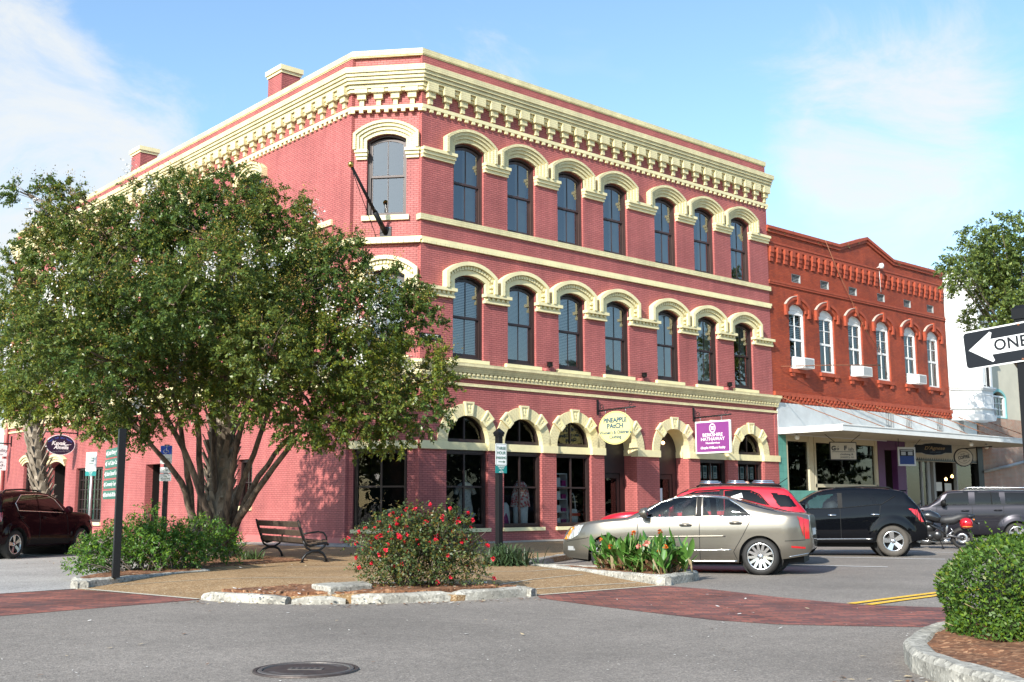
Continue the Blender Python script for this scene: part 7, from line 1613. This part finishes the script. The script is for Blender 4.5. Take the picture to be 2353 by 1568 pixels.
def crape_myrtle():
    r = rnd(21); org = (12.35, 24.5, .1); t = thing('crape_myrtle', 'large spreading crape myrtle with white blossom clusters growing round a palm trunk', 'tree', org)
    Ps, Ds, Ns, Hs, tips = [], [], [], [], []
    sP, sD, sN, bl = [], [], [], []
    for u, v, rad, dep in CR:
        c = np.array(D2w(u, v, dep)); k = rad*dep/(39.16/36*2353); n = int(165*(k/.8)**2)+12
        P, D, N_, base, ax = twigs(r, c, (k, k*1.15, k*.92), n, 34, .078)
        # gaps: drop twigs with a coarse lattice of holes
        key = np.sin(base[:, 0]*3.1+1.3)*np.sin(base[:, 1]*2.7+.4)*np.sin(base[:, 2]*3.4+2.1); keep = np.repeat(key > -.50, 34)
        P, D, N_ = P[keep], D[keep], N_[keep]; Ps.append(P); Ds.append(D); Ns.append(N_); tips.append((c, k))
        h = hues(r, len(P), ((1, 1, 1), (1.4, 1.14, .72), (.65, .85, .9)), (.54, .26, .20))*r.choice(((1, 1, 1), (1.18, 1.12, .85), (.75, .87, .9))); Hs.append(h)
        top = (base-c) @ np.array([-.15, -.35, .9])/k; sel = np.where((top > .42) & (r.random(n) < .5))[0]
        for q in sel:
            b0 = base[q]+ax[q]*r.uniform(.15, .40); m = 18; d = r.normal(0, 1, (m, 3)); sP.append(b0+d*np.array([.055, .055, .10])); sD.append(unit(d+np.array([0, 0, .6]))); sN.append(unit(r.normal(size=(m, 3))))
        sel = np.where((r.random(n) < .05) & ((base-c) @ np.array([-.55, -.70, .35]) > .5*k))[0]
        for q in sel: bl.append(base[q]+ax[q]*.38)
    P, D, N_, H = map(np.concatenate, (Ps, Ds, Ns, Hs))
    leaf_object('crown', P, D, N_,   .074*r.uniform(.6, 1.35, len(P)), .50, H, M_lcm, t, org)
    P, D, N_ = map(np.concatenate, (sP, sD, sN)); leaf_object('seed_heads', P, D, N_, .036*r.uniform(.6, 1.3, len(P)), .7, hues(r, len(P), ((1, 1, 1), (1.2, 1.25, .7), (.6, .5, .5)), (.5, .3, .2)), M_seed, t, org)['kind'] = 'stuff'
    mw = leafmat('white_blossom', (.78, .76, .72), trans=.2, rough=.7)
    for k, c in enumerate([bl[q] for q in r.permutation(len(bl))[:64]]):
        m = 46; d = r.normal(size=(m, 3)); q = r.random((m, 1)); leaf_object('blossom', c+d*np.array([.06, .06, .10])*(.5+q), unit(d), unit(r.normal(size=(m, 3))), .05*r.uniform(.6, 1.2, m), .8, np.ones((m, 3))*r.uniform(.8, 1.1, (m, 1)), mw, t, org)
    # trunks and limbs
    rr2 = random.Random(5); w = MB()
    def limb(pts, r0_, r1_, n=10): w.tube([p+Vector((rr2.uniform(-.03, .03), rr2.uniform(-.03, .03), 0)) for p in bez(pts, n)], [r0_+(r1_-r0_)*(i/n)**.8 for i in range(n+1)], 9)
    Q = lambda u, v, d: D2w(u, v, d)
    stems = [[(455, 1262, 26.0), (440, 1120, 25.8), (400, 1080, 25.4), (330, 1000, 24.8)], [(455, 1262, 26.0), (430, 1130, 25.8), (440, 1060, 25.6), (395, 900, 25.2)], [(470, 1262, 26.1), (455, 1120, 26.0), (470, 1000, 25.6), (420, 800, 25.2)],
             [(530, 1262, 26.2), (545, 1160, 26.0), (600, 1080, 25.4), (680, 990, 24.8)], [(525, 1262, 26.2), (530, 1140, 26.1), (590, 1040, 25.6), (650, 850, 25.2)], [(510, 1262, 26.0), (520, 1120, 25.6), (560, 960, 25.4), (600, 780, 25.2)],
             [(490, 1262, 26.4), (500, 1100, 26.4), (480, 900, 26.0), (500, 700, 25.8)], [(500, 1262, 25.7), (470, 1130, 25.3), (420, 1000, 24.9), (330, 880, 24.6)], [(520, 1262, 26.3), (570, 1130, 25.4), (640, 1060, 24.9), (720, 960, 24.4)]]
    ends = []
    for s_ in stems:
        pts = [Q(*p) for p in s_]; limb(pts, .105, .042); ends.append(pts[-1]); mid = bez(pts, 10)[7]; ends.append(mid)
    mids = []
    for c, k in tips:
        c = Vector(c); e = min(ends, key=lambda q: (q-c).length+.6*max(0, q.z-c.z)); m = e.lerp(c, .5)+Vector((0, 0, .25 if c.z > e.z else -.1)); limb([e, e.lerp(m, .6)+Vector((0, 0, .2)), m, c], .034, .010, 7); mids.append(c)
        for q in range(5):
            d = Vector((rr2.uniform(-1, 1), rr2.uniform(-1, 1), rr2.uniform(-.4, 1)))*k*.9; limb([c.lerp(m, rr2.uniform(0, .5)), c+d*.5, c+d], .013, .004, 4)
    w.build('trunk', M_bark, t, org=org)
crape_myrtle()
def palm(name, label, base, top, r0_, boots, fr, seed=3, lean=0):
    rr2 = random.Random(seed); t = thing(name, label, 'palm tree', base); b = Vector(base); e = Vector(top); m = b.lerp(e, .5)+Vector((lean, 0, 0)); pts = bez([b, m, e], 24)
    MB().tube(pts, [r0_*(1.15 if i < 2 else 1) for i in range(25)], 14).build('trunk', M_palm, t)
    bo = MB()
    H = (e-b).length; rows = int(H/.16)
    for i in range(rows):
        for k in range(5):
            f = (i+.5)/rows; p = pts[min(23, int(f*24))].lerp(pts[min(24, int(f*24)+1)], f*24-int(f*24)); a = 2*math.pi*k/5+i*.63+rr2.uniform(-.15, .15); o = Vector((math.cos(a), math.sin(a), 0)); s_ = Vector((-o.y, o.x, 0)); l = boots*rr2.uniform(.6, 1.3)
            v0, v1, v2, v3 = p+o*r0_*.9-s_*.09-Vector((0, 0, .1)), p+o*r0_*.9+s_*.09-Vector((0, 0, .1)), p+o*(r0_+l*.5)+s_*.05+Vector((0, 0, l*.9)), p+o*(r0_+l*.5)-s_*.05+Vector((0, 0, l*.9)); w = o*-.03
            bo.add([v0, v1, v2, v3, v0+w, v1+w, v2+w, v3+w], [(0, 1, 2, 3), (7, 6, 5, 4), (0, 3, 7, 4), (1, 5, 6, 2), (3, 2, 6, 7)])
    bo.build('leaf_bases', M_palm, t)
    if not fr: return t
    r = rnd(seed); P, D, N_, S_ = [], [], [], []; st = MB()
    for k in range(34):
        a = k*2.4; el = rr2.uniform(-.9, 1.1); d = Vector((math.cos(a)*math.cos(el), math.sin(a)*math.cos(el), math.sin(el))); p1 = e+d*1.1; st.tube([e, e+d*.6+Vector((0, 0, .06)), p1], [.022, .018, .012], 5)
        side = Vector((-math.sin(a), math.cos(a), 0)); upv = d.cross(side)
        for q in range(30):
            f = (q-14.5)/14.5; dd = (d*math.cos(f*1.7)+side*math.sin(f*1.7)).normalized()+Vector((0, 0, -.35))
            P.append(p1); D.append(dd); N_.append(upv+Vector((rr2.uniform(-.3, .3), 0, 0))); S_.append(rr2.uniform(.5, .8))
    st.build('frond_stalk', MATS.get('frond_stem') or mat('frond_stem', (.16, .18, .05), .6), t)
    n = len(P); leaf_object('fronds', np.array(P), np.array(D), np.array(N_), np.array(S_), .07, hues(r, n, ((1, 1, 1), (1.7, 1.3, .5), (.7, .8, .8)), (.6, .2, .2)), leafmat('palm_leaf', (.15, .19, .045), .25), t, base); return t
palm('sabal_palm', 'thick palm trunk with old leaf bases standing among the crape myrtle stems', (12.55, 24.55, .1), (12.75, 24.9, 4.6), .31, .30, False, 4)
b_ = D2w(100, 1170, 33); tp = D2w(58, 850, 34.5)
palm('palm_tree', 'palm tree with a grey leaf-scarred trunk behind the maroon car', (b_.x+.25, b_.y, 0), tuple(tp), .20, .30, True, 6)
# --- right hand street tree
def street_tree():
    r = rnd(8); c0 = D2w(2330, 640, 50); base = (c0.x+.4, c0.y-.2, 0); t = thing('street_tree', 'tall loose leafed street tree rising beyond the white corner bay', 'tree', base); Ps, Ds, Ns = [], [], []; w = MB(); rr2 = random.Random(3)
    f = Vector((base[0], base[1], 7.0)); w.tube(bez([Vector(base), Vector((base[0]-.1, base[1], 4)), f], 8), [.3-.012*i for i in range(9)], 10)
    for k in range(46):
        u, v = 2345+rr2.gauss(0, 75), 640+rr2.gauss(0, 62)
        if k < 14: u, v = [(2215, 590), (2180, 608), (2240, 545), (2225, 650), (2260, 700), (2250, 740), (2300, 520), (2340, 510), (2200, 640), (2270, 600), (2290, 650), (2320, 700), (2245, 720), (2215, 610)][k]
        c = np.array(D2w(u, v, 50+rr2.gauss(0, 1.3))); kk = rr2.uniform(.35, .75) if k < 14 else rr2.uniform(.55, 1.0); P, D, N_, b, ax = twigs(r, c, (kk, kk, kk*.8), int(36*(kk/.7)**2)+6, 20, .13); Ps.append(P); Ds.append(D); Ns.append(N_)
        cv = Vector(c); w.tube(bez([f+Vector((0, 0, rr2.uniform(-.5, 1.2))), f.lerp(cv, .5)+Vector((0, 0, -.2)), cv], 6), [.09, .07, .055, .045, .03, .02, .012], 6)
    P, D, N_ = map(np.concatenate, (Ps, Ds, Ns)); leaf_object('crown', P, D, N_, .15*r.uniform(.6, 1.3, len(P)), .55, hues(r, len(P)), leafmat('street_tree_leaf', (.15, .21, .06), .4), t, base); w.build('trunk', M_bark2, t)
street_tree()
# --- shrubs
def shrub(name, label, cat, base, clumps, n, lsize, ratio, m, hu, nl=9, up=.5, stems=True, seed=1, flowers=None, shell=.35):
    r = rnd(seed); t = thing(name, label, cat, base); A = [twigs(r, c, k, int(n*k[0]*k[1]/.09), nl, lsize, up, shell) for c, k in clumps]
    P, D, N_ = (np.concatenate([a[i] for a in A]) for i in range(3)); ok = P[:, 2] > .14; P, D, N_ = P[ok], D[ok], N_[ok]
    leaf_object('foliage', P, D, N_, lsize*r.uniform(.6, 1.3, len(P)), ratio, hues(r, len(P), *hu), m, t, base); w = MB(); rr2 = random.Random(seed)
    if stems:
        for c, k in clumps:
            for q in range(5): c2 = Vector(c)+Vector((rr2.uniform(-1, 1)*k[0], rr2.uniform(-1, 1)*k[1], rr2.uniform(-.2, .8)*k[2])); b0 = Vector((base[0]+(c[0]-base[0])*.5, base[1]+(c[1]-base[1])*.5, .12)); w.tube(bez([b0, b0.lerp(c2, .5)+Vector((0, 0, .1)), c2], 5), [.013, .011, .009, .007, .005, .003], 5)
        w.build('stem', M_bark2, t)
    return t, r, A
HU = (((1, 1, 1), (1.6, 1.35, .7), (.6, .75, .8)), (.5, .28, .22))
M_bush = leafmat('bush_leaf', (.10, .20, .035), .36)
def bedc(u, v, d): return tuple(D2w(u, v, d))
bc = [(bedc(250, 1260, 20.6), (.5, .5, .40)), (bedc(310, 1248, 21.0), (.55, .5, .42)), (bedc(365, 1255, 20.8), (.5, .5, .42)), (bedc(215, 1280, 20.4), (.35, .35, .25)), (bedc(425, 1265, 21.2), (.5, .5, .36)), (bedc(390, 1240, 21.8), (.45, .4, .38)), (bedc(470, 1232, 22.4), (.32, .38, .36)), (bedc(510, 1250, 22.8), (.4, .4, .35)), (bedc(350, 1200, 21.6), (.17, .17, .24)), (bedc(300, 1222, 21.2), (.24, .24, .22)), (bedc(335, 1180, 21.5), (.10, .10, .14)), (bedc(185, 1300, 20.0), (.2, .2, .14)), (bedc(455, 1200, 22.2), (.12, .12, .14))]
shrub('leafy_bush', 'bright green leafy bush filling the left bed around the black finger post', 'bush', (8.9, 19.6, .12), bc, 95, .062, .5, M_bush, HU, nl=10, seed=12)
t_, r_, A_ = shrub('rose_bush', 'rounded rose bush covered in small red flowers at the broken kerb corner', 'rose bush', (10.03, 13.43, .12),
    [((10.03, 13.43, .62), (.78, .74, .46)), ((9.83, 13.68, .85), (.55, .55, .36)), ((10.38, 13.23, .80), (.55, .52, .36)), ((9.70, 13.75, .5), (.42, .42, .32)), ((10.53, 13.08, .5), (.48, .45, .34)), ((9.98, 13.43, 1.05), (.40, .36, .26)), ((10.33, 13.13, 1.08), (.30, .3, .2))],
    112, .044, .6, leafmat('rose_leaf', (.085, .120, .036), .28), (((1, 1, 1), (1.7, 1.1, .6), (.6, .75, .8), (1.8, .8, .5)), (.5, .18, .22, .10)), nl=8, seed=31)
mr_ = leafmat('red_rose', (.72, .022, .050), .15, .5, .3); k_ = 0
allb = np.concatenate([a[3] for a in A_]); alla = np.concatenate([a[4] for a in A_])
vd = unit(np.array([0, 0, CAMZ])-np.array([9.95, 13.5, .7])); sc_ = (allb-np.array([9.95, 13.5, .55])) @ (vd*.6+np.array([0, 0, .75])); od = np.argsort(-sc_)
pick_ = rnd(5).permutation(od[:1700])[:105]
def bloom(c, m, t, base, r, s_=.05, n=16, nm='bloom'):
    d = unit(r.normal(size=(n, 3))+np.array([0, 0, .3])); leaf_object(nm, c+d*s_*.15, d, unit(r.normal(size=(n, 3))+d), s_*r.uniform(.7, 1.1, n), .95, np.ones((n, 3))*r.uniform(.75, 1.2, (n, 1)), m, t, base, fold=.5)
for q in pick_: bloom(allb[q]+alla[q]*.13, mr_, t_, (10.03, 13.43, .12), r_, .034*float(r_.uniform(.8, 1.25)))
# long stray rose canes
w = MB(); base = Vector((9.95, 13.5, .3))
for u, v, d in ((800, 1238, 17.2), (955, 1180, 16.8), (1075, 1180, 16.6), (1135, 1330, 16.2), (840, 1215, 17), (1045, 1195, 16.7), (1120, 1255, 16.4)):
    e = D2w(u, v, d); w.tube(bez([base, base.lerp(e, .6)+Vector((0, 0, .15)), e], 8), [.008]*9, 5); bloom(np.array(e), mr_, t_, (10.03, 13.43, .12), r_, .042)
    P, D, N_, b, ax = twigs(r_, np.array(base.lerp(e, .9)), (.12, .12, .1), 8, 7, .045); leaf_object('foliage', P, D, N_, .045*np.ones(len(P)), .6, hues(r_, len(P)), MATS['rose_leaf'], t_, (10.03, 13.43, .12))
w.build('cane', M_bark2, t_)
def grass_clump(name, label, base, n, L0, L1, col, w=.016, spread=.12, seed=1, droop=.55):
    r = random.Random(seed); t = thing(name, label, 'grass clump', base); mb = MB(); b = Vector(base); H = []
    for _ in range(n):
        a = r.uniform(0, 6.283); el = r.uniform(.35, 1.45); L_ = r.uniform(L0, L1); d = Vector((math.cos(a)*math.cos(el), math.sin(a)*math.cos(el), math.sin(el))); p = b+Vector((r.gauss(0, spread), r.gauss(0, spread), 0)); s_ = Vector((-math.sin(a), math.cos(a), 0))*w*r.uniform(.6, 1.2)
        pts = [p+d*L_*k/5-Vector((0, 0, droop*L_*(k/5)**2.2)) for k in range(6)]; vs = []
        for k, q in enumerate(pts): q.z = max(q.z, base[2]-.02); f = 1-(k/5)**2*.9; vs += [q-s_*f, q+s_*f]
        mb.add(vs, [(2*k, 2*k+1, 2*k+3, 2*k+2) for k in range(5)], r.choice((0, 0, 1)))
    mb.build('blades', [mat(name+'_blade', col, .5, var=.3, vscale=9), mat(name+'_pale_blade', tuple(min(1, c*1.7) for c in col), .5)], t, uv=False); return t
grass_clump('strap_leaf_clump', 'dark clump of strap leaved plants at the foot of the black parking post', (15.12, 17.15, .13), 620, .5, 1.05, (.035, .062, .022), .014, .2, 3)
grass_clump('grass_tuft', 'small tuft of fine green grass in the mulch beside the bench', (12.35, 22.6, .14), 150, .25, .6, (.06, .10, .03), .010, .14, 4)
grass_clump('spiky_plant', 'spiky dark leaved plant at the foot of the palm trunk', (13.2, 25.3, .14), 60, .6, 1.1, (.05, .07, .03), .02, .1, 5, .25)
# --- cannas
def cannas():
    r = random.Random(9); base = (15.2, 14.0, .15); t = thing('canna_bed_plants', 'clump of broad leaved canna lilies with orange and pink flowers in the kerbed bed', 'canna lilies', base); lf = MB(); st = MB(); dry = MB(); rn = rnd(4)
    mo = leafmat('orange_canna_flower', (.75, .17, .02), .25); mp = leafmat('pink_canna_flower', (.78, .30, .24), .25); fl = []
    for k in range(88):
        f = r.random(); x = 14.62+.72*f+r.random()*(.95-.75*f); y = 12.62+2.2*f+r.gauss(0, .08); h = r.uniform(.40, .70)*(1-.15*f); p = Vector((x, y, .13)); tp_ = p+Vector((r.gauss(0, .10), r.gauss(0, .10), h)); st.tube([p, p.lerp(tp_, .5), tp_], [.013, .012, .008], 6)
        for q in range(r.randint(5, 8)):
            z = r.uniform(.08, .95); a = r.uniform(0, 6.283); b = p.lerp(tp_, z*.75); L_ = r.uniform(.26, .46); w = L_*r.uniform(.2, .32); el = r.uniform(.5, 1.35); d = Vector((math.cos(a)*math.cos(el), math.sin(a)*math.cos(el), math.sin(el))); s_ = Vector((-math.sin(a), math.cos(a), 0)); vs = []; up = s_.cross(d)
            for i in range(7): g = i/6; c = b+d*L_*g-Vector((0, 0, .35*L_*g*g*(1.4-el))); ww = w/2*math.sin(math.pi*min(1, .06+g*.94))**.75; vs += [c-s_*ww+up*ww*.25, c, c+s_*ww+up*ww*.25]
            (dry if (z < .2 and r.random() < .5) else lf).add(vs, [(3*i+j, 3*i+j+1, 3*i+j+4, 3*i+j+3) for i in range(6) for j in range(2)], r.choice((0, 0, 1)), True)
        fl.append(tp_)
    st.build('stalk', mat('canna_stalk', (.16, .22, .06), .5), t, uv=False); lf.build('leaf_blades', [mat('canna_leaf', (.05, .135, .022), .35, var=.35, vscale=5), mat('canna_leaf_bright', (.09, .20, .035), .4, var=.3, vscale=5)], t, uv=False)
    if dry.f: dry.build('dry_leaves', [M_l1, M_l2], t, uv=False)
    dm = MB(); 
    for _ in range(90):
        f = r.random(); x, y = 14.65+.6*f+r.random()*(.8-.6*f), 12.6+2.2*f; a = r.uniform(0, 6.28); L_ = r.uniform(.12, .3); p = Vector((x, y, .15)); d = Vector((math.cos(a)*.5, math.sin(a)*.5, .8)); s_ = Vector((-math.sin(a), math.cos(a), 0))*.03; dm.add([p-s_*.3, p+s_*.3, p+d*L_+s_, p+d*L_*1.2-s_], [(0, 1, 2, 3)], r.choice((0, 1)))
    dm.build('withered_leaves', [M_l1, M_l2], t, uv=False)
    for u, v, d, m, s_ in ((1380, 1240, 19.6, mo, .04), (1402, 1256, 19.4, mo, .05), (1456, 1226, 19.4, mo, .055), (1468, 1256, 19.2, mp, .05), (1485, 1249, 19.2, mp, .07), (1517, 1222, 19.0, mo, .055), (1529, 1256, 18.9, mo, .05), (1514, 1266, 18.9, mo, .04)):
        c = np.array(D2w(u, v, d)); bloom(c, m, t, base, rn, s_, 14); q = Vector(c); st2 = MB().tube([(q.x, q.y, .7), (q.x, q.y, q.z)], .008, 5); st2.build('flower_stalk', MATS['canna_stalk'], t, uv=False)
cannas()
# --- clipped hedge on the island
def hedge():
    r = rnd(17); c = np.array([10.98, 4.12, .16]); A = np.array([1.33, 1.22, .87]); t = thing('clipped_hedge', 'dense rounded clipped green hedge on the kerbed island below the one way sign', 'hedge', tuple(c)); n = 46000
    ca, sa = math.cos(R_(-12)), math.sin(R_(-12)); d = unit(r.normal(size=(n, 3))); d[:, 2] = np.abs(d[:, 2]); p = 3.8; q = (np.abs(d)**p).sum(1, keepdims=True)**(-1/p); S_ = d*q; lump = 1+.075*np.sin(S_[:, :1]*6+1)*np.sin(S_[:, 1:2]*5.2)+.035*np.sin(S_[:, 2:]*9+S_[:, :1]*4)
    S_ = S_*A*lump*(1-.10*r.random((n, 1))**2); N_ = unit(d*q**2*np.sign(d*d+1)); P = S_.copy(); P[:, 0] = S_[:, 0]*ca-S_[:, 1]*sa; P[:, 1] = S_[:, 0]*sa+S_[:, 1]*ca; nn = N_.copy(); nn[:, 0] = N_[:, 0]*ca-N_[:, 1]*sa; nn[:, 1] = N_[:, 0]*sa+N_[:, 1]*ca
    P = P+c; D = unit(nn*.5+r.normal(0, .65, (n, 3))+np.array([0, 0, .35])); leaf_object('foliage', P, D, unit(nn+r.normal(0, .45, (n, 3))), .040*r.uniform(.6, 1.3, n), .55, hues(r, n, ((1, 1, 1), (1.5, 1.3, .6), (.6, .75, .7), (1.6, 1.0, .5)), (.55, .25, .16, .04)), leafmat('hedge_leaf', (.080, .150, .027), .3, .45, .3), t, tuple(c))
    sh_i = r.choice(n, 110); SP, SD = [], []
    for i in sh_i:
        if P[i, 2] < .5: continue
        for j in range(9): SP.append(P[i]+nn[i]*(.02+.014*j)+r.normal(0, .006, 3)+np.array([0, 0, .006*j])); SD.append(nn[i]*.6+r.normal(0, .7, 3)+np.array([0, 0, .5]))
    SP, SD = np.array(SP), np.array(SD); leaf_object('stray_shoots', SP, SD, unit(r.normal(size=SP.shape)+np.array([0, 0, 1.])), .034*r.uniform(.6, 1.2, len(SP)), .55, hues(r, len(SP), ((1.3, 1.3, .8), (1.7, 1.4, .6)), (.6, .4)), MATS['hedge_leaf'], t, tuple(c))['kind'] = 'stuff'
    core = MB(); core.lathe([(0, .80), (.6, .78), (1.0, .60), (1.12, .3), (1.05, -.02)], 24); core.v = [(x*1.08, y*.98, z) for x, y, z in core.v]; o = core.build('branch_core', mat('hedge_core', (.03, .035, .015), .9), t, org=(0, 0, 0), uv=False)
    w = MB(); rr2 = random.Random(2)
    for _ in range(60):
        k = rr2.randrange(n); a = Vector(P[k]); b = a+Vector(nn[k])*rr2.uniform(.02, .09)+Vector((rr2.uniform(-.03, .03), rr2.uniform(-.03, .03), rr2.uniform(0, .06))); w.tube([a-Vector(nn[k])*.06, b], .003, 4)
    w.build('twig', mat('dry_twig', (.30, .22, .12), .8), t, uv=False)
hedge()
# --- the opposite side of the crossing, seen only as reflections in glass and paint
def backdrop():
    r = rnd(3); rr2 = random.Random(8); Ps, Ds, Ns = [], [], []
    for k in range(70):
        if k < 40: a = R_(rr2.uniform(185, 262)); R0 = rr2.uniform(44, 56); x, y, z = R0*math.sin(a), R0*math.cos(a), rr2.uniform(1.5, 6.5)
        else: x, y, z = rr2.uniform(42, 105), rr2.uniform(-13, -7), rr2.uniform(2, 10)
        P, D, N_, b, ax = twigs(r, np.array([x, y, z]), (3.0, 3.0, 2.2), 60, 12, .75); Ps.append(P); Ds.append(D); Ns.append(N_)
    P, D, N_ = map(np.concatenate, (Ps, Ds, Ns)); o = leaf_object('treeline', P, D, N_, .85*r.uniform(.6, 1.3, len(P)), .6, hues(r, len(P)), leafmat('treeline_leaf', (.06, .085, .028), .2), None, (0, 0, 0)); struct(o, 'stuff')
backdrop()
# ------------------------------------------------------------------ bench
def bench():
    A, Bp = Vector((13.62, 23.95, .13)), Vector((12.90, 20.85, .13)); d = (Bp-A); L_ = d.length; a = math.atan2(d.y, d.x); t = thing('park_bench', 'park bench with weathered wooden slats and scrolled black iron ends seen from behind', 'bench', tuple((A+Bp)/2), a); WORLD_ORG[t.name] = (0, 0, 0)
    # local: x along the bench, y = +1 towards the sitter's front, z up
    h = L_/2
    def end(x):
        mb = MB(); V = lambda y, z: (x, y, z)
        mb.tube([V(-.36, .86), V(-.33, .74), V(-.25, .52), V(-.20, .40), V(-.10, .35), V(.02, .375), V(.16, .40), V(.27, .40), V(.31, .36)], [.03, .032, .034, .036, .034, .03, .03, .03, .026], 8)
        mb.tube([V(-.27, .0), V(-.25, .09), V(-.18, .18), V(-.05, .235), V(.08, .235), V(.18, .19), V(.25, .10), V(.28, .0)], [.03, .027, .03, .036, .036, .03, .027, .03], 8)
        mb.tube([V(-.25, .46), V(-.18, .31), V(-.05, .24), V(.08, .245), V(.2, .31), V(.28, .42)], .024, 8)
        mb.tube([V(-.27, .60), V(-.12, .62), V(.08, .645), V(.2, .62), V(.26, .53), V(.27, .43)], .019, 8)
        mb.tube([V(.27, .43), V(.22, .47), V(.16, .47), V(.15, .43)], .015, 6); mb.lathe([(0, -.03), (.03, 0), (0, .03)], 8, org=V(-.37, .87)); mb.box((x-.04, -.31, 0), (x+.04, -.22, .015)); mb.box((x-.04, .23, 0), (x+.04, .32, .015)); return mb
    for x in (-h, h): sub(end(x), 'end_frame', M_black, t)
    wd = mat('weathered_bench_wood', (.075, .05, .034), .7, var=.35, vscale=7, bump=.2, bscale=30)
    for y, z, w in ((-.345, .80, .13), (-.275, .615, .13), (-.215, .46, .11)):
        T = Matrix.Translation((0, y, z)) @ Matrix.Rotation(R_(22), 4, 'X'); sub(MB().box((-h-.03, -.018, -w/2), (h+.03, .018, w/2), T=T), 'back_slat', wd, t, bevel=.006)
    for y, z in ((-.12, .375), (.0, .39), (.12, .415), (.23, .425)): sub(MB().box((-h-.03, y-.05, z), (h+.03, y+.05, z+.035)), 'seat_slat', wd, t, bevel=.006)
bench()
# ------------------------------------------------------------------ person behind the red car
def person():
    skin = mat('skin', (.50, .27, .19), .5); shirt = mat('blue_shirt', (.10, .16, .28), .8, var=.15); tro = mat('khaki_trousers', (.26, .21, .14), .8, var=.1)
    c = D2w(1714, 1112, 28.4); base = (c.x, c.y, .02); t = thing('person', 'bald person standing behind the red car, crown showing above its roof', 'person', base, R_(200), scale=1.0); WORLD_ORG[t.name] = (0, 0, 0)
    H = c.z-.02+.10; k = H/1.78
    V = []; E_ = []; Rd = []
    def v(x, y, z, r): V.append((x*k, y*k, z*k)); Rd.append(r*k); return len(V)-1
    def e(*i):
        for a, b in zip(i, i[1:]): E_.append((a, b))
    pel = v(0, 0, .93, .15); ab = v(0, 0, 1.10, .145); chs = v(0, .0, 1.30, .16); nb = v(0, 0, 1.47, .075); nk = v(0, .01, 1.54, .06); e(pel, ab, chs, nb, nk); h0 = v(0, .02, 1.62, .075); h1 = v(0, .01, 1.70, .088); h2 = v(0, .0, 1.745, .058); e(nk, h0, h1, h2)
    for s in (1, -1):
        hp = v(s*.10, 0, .88, .10); kn = v(s*.11, .02, .50, .065); an = v(s*.11, 0, .09, .045); ft = v(s*.12, .16, .04, .038); e(pel, hp, kn, an, ft)
        sh = v(s*.19, 0, 1.41, .075); el = v(s*.24, -.02, 1.13, .050); wr = v(s*.23, .10, .90, .034); pa = v(s*.22, .13, .83, .036); e(chs, sh, el, wr, pa)
        for q in range(4): f0 = v(s*.22, .105+.02*q, .78, .010); f1 = v(s*.215, .11+.02*q, .73+.006*abs(q-1), .008); e(pa, f0, f1)
        th = v(s*.20, .17, .80, .011); th2 = v(s*.195, .185, .76, .009); e(pa, th, th2)
    me = bpy.data.meshes.new('body'); me.from_pydata(V, E_, []); o = bpy.data.objects.new('body', me); COL.objects.link(o); o.parent = t; sk = o.modifiers.new('skin', 'SKIN')
    for i, d in enumerate(me.skin_vertices[0].data): d.radius = (Rd[i], Rd[i]); d.use_root = (i == 0)
    sb = o.modifiers.new('sub', 'SUBSURF'); sb.levels = sb.render_levels = 1; me.materials.append(skin)
    f = MB()
    for s in (1, -1): f.lathe([(0, -.012), (.011, 0), (0, .012)], 8, org=(s*.032*k, .088*k, 1.645*k)); f.tube([(s*.085*k, .0, 1.66*k), (s*.095*k, -.01, 1.64*k), (s*.085*k, 0, 1.61*k)], .012, 6)
    f.tube([(0, .09*k, 1.65*k), (0, .115*k, 1.615*k), (0, .095*k, 1.605*k)], [.008, .014, .008], 6); f.tube([(-.025*k, .088*k, 1.575*k), (.025*k, .088*k, 1.575*k)], .006, 5); sub(f, 'face', skin, t)
    g = garment([(.88*k, .19*k), (1.1*k, .185*k), (1.3*k, .215*k), (1.42*k, .2*k), (1.49*k, .09*k)], depth=.2*k); sub(g, 'shirt', shirt, t); tr = MB()
    for s in (1, -1): tr.tube([(s*.10*k, 0, .95*k), (s*.11*k, .02*k, .5*k), (s*.11*k, 0, .08*k)], [.125*k, .09*k, .075*k], 12); 
    sub(tr, 'trousers', tro, t)
person()
# letters become meshes of their own
dg = bpy.context.evaluated_depsgraph_get()
for o in [o for o in S.objects if o.type == 'FONT']:
    me = bpy.data.meshes.new_from_object(o.evaluated_get(dg)); cu = o.data; n_ = bpy.data.objects.new('lettering', me); COL.objects.link(n_); n_.parent = o.parent; n_.matrix_basis = o.matrix_basis.copy(); bpy.data.objects.remove(o); bpy.data.curves.remove(cu)
